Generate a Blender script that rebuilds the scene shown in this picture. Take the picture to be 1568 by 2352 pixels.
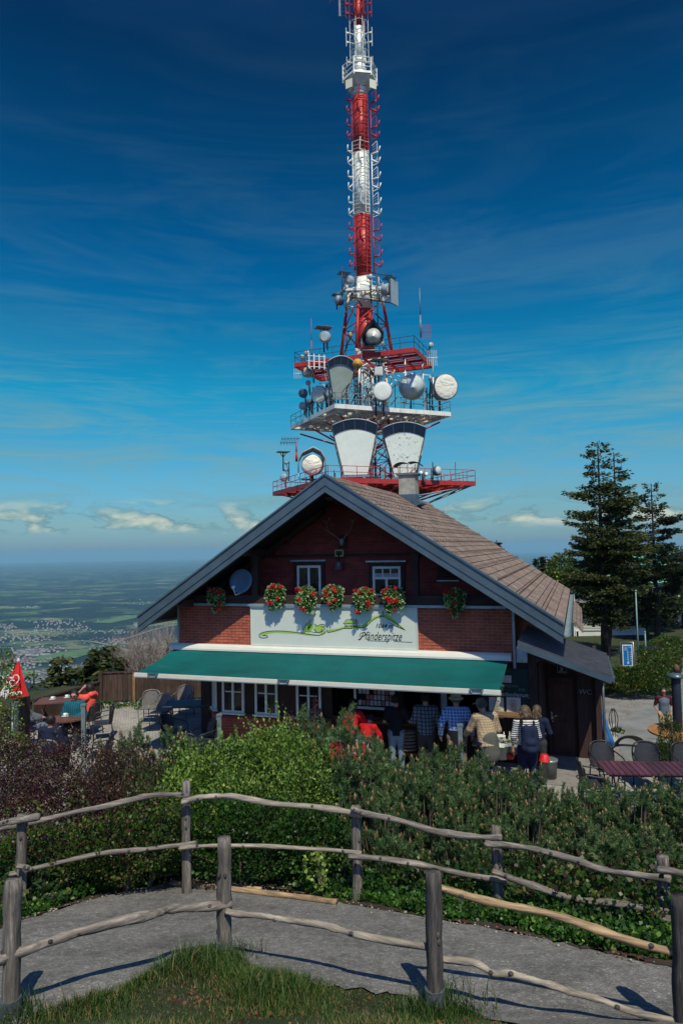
import bpy, math, random
import numpy as np
from mathutils import Vector, Matrix
random.seed(7); RNG = np.random.default_rng(7)
R_ = math.radians
scene = bpy.context.scene
for o in list(bpy.data.objects): bpy.data.objects.remove(o)

# ------------------------------------------------------------------ camera
PITCH, ROLL, FPX = R_(2.98), R_(-1.12), 1568.0
cam_d = bpy.data.cameras.new('camera'); cam = bpy.data.objects.new('camera', cam_d)
scene.collection.objects.link(cam); scene.camera = cam
cam_d.sensor_fit = 'VERTICAL'; cam_d.sensor_height = 36; cam_d.lens = 24
cam_d.clip_start = 0.1; cam_d.clip_end = 300000
CM = Matrix.Rotation(math.pi/2+PITCH, 3, 'X') @ Matrix.Rotation(ROLL, 3, 'Z')
cam.matrix_world = CM.to_4x4()
# ------------------------------------------------------------------ sun, sky
SUN_EL, SUN_AZ = R_(56), R_(168)          # azimuth clockwise from +Y (camera looks at +Y)
sun_dir = Vector((math.sin(SUN_AZ)*math.cos(SUN_EL), math.cos(SUN_AZ)*math.cos(SUN_EL), math.sin(SUN_EL)))
sd = bpy.data.lights.new('sun', 'SUN'); sd.energy = 4.15; sd.angle = R_(0.5); sd.color = (1.0, .915, .73)
so = bpy.data.objects.new('sun', sd); scene.collection.objects.link(so)
so.rotation_euler = sun_dir.to_track_quat('Z', 'Y').to_euler()
scene.view_settings.view_transform = 'Standard'; scene.view_settings.look = 'None'
scene.view_settings.exposure = 0.18; scene.view_settings.gamma = 1.0

def make_world():
    w = bpy.data.worlds.new('World'); scene.world = w; w.use_nodes = True
    nt = w.node_tree; nt.nodes.clear(); N = nt.nodes.new; L = nt.links.new
    out = N('ShaderNodeOutputWorld'); bg = N('ShaderNodeBackground'); L(bg.outputs[0], out.inputs[0])
    sky = N('ShaderNodeTexSky'); sky.sky_type = 'NISHITA'; sky.sun_disc = False
    sky.sun_elevation = SUN_EL; sky.sun_rotation = SUN_AZ; sky.altitude = 1000; sky.air_density = 1.0; sky.dust_density = .6; sky.ozone_density = 3.0
    tc = N('ShaderNodeTexCoord'); sep = N('ShaderNodeSeparateXYZ'); L(tc.outputs['Generated'], sep.inputs[0])
    def ramp(inp, stops, interp='LINEAR'):
        r = N('ShaderNodeValToRGB'); r.color_ramp.interpolation = interp
        while len(r.color_ramp.elements) < len(stops): r.color_ramp.elements.new(.5)
        for e, (p, c) in zip(r.color_ramp.elements, stops):
            e.position = p; e.color = (c if len(c) == 4 else (*c, 1)) if hasattr(c, '__len__') else (c, c, c, 1)
        L(inp, r.inputs[0]); return r.outputs[0]
    def mul_add(a, b, c):
        m = N('ShaderNodeMath'); m.operation = 'MULTIPLY_ADD'; L(a, m.inputs[0]); m.inputs[1].default_value = b; m.inputs[2].default_value = c; return m.outputs[0]
    def mixc(a, b, f, mode='MIX'):
        m = N('ShaderNodeMix'); m.data_type = 'RGBA'; m.blend_type = mode
        for s, x in ((m.inputs[0], f), (m.inputs[6], a), (m.inputs[7], b)):
            if hasattr(x, 'is_linked'): L(x, s)
            else: s.default_value = x if not hasattr(x, '__len__') else (*x, 1)
        return m.outputs[2]
    tint = ramp(sep.outputs[2], SKY_TINT)
    # sky behind the camera boosted brighter and bluer, added fill for the shaded fronts
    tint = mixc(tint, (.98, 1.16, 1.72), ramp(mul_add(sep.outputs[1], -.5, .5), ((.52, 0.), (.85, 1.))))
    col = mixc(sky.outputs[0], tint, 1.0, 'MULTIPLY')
    # streaky high cloud
    def noise(scale, detail, rough, mapscale, rot=(0, 0, 0), dist=0.0):
        mp = N('ShaderNodeMapping'); mp.inputs['Scale'].default_value = mapscale; mp.inputs['Rotation'].default_value = rot
        L(tc.outputs['Generated'], mp.inputs[0])
        n = N('ShaderNodeTexNoise'); n.inputs['Scale'].default_value = scale; n.inputs['Detail'].default_value = detail
        n.inputs['Roughness'].default_value = rough; n.inputs['Distortion'].default_value = dist
        L(mp.outputs[0], n.inputs[0]); return n.outputs[0]
    def mul(a, b):
        m = N('ShaderNodeMath'); m.operation = 'MULTIPLY'
        for s, x in ((m.inputs[0], a), (m.inputs[1], b)):
            if hasattr(x, 'is_linked'): L(x, s)
            else: s.default_value = x
        return m.outputs[0]
    c1 = ramp(noise(2.6, 8, .66, (1, 1, 6.5), (.12, .22, .3), 1.1), ((.44, 0.), (.56, .4), (.70, 1.)))
    e1 = ramp(sep.outputs[2], ((0.0, .3), (.05, .95), (.17, .95), (.27, .2), (.5, .06), (.68, .02)))
    f1 = mul(c1, e1)
    c1b = ramp(noise(5.0, 6, .6, (1, 1, 16), (0, -.05, .9), 1.2), ((.50, 0.), (.66, .5), (.8, 1.)))
    f1b = mul(c1b, ramp(sep.outputs[2], ((0.02, .0), (.06, .8), (.18, .55), (.3, .1), (.45, 0.))))
    col = mixc(col, CIRRUS, mul(f1, .8)); col = mixc(col, CIRRUS, mul(f1b, .75))
    # small cumulus low over the plain
    c2n = noise(15, 6, .56, (1, 1, 2.9), (0, 0, 1.1), .3)
    c2 = ramp(c2n, ((.47, 0.), (.515, .85), (.60, 1.)))
    f2 = mul(c2, ramp(sep.outputs[2], ((.022, 0.), (.034, .95), (.050, .95), (.075, 0.))))
    shade = ramp(noise(15, 6, .56, (1, 1, 2.9), (0, .007, 1.1), .3), ((.50, CUM_LIT), (.66, CUM_SHADE)))
    col = mixc(col, shade, mul(f2, .85))
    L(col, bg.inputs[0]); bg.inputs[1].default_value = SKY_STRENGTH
SKY_STRENGTH = 0.10
SKY_TINT = ((0.0, (.22, .36, .58)), (.04, (.34, .53, .62)), (.10, (.27, .67, .78)), (.22, (.05, .80, .86)), (.38, (.004, .50, .74)), (.60, (.012, .22, .38)), (1.0, (.3, .5, .8)))
CIRRUS = (1.7, 3.3, 3.5); CUM_LIT = (1.1, 2.5, 3.0, 1); CUM_SHADE = (5.6, 6.0, 4.8, 1)
make_world()
cy = scene.cycles
scene.render.film_transparent = False

# ------------------------------------------------------------------ placing: a photo pixel (1568 wide frame) at distance y, or on a surface
def ray(px, py):
    d = CM @ Vector(((px-784)/FPX, -(py-1176)/FPX, -1.0)); return d/d.y
def AT(px, py, Y): return ray(px, py)*Y
def lerp(x, xs, ys): return float(np.interp(x, xs, ys))
def sstep(x, a, b):
    t = np.clip((x-a)/(b-a), 0, 1); return t*t*(3-2*t)
PROF_Y = [-6, 0, 4.5, 5.3, 6, 8.2, 10.3, 12]; PROF_Z = [-.6, -1.65, -3.15, -3.55, -3.65, -4.25, -4.8, -4.8]
def gz(x, y):
    z = np.interp(y, PROF_Y, PROF_Z)
    z = z - 1.55*sstep(x, 5.9, 8.5)*sstep(y, 15.5, 23)
    return z
def _ss(x, a, b):
    t = min(1.0, max(0.0, (x-a)/(b-a))); return t*t*(3-2*t)
def gzs(x, y):
    if y <= PROF_Y[0]: z = PROF_Z[0]
    elif y >= PROF_Y[-1]: z = PROF_Z[-1]
    else:
        for i in range(len(PROF_Y)-1):
            if y <= PROF_Y[i+1]: z = PROF_Z[i]+(PROF_Z[i+1]-PROF_Z[i])*(y-PROF_Y[i])/(PROF_Y[i+1]-PROF_Y[i]); break
    return z-1.55*_ss(x, 5.9, 8.5)*_ss(y, 15.5, 23)
def GP(px, py, off=0.0):
    d = ray(px, py); y = 2.5
    while y < 90 and d.z*y >= gzs(d.x*y, y)+off: y += .4
    a, b = y-.4, y
    for _ in range(14):
        m = (a+b)/2
        if d.z*m < gzs(d.x*m, m)+off: b = m
        else: a = m
    return d*b
HA = R_(19); HU = Vector((math.cos(HA), -math.sin(HA), 0)); HW = Vector((math.sin(HA), math.cos(HA), 0))
HO = ray(1175, 1412)*14.6; HO.z = -4.8
def HP(px, py, w=0.0):                     # (u, z) on the house plane at depth w
    d = ray(px, py); t = (HO+HW*w).dot(HW)/d.dot(HW); q = d*t-HO; return q.dot(HU), q.z
def HX(u, w, z): return HO+HU*u+HW*w+Vector((0, 0, z))

# ------------------------------------------------------------------ object helpers
COL = scene.collection
def thing(name, label, cat, loc=(0, 0, 0), rz=0.0, group=None, kind=None):
    o = bpy.data.objects.new(name, None); COL.objects.link(o); o.empty_display_size = .2
    o.location = loc; o.rotation_euler = (0, 0, rz); tag(o, label, cat, group, kind); return o
def tag(o, label=None, cat=None, group=None, kind=None):
    if label: o['label'] = label
    if cat: o['category'] = cat
    if group: o['group'] = group
    if kind: o['kind'] = kind
    return o
def link(name, me, mats, parent=None, loc=None):
    o = bpy.data.objects.new(name, me); COL.objects.link(o)
    for m in (mats if isinstance(mats, (list, tuple)) else [mats]):
        if m is not None: me.materials.append(m)
    if parent is not None: o.parent = parent
    if loc is not None: o.location = loc
    return o
KIDS = {}
def dup(root, loc=None, rz=None, label=None, group=None, scale=None):
    r = root.copy(); COL.objects.link(r)
    if loc is not None: r.location = loc
    if rz is not None: r.rotation_euler = (0, 0, rz)
    if scale is not None: r.scale = (scale,)*3 if not hasattr(scale, '__len__') else scale
    if label: r['label'] = label
    if group: r['group'] = group
    for ch in list(root.children):
        c = ch.copy(); COL.objects.link(c); c.parent = r
        for g in list(ch.children):
            d = g.copy(); COL.objects.link(d); d.parent = c
    return r

class MB:
    """collects shapes into one mesh"""
    def __init__(s, M=None): s.V = []; s.F = []; s.I = []; s.S = []; s.mi = 0; s.M = M or Matrix(); s.sm = False; s.G = []
    def add(s, vs, fs):
        b = len(s.V); s.G.append((b, len(s.F))); s.V += [tuple(s.M @ Vector(v)) for v in vs]
        for f in fs: s.F.append([b+i for i in f]); s.I.append(s.mi); s.S.append(s.sm)
        return s
    def box(s, c, d, rz=0.0, M=None):
        x, y, z = d[0]/2, d[1]/2, d[2]/2; Mx = M or Matrix.Rotation(rz, 3, 'Z'); c = Vector(c)
        vs = [c + Mx @ Vector((a*x, b*y, e*z)) for a in (-1, 1) for b in (-1, 1) for e in (-1, 1)]
        return s.add(vs, [(0, 1, 3, 2), (4, 6, 7, 5), (0, 4, 5, 1), (2, 3, 7, 6), (0, 2, 6, 4), (1, 5, 7, 3)])
    def b2(s, a, b):
        return s.box([(a[i]+b[i])/2 for i in range(3)], [abs(b[i]-a[i]) for i in range(3)])
    def beam(s, a, b, w, h=None, up=(0, 0, 1)):
        a, b = Vector(a), Vector(b); d = (b-a); L = d.length
        if L < 1e-6: return s
        y = d/L; u = Vector(up)
        if abs(y.dot(u)) > .98: u = Vector((1, 0, 0))
        x = y.cross(u).normalized(); z = x.cross(y)
        M = Matrix((x, y, z)).transposed()
        return s.box((a+b)/2, (w, L, h or w), M=M)
    def cyl(s, a, b, r0, r1=None, n=8, caps=True):
        a, b = Vector(a), Vector(b); r1 = r0 if r1 is None else r1
        return s.tube([a, b], [r0, r1], n, caps)
    def tube(s, pts, r, n=8, caps=True, closed=False):
        pts = [Vector(p) for p in pts]; m = len(pts)
        rs = r if hasattr(r, '__len__') else [r]*m
        vs = []; px = None
        for i, p in enumerate(pts):
            if closed: t = (pts[(i+1) % m]-pts[i-1])
            else: t = pts[min(i+1, m-1)]-pts[max(i-1, 0)]
            t = t.normalized() if t.length > 1e-9 else Vector((0, 0, 1))
            if px is None: px = t.orthogonal().normalized()
            else:
                px = px - t*px.dot(t); px = px.normalized() if px.length > 1e-6 else t.orthogonal().normalized()
            py = t.cross(px)
            for k in range(n):
                a = 2*math.pi*k/n; vs.append(p + (px*math.cos(a)+py*math.sin(a))*rs[i])
        fs = []
        for i in range(m if closed else m-1):
            j = (i+1) % m
            for k in range(n): fs.append((i*n+k, i*n+(k+1) % n, j*n+(k+1) % n, j*n+k))
        if caps and not closed: fs += [tuple(range(n))[::-1], tuple((m-1)*n+k for k in range(n))]
        keep = s.sm; s.sm = n > 5
        s.add(vs, fs); s.sm = keep; return s
    def lathe(s, prof, o=(0, 0, 0), ax=(0, 0, 1), n=20, smooth=True):
        """prof: (radius, height) along ax"""
        ax = Vector(ax).normalized(); x = ax.orthogonal().normalized(); y = ax.cross(x); o = Vector(o)
        vs = []; fs = []
        for r, h in prof:
            for k in range(n):
                a = 2*math.pi*k/n; vs.append(o+ax*h+(x*math.cos(a)+y*math.sin(a))*max(r, 1e-4))
        for i in range(len(prof)-1):
            for k in range(n): fs.append((i*n+k, i*n+(k+1) % n, (i+1)*n+(k+1) % n, (i+1)*n+k))
        if prof[0][0] > 1e-3: fs.append(tuple(range(n))[::-1])
        if prof[-1][0] > 1e-3: fs.append(tuple((len(prof)-1)*n+k for k in range(n)))
        keep = s.sm; s.sm = smooth; s.add(vs, fs); s.sm = keep; return s
    def prism(s, pts, d):
        """extrude polygon (3-D points) by vector d"""
        d = Vector(d); pts = [Vector(p) for p in pts]; n = len(pts)
        fs = [tuple(range(n)), tuple(range(2*n-1, n-1, -1))] + [(i, i+n, (i+1) % n+n, (i+1) % n) for i in range(n)]
        return s.add(pts+[p+d for p in pts], fs)
    def quad(s, *p): return s.add(p, [tuple(range(len(p)))])
    def ell(s, c, r, n=10, m=7):
        vs = []; fs = []; c = Vector(c)
        for i in range(m+1):
            t = math.pi*i/m
            for k in range(n):
                a = 2*math.pi*k/n; vs.append(c+Vector((r[0]*math.sin(t)*math.cos(a), r[1]*math.sin(t)*math.sin(a), r[2]*math.cos(t))))
        for i in range(m):
            for k in range(n): fs.append((i*n+k, (i+1)*n+k, (i+1)*n+(k+1) % n, i*n+(k+1) % n))
        keep = s.sm; s.sm = True; s.add(vs, fs); s.sm = keep; return s
    def parts(s, name, mats, parent=None):
        """one object per added shape"""
        out = []
        for q, (v0, f0) in enumerate(s.G):
            v1, f1 = s.G[q+1] if q+1 < len(s.G) else (len(s.V), len(s.F))
            m = MB(); m.V = s.V[v0:v1]; m.F = [[i-v0 for i in f] for f in s.F[f0:f1]]; m.I = s.I[f0:f1]; m.S = s.S[f0:f1]; out.append(m.build(name, mats, parent))
        return out
    def build(s, name, mats, parent=None, loc=None):
        me = bpy.data.meshes.new(name); me.from_pydata(s.V, [], s.F)
        me.polygons.foreach_set('material_index', s.I); me.polygons.foreach_set('use_smooth', s.S); me.update()
        return link(name, me, mats, parent, loc)

def npmesh(name, V, F, mats, parent=None, mi=None, smooth=False, loc=None):
    """V (n,3); F (m,k) ndarray"""
    V = np.asarray(V, np.float32); F = np.asarray(F, np.int32); m, k = F.shape
    me = bpy.data.meshes.new(name); me.vertices.add(len(V)); me.vertices.foreach_set('co', V.ravel())
    me.loops.add(m*k); me.loops.foreach_set('vertex_index', F.ravel())
    me.polygons.add(m); me.polygons.foreach_set('loop_start', np.arange(0, m*k, k, dtype=np.int32))
    me.polygons.foreach_set('loop_total', np.full(m, k, np.int32))
    if mi is not None: me.polygons.foreach_set('material_index', np.asarray(mi, np.int32))
    if smooth: me.polygons.foreach_set('use_smooth', np.ones(m, bool))
    me.update(calc_edges=True); me.validate()
    return link(name, me, mats, parent, loc)

# ------------------------------------------------------------------ materials
MATS = {}
class NT:
    def __init__(s, m): s.nt = m.node_tree; s.N = s.nt.nodes.new; s.L = s.nt.links.new
    def put(s, sock, x):
        if hasattr(x, 'is_linked'): s.L(x, sock)
        elif hasattr(x, '__len__') and len(x) == 3 and sock.type == 'RGBA': sock.default_value = (*x, 1)
        else: sock.default_value = x
    def obj(s): return s.N('ShaderNodeTexCoord').outputs['Object']
    def geo(s, k='Random Per Island'): return s.N('ShaderNodeNewGeometry').outputs[k]
    def map(s, v, scale=(1, 1, 1), rot=(0, 0, 0), loc=(0, 0, 0)):
        n = s.N('ShaderNodeMapping'); n.inputs['Scale'].default_value = scale; n.inputs['Rotation'].default_value = rot; n.inputs['Location'].default_value = loc
        s.L(v, n.inputs[0]); return n.outputs[0]
    def noise(s, v, scale=5, detail=4, rough=.55, dist=0.0):
        n = s.N('ShaderNodeTexNoise'); n.inputs['Scale'].default_value = scale; n.inputs['Detail'].default_value = detail
        n.inputs['Roughness'].default_value = rough; n.inputs['Distortion'].default_value = dist; s.L(v, n.inputs['Vector']); return n.outputs[0]
    def vor(s, v, scale, out='Color', feature='F1', rand=1.0):
        n = s.N('ShaderNodeTexVoronoi'); n.feature = feature; n.inputs['Scale'].default_value = scale; n.inputs['Randomness'].default_value = rand; s.L(v, n.inputs['Vector']); return n.outputs[out]
    def ramp(s, f, stops, interp='LINEAR'):
        r = s.N('ShaderNodeValToRGB'); r.color_ramp.interpolation = interp
        while len(r.color_ramp.elements) < len(stops): r.color_ramp.elements.new(.5)
        for e, (p, c) in zip(r.color_ramp.elements, stops):
            e.position = p; e.color = (*c, 1) if hasattr(c, '__len__') else (c, c, c, 1)
        s.L(f, r.inputs[0]); return r.outputs[0]
    def mix(s, a, b, f=.5, mode='MIX'):
        m = s.N('ShaderNodeMix'); m.data_type = 'RGBA'; m.blend_type = mode
        s.put(m.inputs[0], f); s.put(m.inputs[6], a); s.put(m.inputs[7], b); return m.outputs[2]
    def math(s, op, a, b=0.0):
        m = s.N('ShaderNodeMath'); m.operation = op; s.put(m.inputs[0], a); s.put(m.inputs[1], b); return m.outputs[0]
    def sep(s, v): n = s.N('ShaderNodeSeparateXYZ'); s.L(v, n.inputs[0]); return n.outputs
    def comb(s, x, y, z=0.0):
        n = s.N('ShaderNodeCombineXYZ'); s.put(n.inputs[0], x); s.put(n.inputs[1], y); s.put(n.inputs[2], z); return n.outputs[0]
    def bump(s, h, strength=.3, dist=.01):
        b = s.N('ShaderNodeBump'); b.inputs['Strength'].default_value = strength; b.inputs['Distance'].default_value = dist; s.L(h, b.inputs['Height']); return b.outputs[0]
def newmat(name, rough=.7, metal=0.0, spec=.35):
    m = bpy.data.materials.new(name); m.use_nodes = True; t = NT(m)
    p = m.node_tree.nodes['Principled BSDF']; p.inputs['Roughness'].default_value = rough; p.inputs['Metallic'].default_value = metal
    p.inputs['Specular IOR Level'].default_value = spec
    return m, t, p
def plain(name, col, rough=.7, metal=0.0, vary=.25, scale=6, bump=.15, stretch=(1, 1, 1), col2=None, spec=.35, isl=0.0):
    """a colour with wear: low and high frequency variation and a slight bump"""
    if name in MATS: return MATS[name]
    m, t, p = newmat(name, rough, metal, spec)
    v = t.map(t.obj(), stretch); n = t.noise(v, scale, 6, .6)
    dark = tuple(c*(1-vary) for c in col); lite = col2 or tuple(min(1, c*(1+vary*.7)) for c in col)
    c = t.ramp(n, ((.3, dark), (.7, lite)))
    if isl: c = t.mix(c, t.ramp(t.geo(), ((0, (1-isl,)*3), (1, (1+isl*.6,)*3))), 1.0, 'MULTIPLY')
    t.put(p.inputs['Base Color'], c)
    t.put(p.inputs['Roughness'], t.ramp(t.noise(v, scale*3, 3), ((.3, max(.05, rough-.12)), (.7, min(1, rough+.12)))))
    if bump: t.put(p.inputs['Normal'], t.bump(t.noise(v, scale*5, 5, .65), bump, .01))
    MATS[name] = m; return m
def woodmat(name, col, axis=2, rough=.8, vary=.45, scale=9, bump=.5, col2=None, isl=.25):
    if name in MATS: return MATS[name]
    st = [1, 1, 1]; st[axis] = .08
    m, t, p = newmat(name, rough)
    v = t.map(t.obj(), st); n = t.noise(v, scale*3, 8, .7, .4); n2 = t.noise(t.obj(), 2.3, 4)
    c = t.ramp(n, ((.32, tuple(c*(1-vary) for c in col)), (.52, col), (.72, col2 or tuple(min(1, c*1.45) for c in col))))
    c = t.mix(c, t.ramp(n2, ((.35, (.72,)*3), (.65, (1.1,)*3))), 1.0, 'MULTIPLY')
    c = t.mix(c, t.ramp(t.geo(), ((0, (1-isl,)*3), (1, (1+isl*.7,)*3))), 1.0, 'MULTIPLY')
    t.put(p.inputs['Base Color'], c); t.put(p.inputs['Normal'], t.bump(n, bump, .012))
    MATS[name] = m; return m
def leafmat(name, cols, rough=.5, transl=.35, tcol=None):
    """leaf colours vary leaf by leaf, light passes through a little"""
    if name in MATS: return MATS[name]
    m, t, p = newmat(name, rough, 0, .35)
    k = len(cols); c = t.ramp(t.geo(), tuple((i/max(1, k-1), c) for i, c in enumerate(cols)))
    c = t.mix(c, t.ramp(t.noise(t.obj(), 1.7, 3), ((.35, (.7, .72, .75)), (.65, (1.2, 1.15, 1.05)))), 1.0, 'MULTIPLY')
    t.put(p.inputs['Base Color'], c)
    if transl:
        tr = t.N('ShaderNodeBsdfTranslucent'); t.put(tr.inputs[0], t.mix(c, tcol or (1.2, 1.5, .5), 1.0, 'MULTIPLY'))
        mx = t.N('ShaderNodeMixShader'); mx.inputs[0].default_value = transl
        t.L(p.outputs[0], mx.inputs[1]); t.L(tr.outputs[0], mx.inputs[2])
        t.L(mx.outputs[0], t.nt.nodes['Material Output'].inputs[0])
    MATS[name] = m; return m
def textmesh(name, s, size, M, mat, parent, depth=.004, shear=0.0, bold=0.0, align='LEFT', space=1.0):
    cu = bpy.data.curves.new(name, 'FONT'); cu.body = s; cu.size = size; cu.shear = shear; cu.offset = bold; cu.extrude = depth; cu.align_x = align; cu.space_character = space
    tmp = bpy.data.objects.new(name, cu); COL.objects.link(tmp); bpy.context.view_layer.update()
    me = bpy.data.meshes.new_from_object(tmp.evaluated_get(bpy.context.evaluated_depsgraph_get())); bpy.data.objects.remove(tmp); bpy.data.curves.remove(cu)
    me.name = name; me.transform(M); me.materials.clear(); return link(name, me, mat, parent)
def frame_uz(u, w, z, s=1):                 # text lying in the plane x-z, facing -y
    return Matrix.Translation((u, w, z)) @ Matrix.Rotation(math.pi/2, 4, 'X')
def strokes(mb, pts, w, y, th=.004, closed=False):
    """a painted line in the x-z plane, its ends tapered like a brush"""
    n = len(pts); L = []; Rr = []
    for i in range(n):
        a = Vector(pts[max(i-1, 0)]); b = Vector(pts[min(i+1, n-1)]); d = (b-a); d = d.normalized() if d.length else Vector((1, 0))
        nn = Vector((-d.y, d.x)); ww = w[i] if hasattr(w, '__len__') else w
        p = Vector(pts[i]); L.append(p+nn*ww/2); Rr.append(p-nn*ww/2)
    vs = [(q.x, y, q.y) for q in L]+[(q.x, y, q.y) for q in Rr]
    mb.add(vs, [(i, n+i, n+i+1, i+1) for i in range(n-1)])
def smooth_pts(pts, k=6):
    out = []; n = len(pts)
    for i in range(n-1):
        p0, p1, p2, p3 = [Vector(pts[min(max(j, 0), n-1)]) for j in (i-1, i, i+1, i+2)]
        for q in range(k):
            t = q/k; out.append(.5*((2*p1)+(p2-p0)*t+(2*p0-5*p1+4*p2-p3)*t*t+(3*p1-p0-3*p2+p3)*t**3))
    out.append(Vector(pts[-1])); return out
# ================================================================== SETTING
def m_ground():
    m, t, p = newmat('soil_and_lawn', .95); v = t.obj()
    n = t.noise(v, 1.6, 8, .65); c = t.ramp(n, ((.35, (.018, .026, .010)), (.55, (.028, .052, .013)), (.7, (.045, .08, .02))))
    d = t.ramp(t.noise(v, 5.5, 6, .7), ((.5, 0.), (.62, 1.))); c = t.mix(c, (.055, .04, .026), d)
    t.put(p.inputs['Base Color'], c); t.put(p.inputs['Normal'], t.bump(t.noise(v, 22, 6, .7), .8, .05)); return m
def m_valley():
    m, t, p = newmat('valley_fields_and_woods', 1.0, 0, .1); v = t.obj(); s = t.sep(v); xy = t.comb(s[0], s[1], 0.0)
    w = t.mix(xy, t.N('ShaderNodeTexNoise').outputs[1], 0.0)
    vv = t.map(xy, (.001,)*3, (0, 0, .5)); vs = t.map(xy, (.001, .0016, .001), (0, 0, .3))
    fld = t.vor(t.map(xy, (.0034, .0052, .001), (0, 0, .4)), 1.0)
    fr = t.N('ShaderNodeSeparateColor'); t.L(fld, fr.inputs[0])
    c = t.ramp(fr.outputs[0], ((0, (.020, .055, .03)), (.3, (.045, .105, .05)), (.55, (.10, .16, .075)), (.78, (.025, .055, .035)), (.9, (.22, .21, .14)), (1, (.11, .19, .07))))
    wood = t.ramp(t.math('ADD', t.noise(vs, 1.15, 9, .62), t.math('MULTIPLY', t.noise(vv, 6, 4), .12)), ((.52, 0.), (.54, 1.)))
    c = t.mix(c, (.006, .018, .027), wood)
    wood2 = t.ramp(t.noise(t.map(xy, (.0012, .0034, .001), (0, 0, -.2)), 2.6, 6, .7), ((.54, 0.), (.56, 1.)))
    c = t.mix(c, (.008, .022, .028), wood2)
    c = t.mix(c, t.ramp(t.noise(vv, 30, 5, .8), ((.3, (.45,)*3), (.7, (1.5,)*3))), .8, 'MULTIPLY')
    sp = t.ramp(t.vor(vv, 55, 'Distance'), ((.12, 1.), (.2, 0.))); tm = t.ramp(t.noise(vv, .55, 4, .6), ((.50, 0.), (.6, 1.)))
    c = t.mix(c, (.30, .31, .29), t.math('MULTIPLY', t.math('MULTIPLY', sp, tm), .55))
    far = t.math('SQRT', t.math('ADD', t.math('MULTIPLY', s[0], s[0]), t.math('MULTIPLY', s[1], s[1])))
    near = t.ramp(t.math('DIVIDE', far, 2600.0), ((.03, 0.), (.06, 1.), (.75, 1.), (1.0, 0.)))
    hill = t.ramp(t.noise(v, .03, 8, .7), ((.35, (.006, .014, .009)), (.7, (.018, .036, .016))))
    c = t.mix(c, hill, near)
    t.put(p.inputs['Base Color'], c); return m
def build_terrain():
    # polar sheet: the hill top, its slopes, the plain 600 m lower, out past the horizon
    rad = np.concatenate([np.arange(0.2, 14, .35), np.arange(14, 40, 1.0), np.arange(40, 130, 4.0), np.geomspace(130, 3500, 50), np.geomspace(3700, 105000, 70)])
    az = np.concatenate([np.arange(-180, -36, 6.0), np.arange(-36, 36, 1.0), np.arange(36, 180, 6.0)])
    A_, Rr = np.meshgrid(np.radians(az), rad); X = Rr*np.sin(A_); Y = Rr*np.cos(A_)
    Z = gz(X, Y)
    azd = np.degrees(A_)
    start = np.interp(azd, [-180, -30, -14, -2, 8, 18, 180], [40, 23.5, 25.5, 40, 78, 120, 120])
    drop = np.clip(Rr-start, 0, None); fall = drop*drop/(drop+22)*.50
    fall = np.where(drop > 0, fall, 0)
    z2 = Z-fall
    wob = 14*np.sin(X*.0021+1)*np.cos(Y*.0017)+8*np.sin(X*.006+Y*.004)
    hills = np.clip((Rr-22000)/30000, 0, 1)*90*np.abs(np.sin(azd*.09+1.1)*np.cos(Rr*.00011+azd*.03))
    plain_ = -600+wob*np.clip((Rr-1500)/6000, 0, 1)+hills-Rr*Rr/(2*7.3e6)
    k = 40.0; Z = np.where(Rr > 25, np.logaddexp(np.clip(z2/k, -60, 60), np.clip(plain_/k, -900, 60))*k, z2)
    Z = np.where(z2 > plain_+200, z2, np.maximum(Z, plain_))
    n, mcol = X.shape; V = np.stack([X.ravel(), Y.ravel(), Z.ravel()], 1)
    idx = np.arange(n*mcol).reshape(n, mcol); nx = np.roll(idx, -1, 1)
    F = np.stack([idx[:-1].ravel(), nx[:-1].ravel(), nx[1:].ravel(), idx[1:].ravel()], 1)
    mi = (np.repeat(rad[:-1], mcol) > 150).astype(int)
    V = np.vstack([V, [[0, 0, gzs(0, 0)]]]); c0 = len(V)-1
    o = npmesh('ground', V, F, [m_ground(), m_valley()], mi=mi, smooth=True); o['kind'] = 'structure'
build_terrain()

def sheet(name, poly, off, mat, step=.3, kind='structure', zf=None):
    """a ground sheet following the slope inside a polygon (list of x, y)"""
    import mathutils
    me = bpy.data.meshes.new(name); import bmesh; bm = bmesh.new()
    xs = [p[0] for p in poly]; ys = [p[1] for p in poly]
    f = bm.faces.new([bm.verts.new((p[0], p[1], 0)) for p in poly])
    for ax, lo, hi in ((0, min(xs), max(xs)), (1, min(ys), max(ys))):
        c = lo+step
        while c < hi:
            no = (1, 0, 0) if ax == 0 else (0, 1, 0); co = (c, 0, 0) if ax == 0 else (0, c, 0)
            bmesh.ops.bisect_plane(bm, geom=bm.verts[:]+bm.edges[:]+bm.faces[:], plane_co=co, plane_no=no); c += step
    for v in bm.verts: v.co.z = gzs(v.co.x, v.co.y)+off
    bmesh.ops.recalc_face_normals(bm, faces=bm.faces[:])
    if bm.faces and sum(f.normal.z for f in bm.faces) < 0: bmesh.ops.reverse_faces(bm, faces=bm.faces[:])
    bm.to_mesh(me); bm.free(); o = link(name, me, mat); o['kind'] = kind; return o

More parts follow.
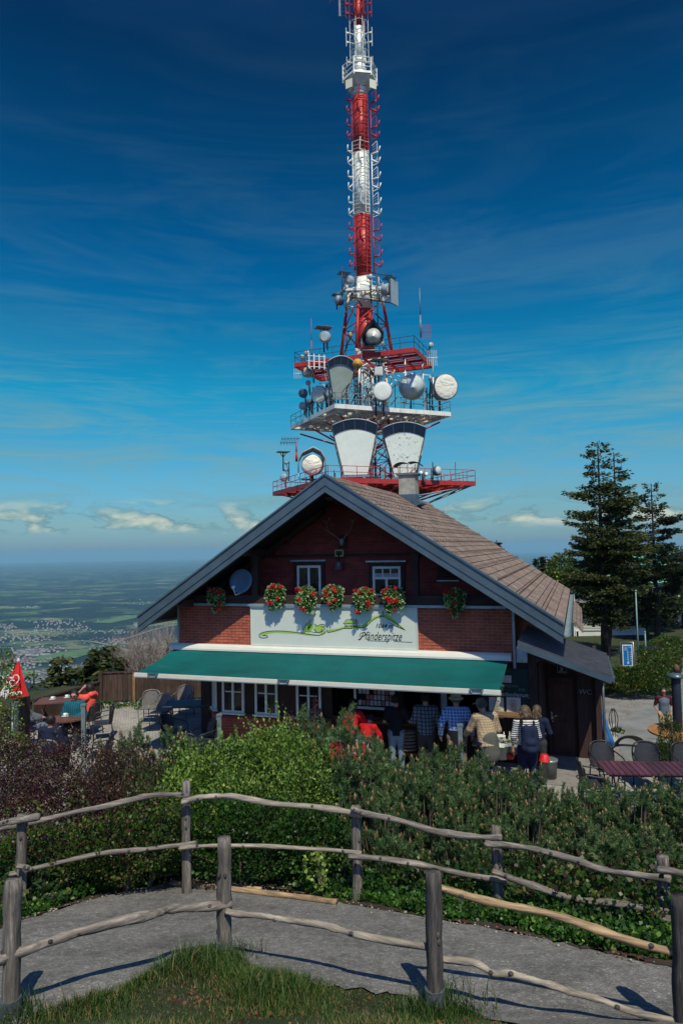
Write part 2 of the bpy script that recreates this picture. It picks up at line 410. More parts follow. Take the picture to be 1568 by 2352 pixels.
def m_asphalt(name, col, sc=1.0, stones=True, lite=1.5):
    m, t, p = newmat(name, .92); v = t.obj()
    c = t.ramp(t.noise(v, 1.1*sc, 7, .66, .4), ((.3, tuple(x*.62 for x in col)), (.5, col), (.7, tuple(x*1.22 for x in col)))); c = t.mix(c, tuple(x*.5 for x in col), t.math('MULTIPLY', t.ramp(t.noise(t.map(v, (.6, 1.6, 1), (0, 0, .3)), 1.9*sc, 8, .75, .8), ((.56, 0.), (.66, 1.))), .45))
    if stones:
        g = t.N('ShaderNodeSeparateColor'); t.L(t.vor(v, 55), g.inputs[0])
        c = t.mix(c, t.ramp(g.outputs[0], ((0, (.6,)*3), (.75, (1.0,)*3), (.93, (1.25,)*3), (1, (2.0,)*3))), .7, 'MULTIPLY')
        c = t.mix(c, t.ramp(t.noise(v, 9, 6, .75), ((.35, (.7,)*3), (.68, (1.3,)*3))), 1.0, 'MULTIPLY')
    t.put(p.inputs['Base Color'], c); t.put(p.inputs['Normal'], t.bump(t.vor(v, 60, 'Distance'), .6, .008)); return m
M_path = m_asphalt('worn_asphalt_path', (.155, .155, .148))
M_road = m_asphalt('pale_gravel_road', (.20, .20, .185)); M_road2 = m_asphalt('smooth_grey_asphalt', (.175, .185, .185), stones=False)

def XY(pts, off=0.0): return [tuple(GP(*p, off).xy) for p in pts]
rng = random.Random(3)
def ragged(pts, n=14, amp=.05):
    out = []
    for a, b in zip(pts[:-1], pts[1:]):
        for i in range(n):
            t = i/n; out.append((a[0]+(b[0]-a[0])*t+rng.uniform(-amp, amp), a[1]+(b[1]-a[1])*t+rng.uniform(-amp, amp)))
    out.append(pts[-1]); return out
far_edge = XY([(-120, 2180), (50, 2118), (200, 2072), (395, 2024), (560, 2032), (818, 2084), (1139, 2138), (1300, 2172), (1568, 2236), (1700, 2270)])
near_edge = XY([(1700, 2540), (1300, 2395), (1113, 2338), (956, 2300), (804, 2274), (700, 2255), (600, 2226), (520, 2195), (461, 2190), (277, 2276), (60, 2345), (-120, 2420)])
far_edge = [(-9, far_edge[0][1]-.8)]+far_edge+[(7, far_edge[-1][1]-.9)]
near_edge = [(6.5, near_edge[0][1]-.8)]+near_edge+[(-8, near_edge[-1][1]-.6)]
sheet('path', ragged(far_edge, 8, .05)+ragged(near_edge, 6, .05), .02, M_path)
M_dirt = m_asphalt('leaf_litter_edge', (.045, .033, .024), 3.0)
sheet('path_verge', ragged([(x, y+.02) for x, y in far_edge], 10, .06)+ragged([(x, y+.32) for x, y in far_edge[::-1]], 10, .07), .026, M_dirt)

def m_pavers():
    m, t, p = newmat('grey_interlocking_pavers', .85); v = t.obj()
    b = t.N('ShaderNodeTexBrick'); b.inputs['Scale'].default_value = 5.0; b.inputs['Color1'].default_value = (.30, .295, .27, 1); b.inputs['Color2'].default_value = (.40, .39, .35, 1)
    b.inputs['Mortar'].default_value = (.09, .085, .075, 1); b.inputs['Mortar Size'].default_value = .028; t.L(t.map(v, (1, 1, 1), (0, 0, .5)), b.inputs[0])
    c = t.mix(b.outputs[0], t.ramp(t.noise(v, 2.2, 6), ((.3, (.68,)*3), (.7, (1.15,)*3))), 1.0, 'MULTIPLY')
    t.put(p.inputs['Base Color'], c); t.put(p.inputs['Normal'], t.bump(b.outputs[1], -.5, .01)); return m
sheet('terrace_paving', [(-9.2, 11.6), (5.6, 11.6), (7.4, 13.2), (7.0, 14.6), (6.2, 15.2), (5.2, 17.0), (-3.0, 22.6), (-9.2, 22.6)], .02, m_pavers(), .6)
road = [(5.75, 15.4)]+XY([(1368, 1604), (1400, 1592), (1500, 1590), (1552, 1574), (1520, 1540), (1512, 1512), (1640, 1512), (1680, 1590), (1760, 1700)])+[(9.5, 12.5), (7.5, 13.4)]
sheet('gravel_road', road, .024, M_road, .7)
asp = XY([(1420, 1712), (1405, 1690), (1418, 1662), (1462, 1634), (1500, 1612), (1560, 1590), (1640, 1600), (1700, 1680), (1700, 1760), (1500, 1790), (1430, 1740)])
sheet('asphalt_lane', asp, .03, M_road2, .7)
sheet('concrete_strip', XY([(1396, 1716), (1392, 1668), (1412, 1664), (1418, 1716)]), .036, plain('concrete', (.33, .32, .27), .9, vary=.2), .5)

# haze in the air over the plain
def build_haze():
    mb = MB(); mb.b2((-98000, -98000, -1900), (98000, 98000, 70)); m = bpy.data.materials.new('thin_blue_air'); m.use_nodes = True; nt = m.node_tree; nt.nodes.clear()
    o_ = nt.nodes.new('ShaderNodeOutputMaterial'); v = nt.nodes.new('ShaderNodeVolumePrincipled'); nt.links.new(v.outputs[0], o_.inputs['Volume'])
    v.inputs['Color'].default_value = HAZE_COL; v.inputs['Density'].default_value = HAZE_D; v.inputs['Anisotropy'].default_value = -.1
    o = mb.build('haze', m); tag(o, 'thin blue haze lying over the far plain', 'haze', kind='stuff')
HAZE_COL = (.29, .60, .78, 1); HAZE_D = 3.6e-5
build_haze()

# ---------------------------------------------------------------- valley houses, nearest towns below
def build_town():
    M_wh = plain('render_white', (.36, .36, .34), .8, bump=0); M_rr = plain('tile_red_far', (.11, .05, .045), .8, bump=0); M_gr = plain('tile_grey_far', (.085, .09, .10), .8, bump=0)
    def proto(w, d, h, rf, mat):
        mb = MB(); mb.b2((-w/2, -d/2, -3), (w/2, d/2, h)); mb.mi = 1
        mb.prism([(-w/2-.6, -d/2-.6, h), (w/2+.6, -d/2-.6, h), (0, -d/2-.6, h+rf)], (0, d+1.2, 0))
        o = mb.build('valley_house', [M_wh, mat]); return o
    ps = [proto(9, 11, 5.5, 4, M_rr), proto(10, 10, 6, 4, M_gr), proto(7, 10, 6, 4, M_rr), proto(34, 18, 8, 1.2, M_gr)]
    bigp = ps[3]
    lab = ['tiny white house with a red roof among the villages in the valley', 'tiny white house with a grey roof among the villages in the valley', 'tiny narrow white house with a red roof in the valley', 'long pale industrial hall in the valley']
    rg = random.Random(11)
    # towns, given where the photo shows them: centre px, spread px, count
    towns = [((60, 1465), (75, 13), 100, 0), ((150, 1450), (80, 12), 80, 0), ((70, 1500), (60, 8), 26, 1), ((60, 1520), (70, 12), 100, 0), ((150, 1545), (75, 22), 150, 0), ((230, 1478), (40, 12), 50, 0), ((215, 1535), (40, 10), 60, 0),
             ((270, 1452), (60, 5), 28, 0), ((330, 1474), (55, 8), 60, 0), ((350, 1485), (40, 6), 20, 1), ((265, 1470), (30, 5), 20, 0), ((130, 1430), (70, 8), 46, 0), ((20, 1440), (30, 8), 30, 0), ((100, 1560), (45, 12), 36, 0),
             ((240, 1395), (50, 4), 20, 0), ((330, 1385), (60, 5), 16, 0), ((60, 1395), (40, 3), 10, 0), ((100, 1490), (60, 9), 40, 0), ((400, 1380), (40, 8), 25, 0)]
    spots = []
    for (cx, cy), (sx, sy), n, big in towns:
        for i in range(n):
            px, py = cx+rg.gauss(0, sx*.5), cy+rg.gauss(0, sy*.5)
            d = ray(px, py)
            if d.z > -.05: continue
            Y = 600/-d.z
            for _ in range(3):
                r2 = (d.x*Y)**2+Y*Y; Y = (600+r2/(2*7.3e6))/-d.z
            if Y > 14000 or Y < 2300: continue
            spots.append((d.x*Y, Y, -600-((d.x*Y)**2+Y*Y)/(2*7.3e6)+0, big))
    near = sorted(spots, key=lambda s: s[1])
    for i, (x, y, z, big) in enumerate(near[:300]):
        k = 3 if big else rg.choice((0, 0, 1, 2, 1)); o = ps[k].copy() if ps[k].get('label') else ps[k]
        if o is not ps[k]: COL.objects.link(o)
        o.location = (x, y, z+1); o.rotation_euler = (0, 0, rg.uniform(0, 3.1)); tag(o, lab[k], 'hall' if k == 3 else 'house', ['red roofed houses of the valley towns', 'grey roofed houses of the valley towns', 'narrow houses of the valley towns', 'industrial halls in the valley'][k])
    for q in ps:
        if not q.get('label'): bpy.data.objects.remove(q)
    mb = MB()
    for x, y, z, big in near[300:]:
        mb.M = Matrix.Translation((x, y, z)) @ Matrix.Rotation(rg.uniform(0, 3.1), 4, 'Z'); mb.mi = 0
        w, d, h = (36, 18, 9) if big else (9, 11, 6)
        if y > 6000: w *= 1.2; d *= 1.2
        mb.b2((-w/2, -d/2, -3), (w/2, d/2, h)); mb.mi = rg.choice((1, 2, 1)) if not big else 2
        mb.prism([(-w/2, -d/2, h+.1), (w/2, -d/2, h+.1), (0, -d/2, h+(4.5 if not big else 1))], (0, d, 0))
    tag(mb.build('distant_town', [M_wh, M_rr, M_gr]), 'mass of far small houses and halls spread over the plain', 'town', kind='stuff')
build_town()
# valley roads
def far_z(x, y):
    r = math.hypot(x, y); return -600+(14*math.sin(x*.0021+1)*math.cos(y*.0017)+8*math.sin(x*.006+y*.004))*min(1, max(0, (r-1500)/6000))-r*r/(2*7.3e6)
def valley_strip(name, label, px, w, mat):
    P = []
    for q in smooth_pts([(a, b) for a, b in px], 5):
        d = ray(*q); Y = 600/-d.z
        for _ in range(4): Y = (600+((d.x*Y)**2+Y*Y)/(2*7.3e6))/-d.z
        P.append(Vector((d.x*Y, Y)))
    vs = []; n = len(P)
    for i in range(n):
        t = (P[min(i+1, n-1)]-P[max(i-1, 0)]).normalized(); nn = Vector((-t.y, t.x))*w/2
        for s in (-1, 1): q = P[i]+nn*s; vs.append((q.x, q.y, far_z(P[i].x, P[i].y)+7))
    mb = MB(); mb.add(vs, [(2*i, 2*i+1, 2*i+3, 2*i+2) for i in range(n-1)]); o = mb.build(name, mat); tag(o, kind='structure')
M_vr = plain('far_road', (.20, .21, .20), .9, bump=0); M_vf = plain('far_meadow', (.07, .14, .05), .9, bump=0, scale=.01)
valley_strip('valley_road', '', [(228, 1530), (245, 1512), (268, 1500), (262, 1487), (275, 1474), (310, 1462), (360, 1448), (430, 1438)], 26, M_vr); valley_strip('valley_road', '', [(262, 1487), (300, 1496), (340, 1494)], 30, M_vr); valley_strip('valley_road', '', [(0, 1490), (60, 1486), (130, 1478), (200, 1476), (262, 1487)], 16, M_vr)
valley_strip('valley_meadow', '', [(90, 1522), (140, 1508), (190, 1500), (225, 1500)], 260, M_vf); valley_strip('valley_meadow', '', [(240, 1552), (300, 1540), (360, 1528), (430, 1522)], 520, M_vf); valley_strip('valley_meadow', '', [(0, 1540), (60, 1556), (130, 1556)], 120, M_vf); valley_strip('valley_meadow', '', [(230, 1430), (300, 1420), (380, 1412)], 200, M_vf)
# church in the valley
c = ray(145, 1541); c = c*(600/-c.z)
t_ = thing('valley_church', 'large pale yellow church with long hall in the valley below the windswept firs', 'church', (c.x, c.y, -602), .4)
mb = MB(); mb.b2((-35, -10, 0), (35, 10, 14)); mb.b2((-6, -16, 0), (12, -10, 12)); mb.build('wall', plain('church_wall', (.55, .5, .34), .8), t_)
mb = MB(); mb.prism([(-36, -11, 14), (-36, 11, 14), (-36, 0, 20)], (72, 0, 0)); mb.build('roof', plain('tile_grey_far', (.13, .13, .14)), t_)
mb = MB(); mb.b2((16, -3.5, 14), (23, 3.5, 27)); mb.lathe([(5, 27), (4, 30), (1.2, 33), (.2, 38)], (19.5, 0, 0), n=8); mb.build('spire', MATS['church_wall'], t_)
# ================================================================== THE CHALET (local x along the front, y into the house, z up from the terrace)
def m_shingle(name, col, row=.068, z0=0.0, wid=.21, light=(.36, .17, .12), plane='xz', vary=.3, gap=.05, bump=.5):
    m, t, p = newmat(name, .82, 0, .25); s = t.sep(t.obj())
    v = t.comb(s[0], t.math('SUBTRACT', s[2], z0), 0.0)
    b = t.N('ShaderNodeTexBrick'); b.inputs['Scale'].default_value = 1.0; b.inputs['Brick Width'].default_value = wid; b.inputs['Row Height'].default_value = row
    b.inputs['Mortar Size'].default_value = .006; b.inputs['Mortar Smooth'].default_value = .1; b.inputs['Bias'].default_value = 0
    b.inputs['Color1'].default_value = (*[c*(1-vary) for c in col], 1); b.inputs['Color2'].default_value = (*[c*(1+vary) for c in col], 1); b.inputs['Mortar'].default_value = (*light, 1)
    t.L(v, b.inputs[0]); c = t.mix(b.outputs[0], t.ramp(t.noise(t.obj(), 3.1, 6, .65), ((.3, (.72,)*3), (.7, (1.2,)*3))), 1.0, 'MULTIPLY')
    t.put(p.inputs['Base Color'], c); t.put(p.inputs['Normal'], t.bump(t.noise(t.obj(), 60, 4, .6), bump*.5, .006)); return m
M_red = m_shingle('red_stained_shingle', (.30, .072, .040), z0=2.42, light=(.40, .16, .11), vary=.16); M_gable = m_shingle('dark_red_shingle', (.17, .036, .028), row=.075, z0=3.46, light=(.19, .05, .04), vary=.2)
M_dkwood = woodmat('dark_brown_timber', (.040, .022, .017), 0); M_dkwoodz = woodmat('dark_brown_post', (.040, .022, .017), 2)
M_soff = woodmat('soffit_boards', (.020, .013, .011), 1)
M_slate = plain('blue_grey_sheet_metal', (.075, .115, .140), .42, .35, .18, 3, .05); M_zinc = plain('zinc_flashing', (.27, .36, .38), .45, .4, .2, 4, .05)
M_white = plain('white_painted_wood', (.64, .66, .60), .55, 0, .1, 5, .05); M_cream = plain('awning_metal_white', (.56, .57, .49), .4, 0, .06, 4, .02)
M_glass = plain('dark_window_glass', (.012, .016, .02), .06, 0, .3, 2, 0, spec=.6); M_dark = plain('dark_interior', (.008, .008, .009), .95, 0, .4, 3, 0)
M_black = plain('black_paint', (.012, .012, .014), .5, 0, .3, 6, .03); M_ink = plain('sign_ink', (.012, .016, .022), .7, 0, .1, 5, 0)
M_door = woodmat('brown_door', (.06, .028, .018), 2)

chalet = thing('chalet', 'red shingled gabled chalet with dark timber and a brown shingle roof below the mast', 'building', HO, -HA)
UR, ZR, UEL, UER, ZE = -3.84, 6.37, -8.72, 1.06, 3.18
SL = (ZR-ZE)/(UER-UR)
def roof_z(u): return ZR-SL*abs(u-UR)
WF, WB = -.88, 10.3

def courses(mb, u0, u1, z0, z1, w, row=.068, th=.016, lim=None):
    z = z0
    while z < z1-.01:
        zt = min(z+row, z1); a, b = u0, u1
        if lim:
            m = (lim-.02-zt); half = (ZR-.16-zt)/SL; a, b = max(u0, UR-half), min(u1, UR+half)
            if b-a < .1: break
        mb.add([(a, w-th, z), (b, w-th, z), (b, w-.003, zt), (a, w-.003, zt), (a, w, z), (b, w, z)], [(0, 1, 2, 3), (0, 4, 5, 1)]); z = zt
# upper front wall band, split by the sign; the gable behind the balcony
mb = MB(); mb.b2((-8.12, 0, 2.30), (0, .15, 3.46)); courses(mb, -8.12, 0, 2.42, 3.44, 0)
mb.build('wall', M_red, chalet)
mb = MB(); half = (ZR-.12-3.3)/SL
mb.prism([(UR-half, .9, 3.3), (UR+half, .9, 3.3), (UR, .9, ZR-.12)], (0, .12, 0)); courses(mb, -8.0, .3, 3.46, 6.2, .9, .075, .014, lim=ZR)
mb.build('gable_wall', M_gable, chalet)
mb = MB(); mb.b2((-8.12, .15, 3.34), (0, .9, 3.44)); mb.b2((-6.1, .86, 4.58), (-1.58, .885, 4.65)); mb.build('balcony_floor', M_dkwood, chalet)
mb = MB(); mb.b2((-8.0, -.10, 3.50), (.12, .0, 3.70)); mb.build('balcony_rail', M_dkwood, chalet)
mb = MB(); mb.b2((-8.14, -.14, 3.44), (.04, .04, 3.497)); mb.build('flashing', M_zinc, chalet)
mb = MB(); mb.b2((-8.17, -.03, 2.5), (-8.12, .05, 3.437)); mb.b2((0, -.035, 2.05), (.05, .05, 3.437)); mb.parts('corner_trim', M_zinc, chalet)
# side and back walls
mb = MB(); mb.b2((-.15, .15, 0), (0, 10, 3.3)); courses_side = []
z = 2.2
while z < 3.3:
    mb.add([(.016, 0, z), (.016, 10, z), (.003, 10, z+.07), (.003, 0, z+.07), (0, 0, z), (0, 10, z)], [(0, 1, 2, 3), (0, 4, 5, 1)]); z += .07
mb.b2((-8.12, .15, 2.2), (-7.97, 10, 3.3)); mb.b2((-7.97, 9.85, 0), (-.15, 10, 3.3)); mb.build('side_wall', M_gable, chalet)
# roof
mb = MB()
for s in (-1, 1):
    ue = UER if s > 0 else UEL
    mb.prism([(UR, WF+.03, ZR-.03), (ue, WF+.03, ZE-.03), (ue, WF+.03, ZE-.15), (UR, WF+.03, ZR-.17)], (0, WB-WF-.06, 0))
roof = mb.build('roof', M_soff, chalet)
def m_rooftile():
    m, t, p = newmat('weathered_brown_roof_shingle', .9, 0, .2); s = t.sep(t.obj())
    v = t.comb(s[1], t.math('MULTIPLY', t.math('SUBTRACT', ZR, s[2]), .2/((ZR-ZE)/26)), 0.0)
    b = t.N('ShaderNodeTexBrick'); b.inputs['Scale'].default_value = 1.0; b.inputs['Brick Width'].default_value = .32; b.inputs['Row Height'].default_value = .2
    b.inputs['Mortar Size'].default_value = .010; b.inputs['Color1'].default_value = (.175, .135, .115, 1); b.inputs['Color2'].default_value = (.26, .20, .17, 1); b.inputs['Mortar'].default_value = (.05, .04, .035, 1)
    t.L(v, b.inputs[0]); w = t.ramp(t.noise(t.map(t.obj(), (1.5, .9, 1.5)), 3.2, 8, .72), ((.3, (.62, .58, .56)), (.55, (1, 1, .98)), (.72, (1.5, 1.5, 1.4))))
    c = t.mix(b.outputs[0], w, 1.0, 'MULTIPLY'); c = t.mix(c, t.ramp(t.noise(t.map(t.obj(), (8, 1.2, 8)), 5, 5, .7), ((.4, (.8,)*3), (.65, (1.2,)*3))), 1.0, 'MULTIPLY')
    t.put(p.inputs['Base Color'], c); t.put(p.inputs['Normal'], t.bump(t.noise(t.obj(), 25, 5, .6), .5, .02)); return m
M_roof = m_rooftile()
for s, ue in ((1, UER), (-1, UEL)):
    mb = MB(); n = 26; rr = random.Random(5)
    for i in range(n):
        a, b = i/n, (i+1)/n; u0, u1 = UR+(ue-UR)*a, UR+(ue-UR)*b; z0, z1 = ZR-(ZR-ZE)*a, ZR-(ZR-ZE)*b
        k = 40; ws = np.linspace(WF+.05, WB-.03, k); hh = [.013+.004*math.sin(w*2.3+i*1.7)+rr.uniform(-.0015, .0015) for w in ws]
        vs = [(u0, w, z0+.003) for w in ws]+[(u1, w, z1+h_) for w, h_ in zip(ws, hh)]+[(u1, w, z1-.02) for w in ws]
        mb.add(vs, [((j, k+j, k+j+1, j+1) if s > 0 else (j, j+1, k+j+1, k+j)) for j in range(k-1)]+[(k+j, 2*k+j, 2*k+j+1, k+j+1) for j in range(k-1)])
    o = mb.build('shingle_slope', M_roof, roof)
mb = MB(); mb.prism([(UR-.16, WF+.05, ZR-.08), (UR, WF+.05, ZR+.055), (UR+.16, WF+.05, ZR-.08)], (0, 6.3, 0)); mb.prism([(UR-.16, 7.3, ZR-.08), (UR, 7.3, ZR+.055), (UR+.16, 7.3, ZR-.08)], (0, 3.0, 0)); mb.build('ridge_cap', M_roof, roof)
# snow guards: rows of small wire hoops
M_wire = plain('dark_wire', (.085, .065, .055), .6, .5, .2, 5, 0)
for q in range(10):
    a = .12+q*.088; u = UR+(UER-UR)*a; z = roof_z(u)+.035; mb = MB()
    w = WF+.25+(q % 2)*.1
    while w < WB-.3:
        mb.tube([(u, w, z-.03), (u+.02, w+.02, z+.045), (u+.02, w+.13, z+.045), (u, w+.15, z-.03)], .0045, 4, False); w += .34
    tag(mb.build('snow_guard', M_wire, roof), kind='stuff')
# verge metalwork along both rakes
for s, ue in ((1, UER), (-1, UEL)):
    mb = MB(); dn = Vector((0, 0, -1))
    def strip(w0, w1, za, zb, ee=0.0):
        e = ue+s*ee; ze = ZE-SL*ee
        mb.prism([(UR, w0, ZR+za), (e, w0, ze+za), (e, w0, ze+zb), (UR, w0, ZR+zb)], (0, w1-w0, 0))
    strip(WF-.05, WF+.05, .075, .03); strip(WF-.02, WF+.028, .03, -.19); strip(WF+.0, WF+.05, -.19, -.235)
    mb.build('verge_board', M_slate, roof)
    mb = MB(); strip(WF-.045, WF+.045, -.235, -.345, -.02); mb.build('lower_verge_board', M_slate, roof)
mb = MB()
for u, wv in ((UER+.05, 1), (UEL-.05, -1)):
    c_ = [(u+.09*math.cos(a)*1.0, ZE-.12+.09*math.sin(a)) for a in np.linspace(math.pi, 2*math.pi, 8)]
    mb.prism([(x, WF+.02, z) for x, z in c_]+[(x, WF+.02, z+.01) for x, z in [(p_[0]*1+0, p_[1]+.02) for p_ in c_[::-1]]], (0, WB-WF-.05, 0))
mb.parts('gutter', M_zinc, roof)
# purlin ends and posts
mb = MB()
for u, z in ((-5.98, 4.80), (-1.72, 4.80), (-7.72, 3.60), (.04, 3.60), (UR, 6.02)):
    mb.prism([(u-.09, -.62, z), (u-.09, -.72, z-.10), (u-.09, -.55, z-.16), (u-.09, 1.0, z-.16), (u-.09, 1.0, z)], (.18, 0, 0))
mb.parts('purlin', M_dkwood, chalet)
for u in (-6.0, -2.07, ):
    mb = MB(); mb.b2((u-.075, -.06, 3.7), (u+.075, .08, 4.64)); mb.b2((u-.1, -.08, 4.5), (u+.1, .1, 4.64)); mb.build('post', M_dkwoodz, chalet)
mb = MB()
for s in (-1, 1): mb.beam((UR+s*.6, .6, 5.7), (UR+s*3.6, .6, 3.75), .1, .12)
mb.parts('rafter', M_dkwood, chalet)

def window(parent, u0, u1, z0, z1, w, cols=2, rows=2, transom=0, shut=False, sill=True, name='window', M=None, lintel=True, fr=.055):
    mb = MB(M); d = .05
    for a, b in (((u0, z0), (u0+fr, z1)), ((u1-fr, z0), (u1, z1)), ((u0+fr, z0), (u1-fr, z0+fr)), ((u0+fr, z1-fr), (u1-fr, z1))):
        mb.b2((a[0], w-.05, a[1]), (b[0], w+.0, b[1]))
    zt = z1-fr; tm = .03
    if transom:
        zt = z1-fr-transom; mb.b2((u0+fr, w-.045, zt-.05), (u1-fr, w-.002, zt))
        for k in (1, 2):
            x = u0+fr+(u1-u0-2*fr)*k/3; mb.b2((x-.012, w-.04, zt), (x+.012, w-.004, z1-fr))
        zt -= .05
    for k in range(1, cols):
        x = u0+fr+(u1-u0-2*fr)*k/cols; mb.b2((x-.028, w-.055, z0+fr), (x+.028, w-.001, zt))
    for k in range(cols):
        a = u0+fr+(u1-u0-2*fr)*k/cols; b = u0+fr+(u1-u0-2*fr)*(k+1)/cols
        for r in range(1, rows):
            z = z0+fr+(zt-z0-fr)*r/rows; mb.b2((a+.028, w-.04, z-.012), (b-.028, w-.006, z+.012))
    o = mb.build(name, M_white, parent)
    mb = MB(M); mb.b2((u0+fr*.6, w-.022, z0+fr*.6), (u1-fr*.6, w-.012, z1-fr*.6)); mb.build('pane', M_glass, o)
    if sill: mb = MB(M); mb.b2((u0-.04, w-.10, z0-.035), (u1+.04, w+.0, z0-.002)); mb.build('sill', M_white, o)
    if shut:
        mb = MB(M)
        for k in range(9): z = zt+.02+k*.014; mb.b2((u0+fr, w-.034, z), (u1-fr, w-.026, z+.008))
        mb.build('blind', plain('blind_slats', (.5, .55, .55), .6), o)
    return o
def dark_surround(u0, u1, z0, z1, w):
    mb = MB(); t = .10
    mb.b2((u0-t, w-.035, z0), (u0-.004, w-.002, z1+t)); mb.b2((u1+.004, w-.035, z0), (u1+t, w-.002, z1+t)); mb.b2((u0-.004, w-.035, z1+.004), (u1+.004, w-.002, z1+t))
    o = mb.build('window_surround', M_dkwood, chalet)
    mb = MB(); mb.b2((u0-t-.05, w-.10, z1+t+.002), (u1+t+.05, w-.003, z1+t+.04)); mb.build('lintel', M_zinc, o)
window(chalet, -5.27, -4.64, 3.5, 4.37, .88, 2, 1, sill=False); dark_surround(-5.27, -4.64, 3.5, 4.37, .88)
window(chalet, -3.31, -2.62, 3.62, 4.33, .88, 2, 1, transom=.2, shut=True); dark_surround(-3.31, -2.62, 3.62, 4.33, .88)
mb = MB(); mb.b2((-1.75, .84, 4.0), (-1.28, .88, 4.32)); mb.build('shutter', M_dkwood, chalet)
mb = MB(); mb.b2((-1.75, .82, 3.97), (-1.25, .88, 4.0)); mb.build('sill', M_zinc, chalet)
# ground floor
mb = MB(); mb.b2((-7.05, 0, .86), (-4.1, .12, 2.3)); mb.b2((-4.1, 0, 1.98), (.5, .12, 2.3)); mb.b2((-8.1, .95, 0), (-7.4, 1.05, 2.3)); mb.b2((-1.62, 0, 0), (-1.45, .1, 1.98)); mb.b2((-.62, 0, 0), (.5, .12, 1.98))
mb.b2((-4.1, .0, 0), (-1.62, .08, .95)); mb.b2((-1.45, .0, 0), (-.62, .08, .95)); mb.b2((-2.55, 0, .95), (-2.42, .08, 1.98))
mb.prism([(-7.05, .0, .86), (-7.05, .0, 2.3), (-7.42, .45, 2.3), (-7.42, .45, .86)], (.05, .1, 0)); mb.b2((-7.42, .5, .0), (-7.38, 1.0, 2.3)); mb.build('lower_wall', M_dkwoodz, chalet)
mb = MB(); mb.b2((-7.05, -.06, 0), (-4.1, .1, .80)); mb.prism([(-7.05, -.06, 0), (-7.05, -.06, .80), (-7.48, .43, .80), (-7.48, .43, 0)], (.1, .1, 0)); courses(mb, -7.05, -4.1, .05, .8, -.062, .075)
mb.build('base_wall', M_red, chalet)
mb = MB(); mb.prism([(-7.07, -.13, .80), (-7.07, .04, .86), (-7.52, .5, .86), (-7.56, .40, .80)], (0, 0, .02)); mb.prism([(-7.07, -.13, .80), (-7.07, .03, .86), (-7.07, .03, .80)], (2.97, 0, 0)); mb.build('base_cap', M_red, chalet)
for a, b in ((-6.92, -6.33), (-6.04, -5.45), (-4.97, -4.35)): window(chalet, a, b, .87, 2.12, -.01, 2, 2, transom=.2)
Mch = Matrix.Translation((-7.05, .0, 0)) @ Matrix.Rotation(R_(130), 4, 'Z') @ Matrix.Rotation(math.pi, 4, 'Z')
Mch = Matrix.Translation((-7.42, .45, 0)) @ Matrix.Rotation(math.atan2(-.45, .37), 4, 'Z')
window(chalet, .1, .5, .9, 2.1, -.02, 2, 2, M=Mch)
# dark rooms behind the openings
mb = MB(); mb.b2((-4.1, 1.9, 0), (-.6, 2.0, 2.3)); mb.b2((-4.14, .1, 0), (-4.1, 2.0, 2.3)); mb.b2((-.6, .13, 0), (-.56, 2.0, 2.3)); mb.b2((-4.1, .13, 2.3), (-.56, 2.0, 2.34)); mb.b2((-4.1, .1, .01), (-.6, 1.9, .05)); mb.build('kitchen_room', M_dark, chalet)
mb = MB(); mb.b2((-3.7, -.42, .93), (-.5, .0, .98)); mb.b2((-3.7, -.40, .3), (-.5, -.36, .36)); mb.b2((-.7, -.40, 1.24), (.3, -.02, 1.28)) ; mb.build('counter', woodmat('pale_counter_wood', (.16, .085, .04), 0), chalet)
mb = MB(); mb.b2((-1.56, -.05, .98), (-1.44, -.004, 2.06)); mb.build('counter_post', plain('pale_grey_post', (.34, .38, .40), .6), chalet)
# window with small pictures
o = window(chalet, -3.55, -2.6, 1.15, 1.92, -.01, 1, 1, sill=False); mb = MB(); rr = random.Random(2)
for i in range(9):
    for j in range(5):
        if rr.random() < .18: continue
        x = -3.44+i*.09; z = 1.24+j*.125; mb.mi = rr.choice((0, 0, 1)); mb.b2((x, -.045, z), (x+.07, -.040, z+.105))
mb.build('picture_cards', [plain('card_white', (.55, .5, .5), .7, vary=.5, scale=30), plain('card_pink', (.4, .16, .18), .7, vary=.5, scale=30)], o)
# porch on the right
mb = MB(); mb.b2((.5, 1.4, 0), (1.62, 1.5, 2.35)); mb.b2((1.62, 1.25, 0), (1.70, 3.2, 2.25)); mb.b2((1.24, 1.3, 0), (1.62, 1.39, 2.25)); mb.b2((.5, -.02, 0), (.56, 1.39, 2.4)); mb.build('porch_wall', M_dkwoodz, chalet)
mb = MB(); mb.b2((.30, -.10, 0), (.48, .02, 2.62)); mb.b2((1.62, 1.12, 0), (1.74, 1.24, 2.2)); mb.parts('porch_post', M_dkwoodz, chalet)
mb = MB(); mb.b2((.62, 1.355, .03), (1.15, 1.395, 1.78)); dr = mb.build('door', M_door, chalet)
mb = MB(); mb.b2((.70, 1.335, .12), (1.06, 1.352, .78)); mb.b2((.70, 1.335, .9), (1.06, 1.352, 1.66)); mb.build('door_panel', M_door, dr)
mb = MB(); mb.cyl((.69, 1.35, .93), (.69, 1.28, .93), .012); mb.cyl((.69, 1.28, .93), (.80, 1.28, .93), .012); mb.b2((.665, 1.345, .84), (.715, 1.354, 1.0)); mb.cyl((.69, 1.35, .80), (.69, 1.30, .80), .02); mb.build('handle', plain('steel', (.5, .52, .5), .25, .9), dr)
mb = MB()
F0, F1 = Vector((.16, -.82, 2.84)), Vector((1.9, -.82, 2.22)); dv = Vector((0, 2.75, 0))
nrm = Vector((.33, 0, .94)); mb.prism([F0, F1, F1-nrm*.03, F0-nrm*.03], dv); k = 9
for i in range(k+1):
    p = dv*(i/k); mb.beam(F0+p+nrm*.02, F1+p+nrm*.02, .045, .04, up=nrm)
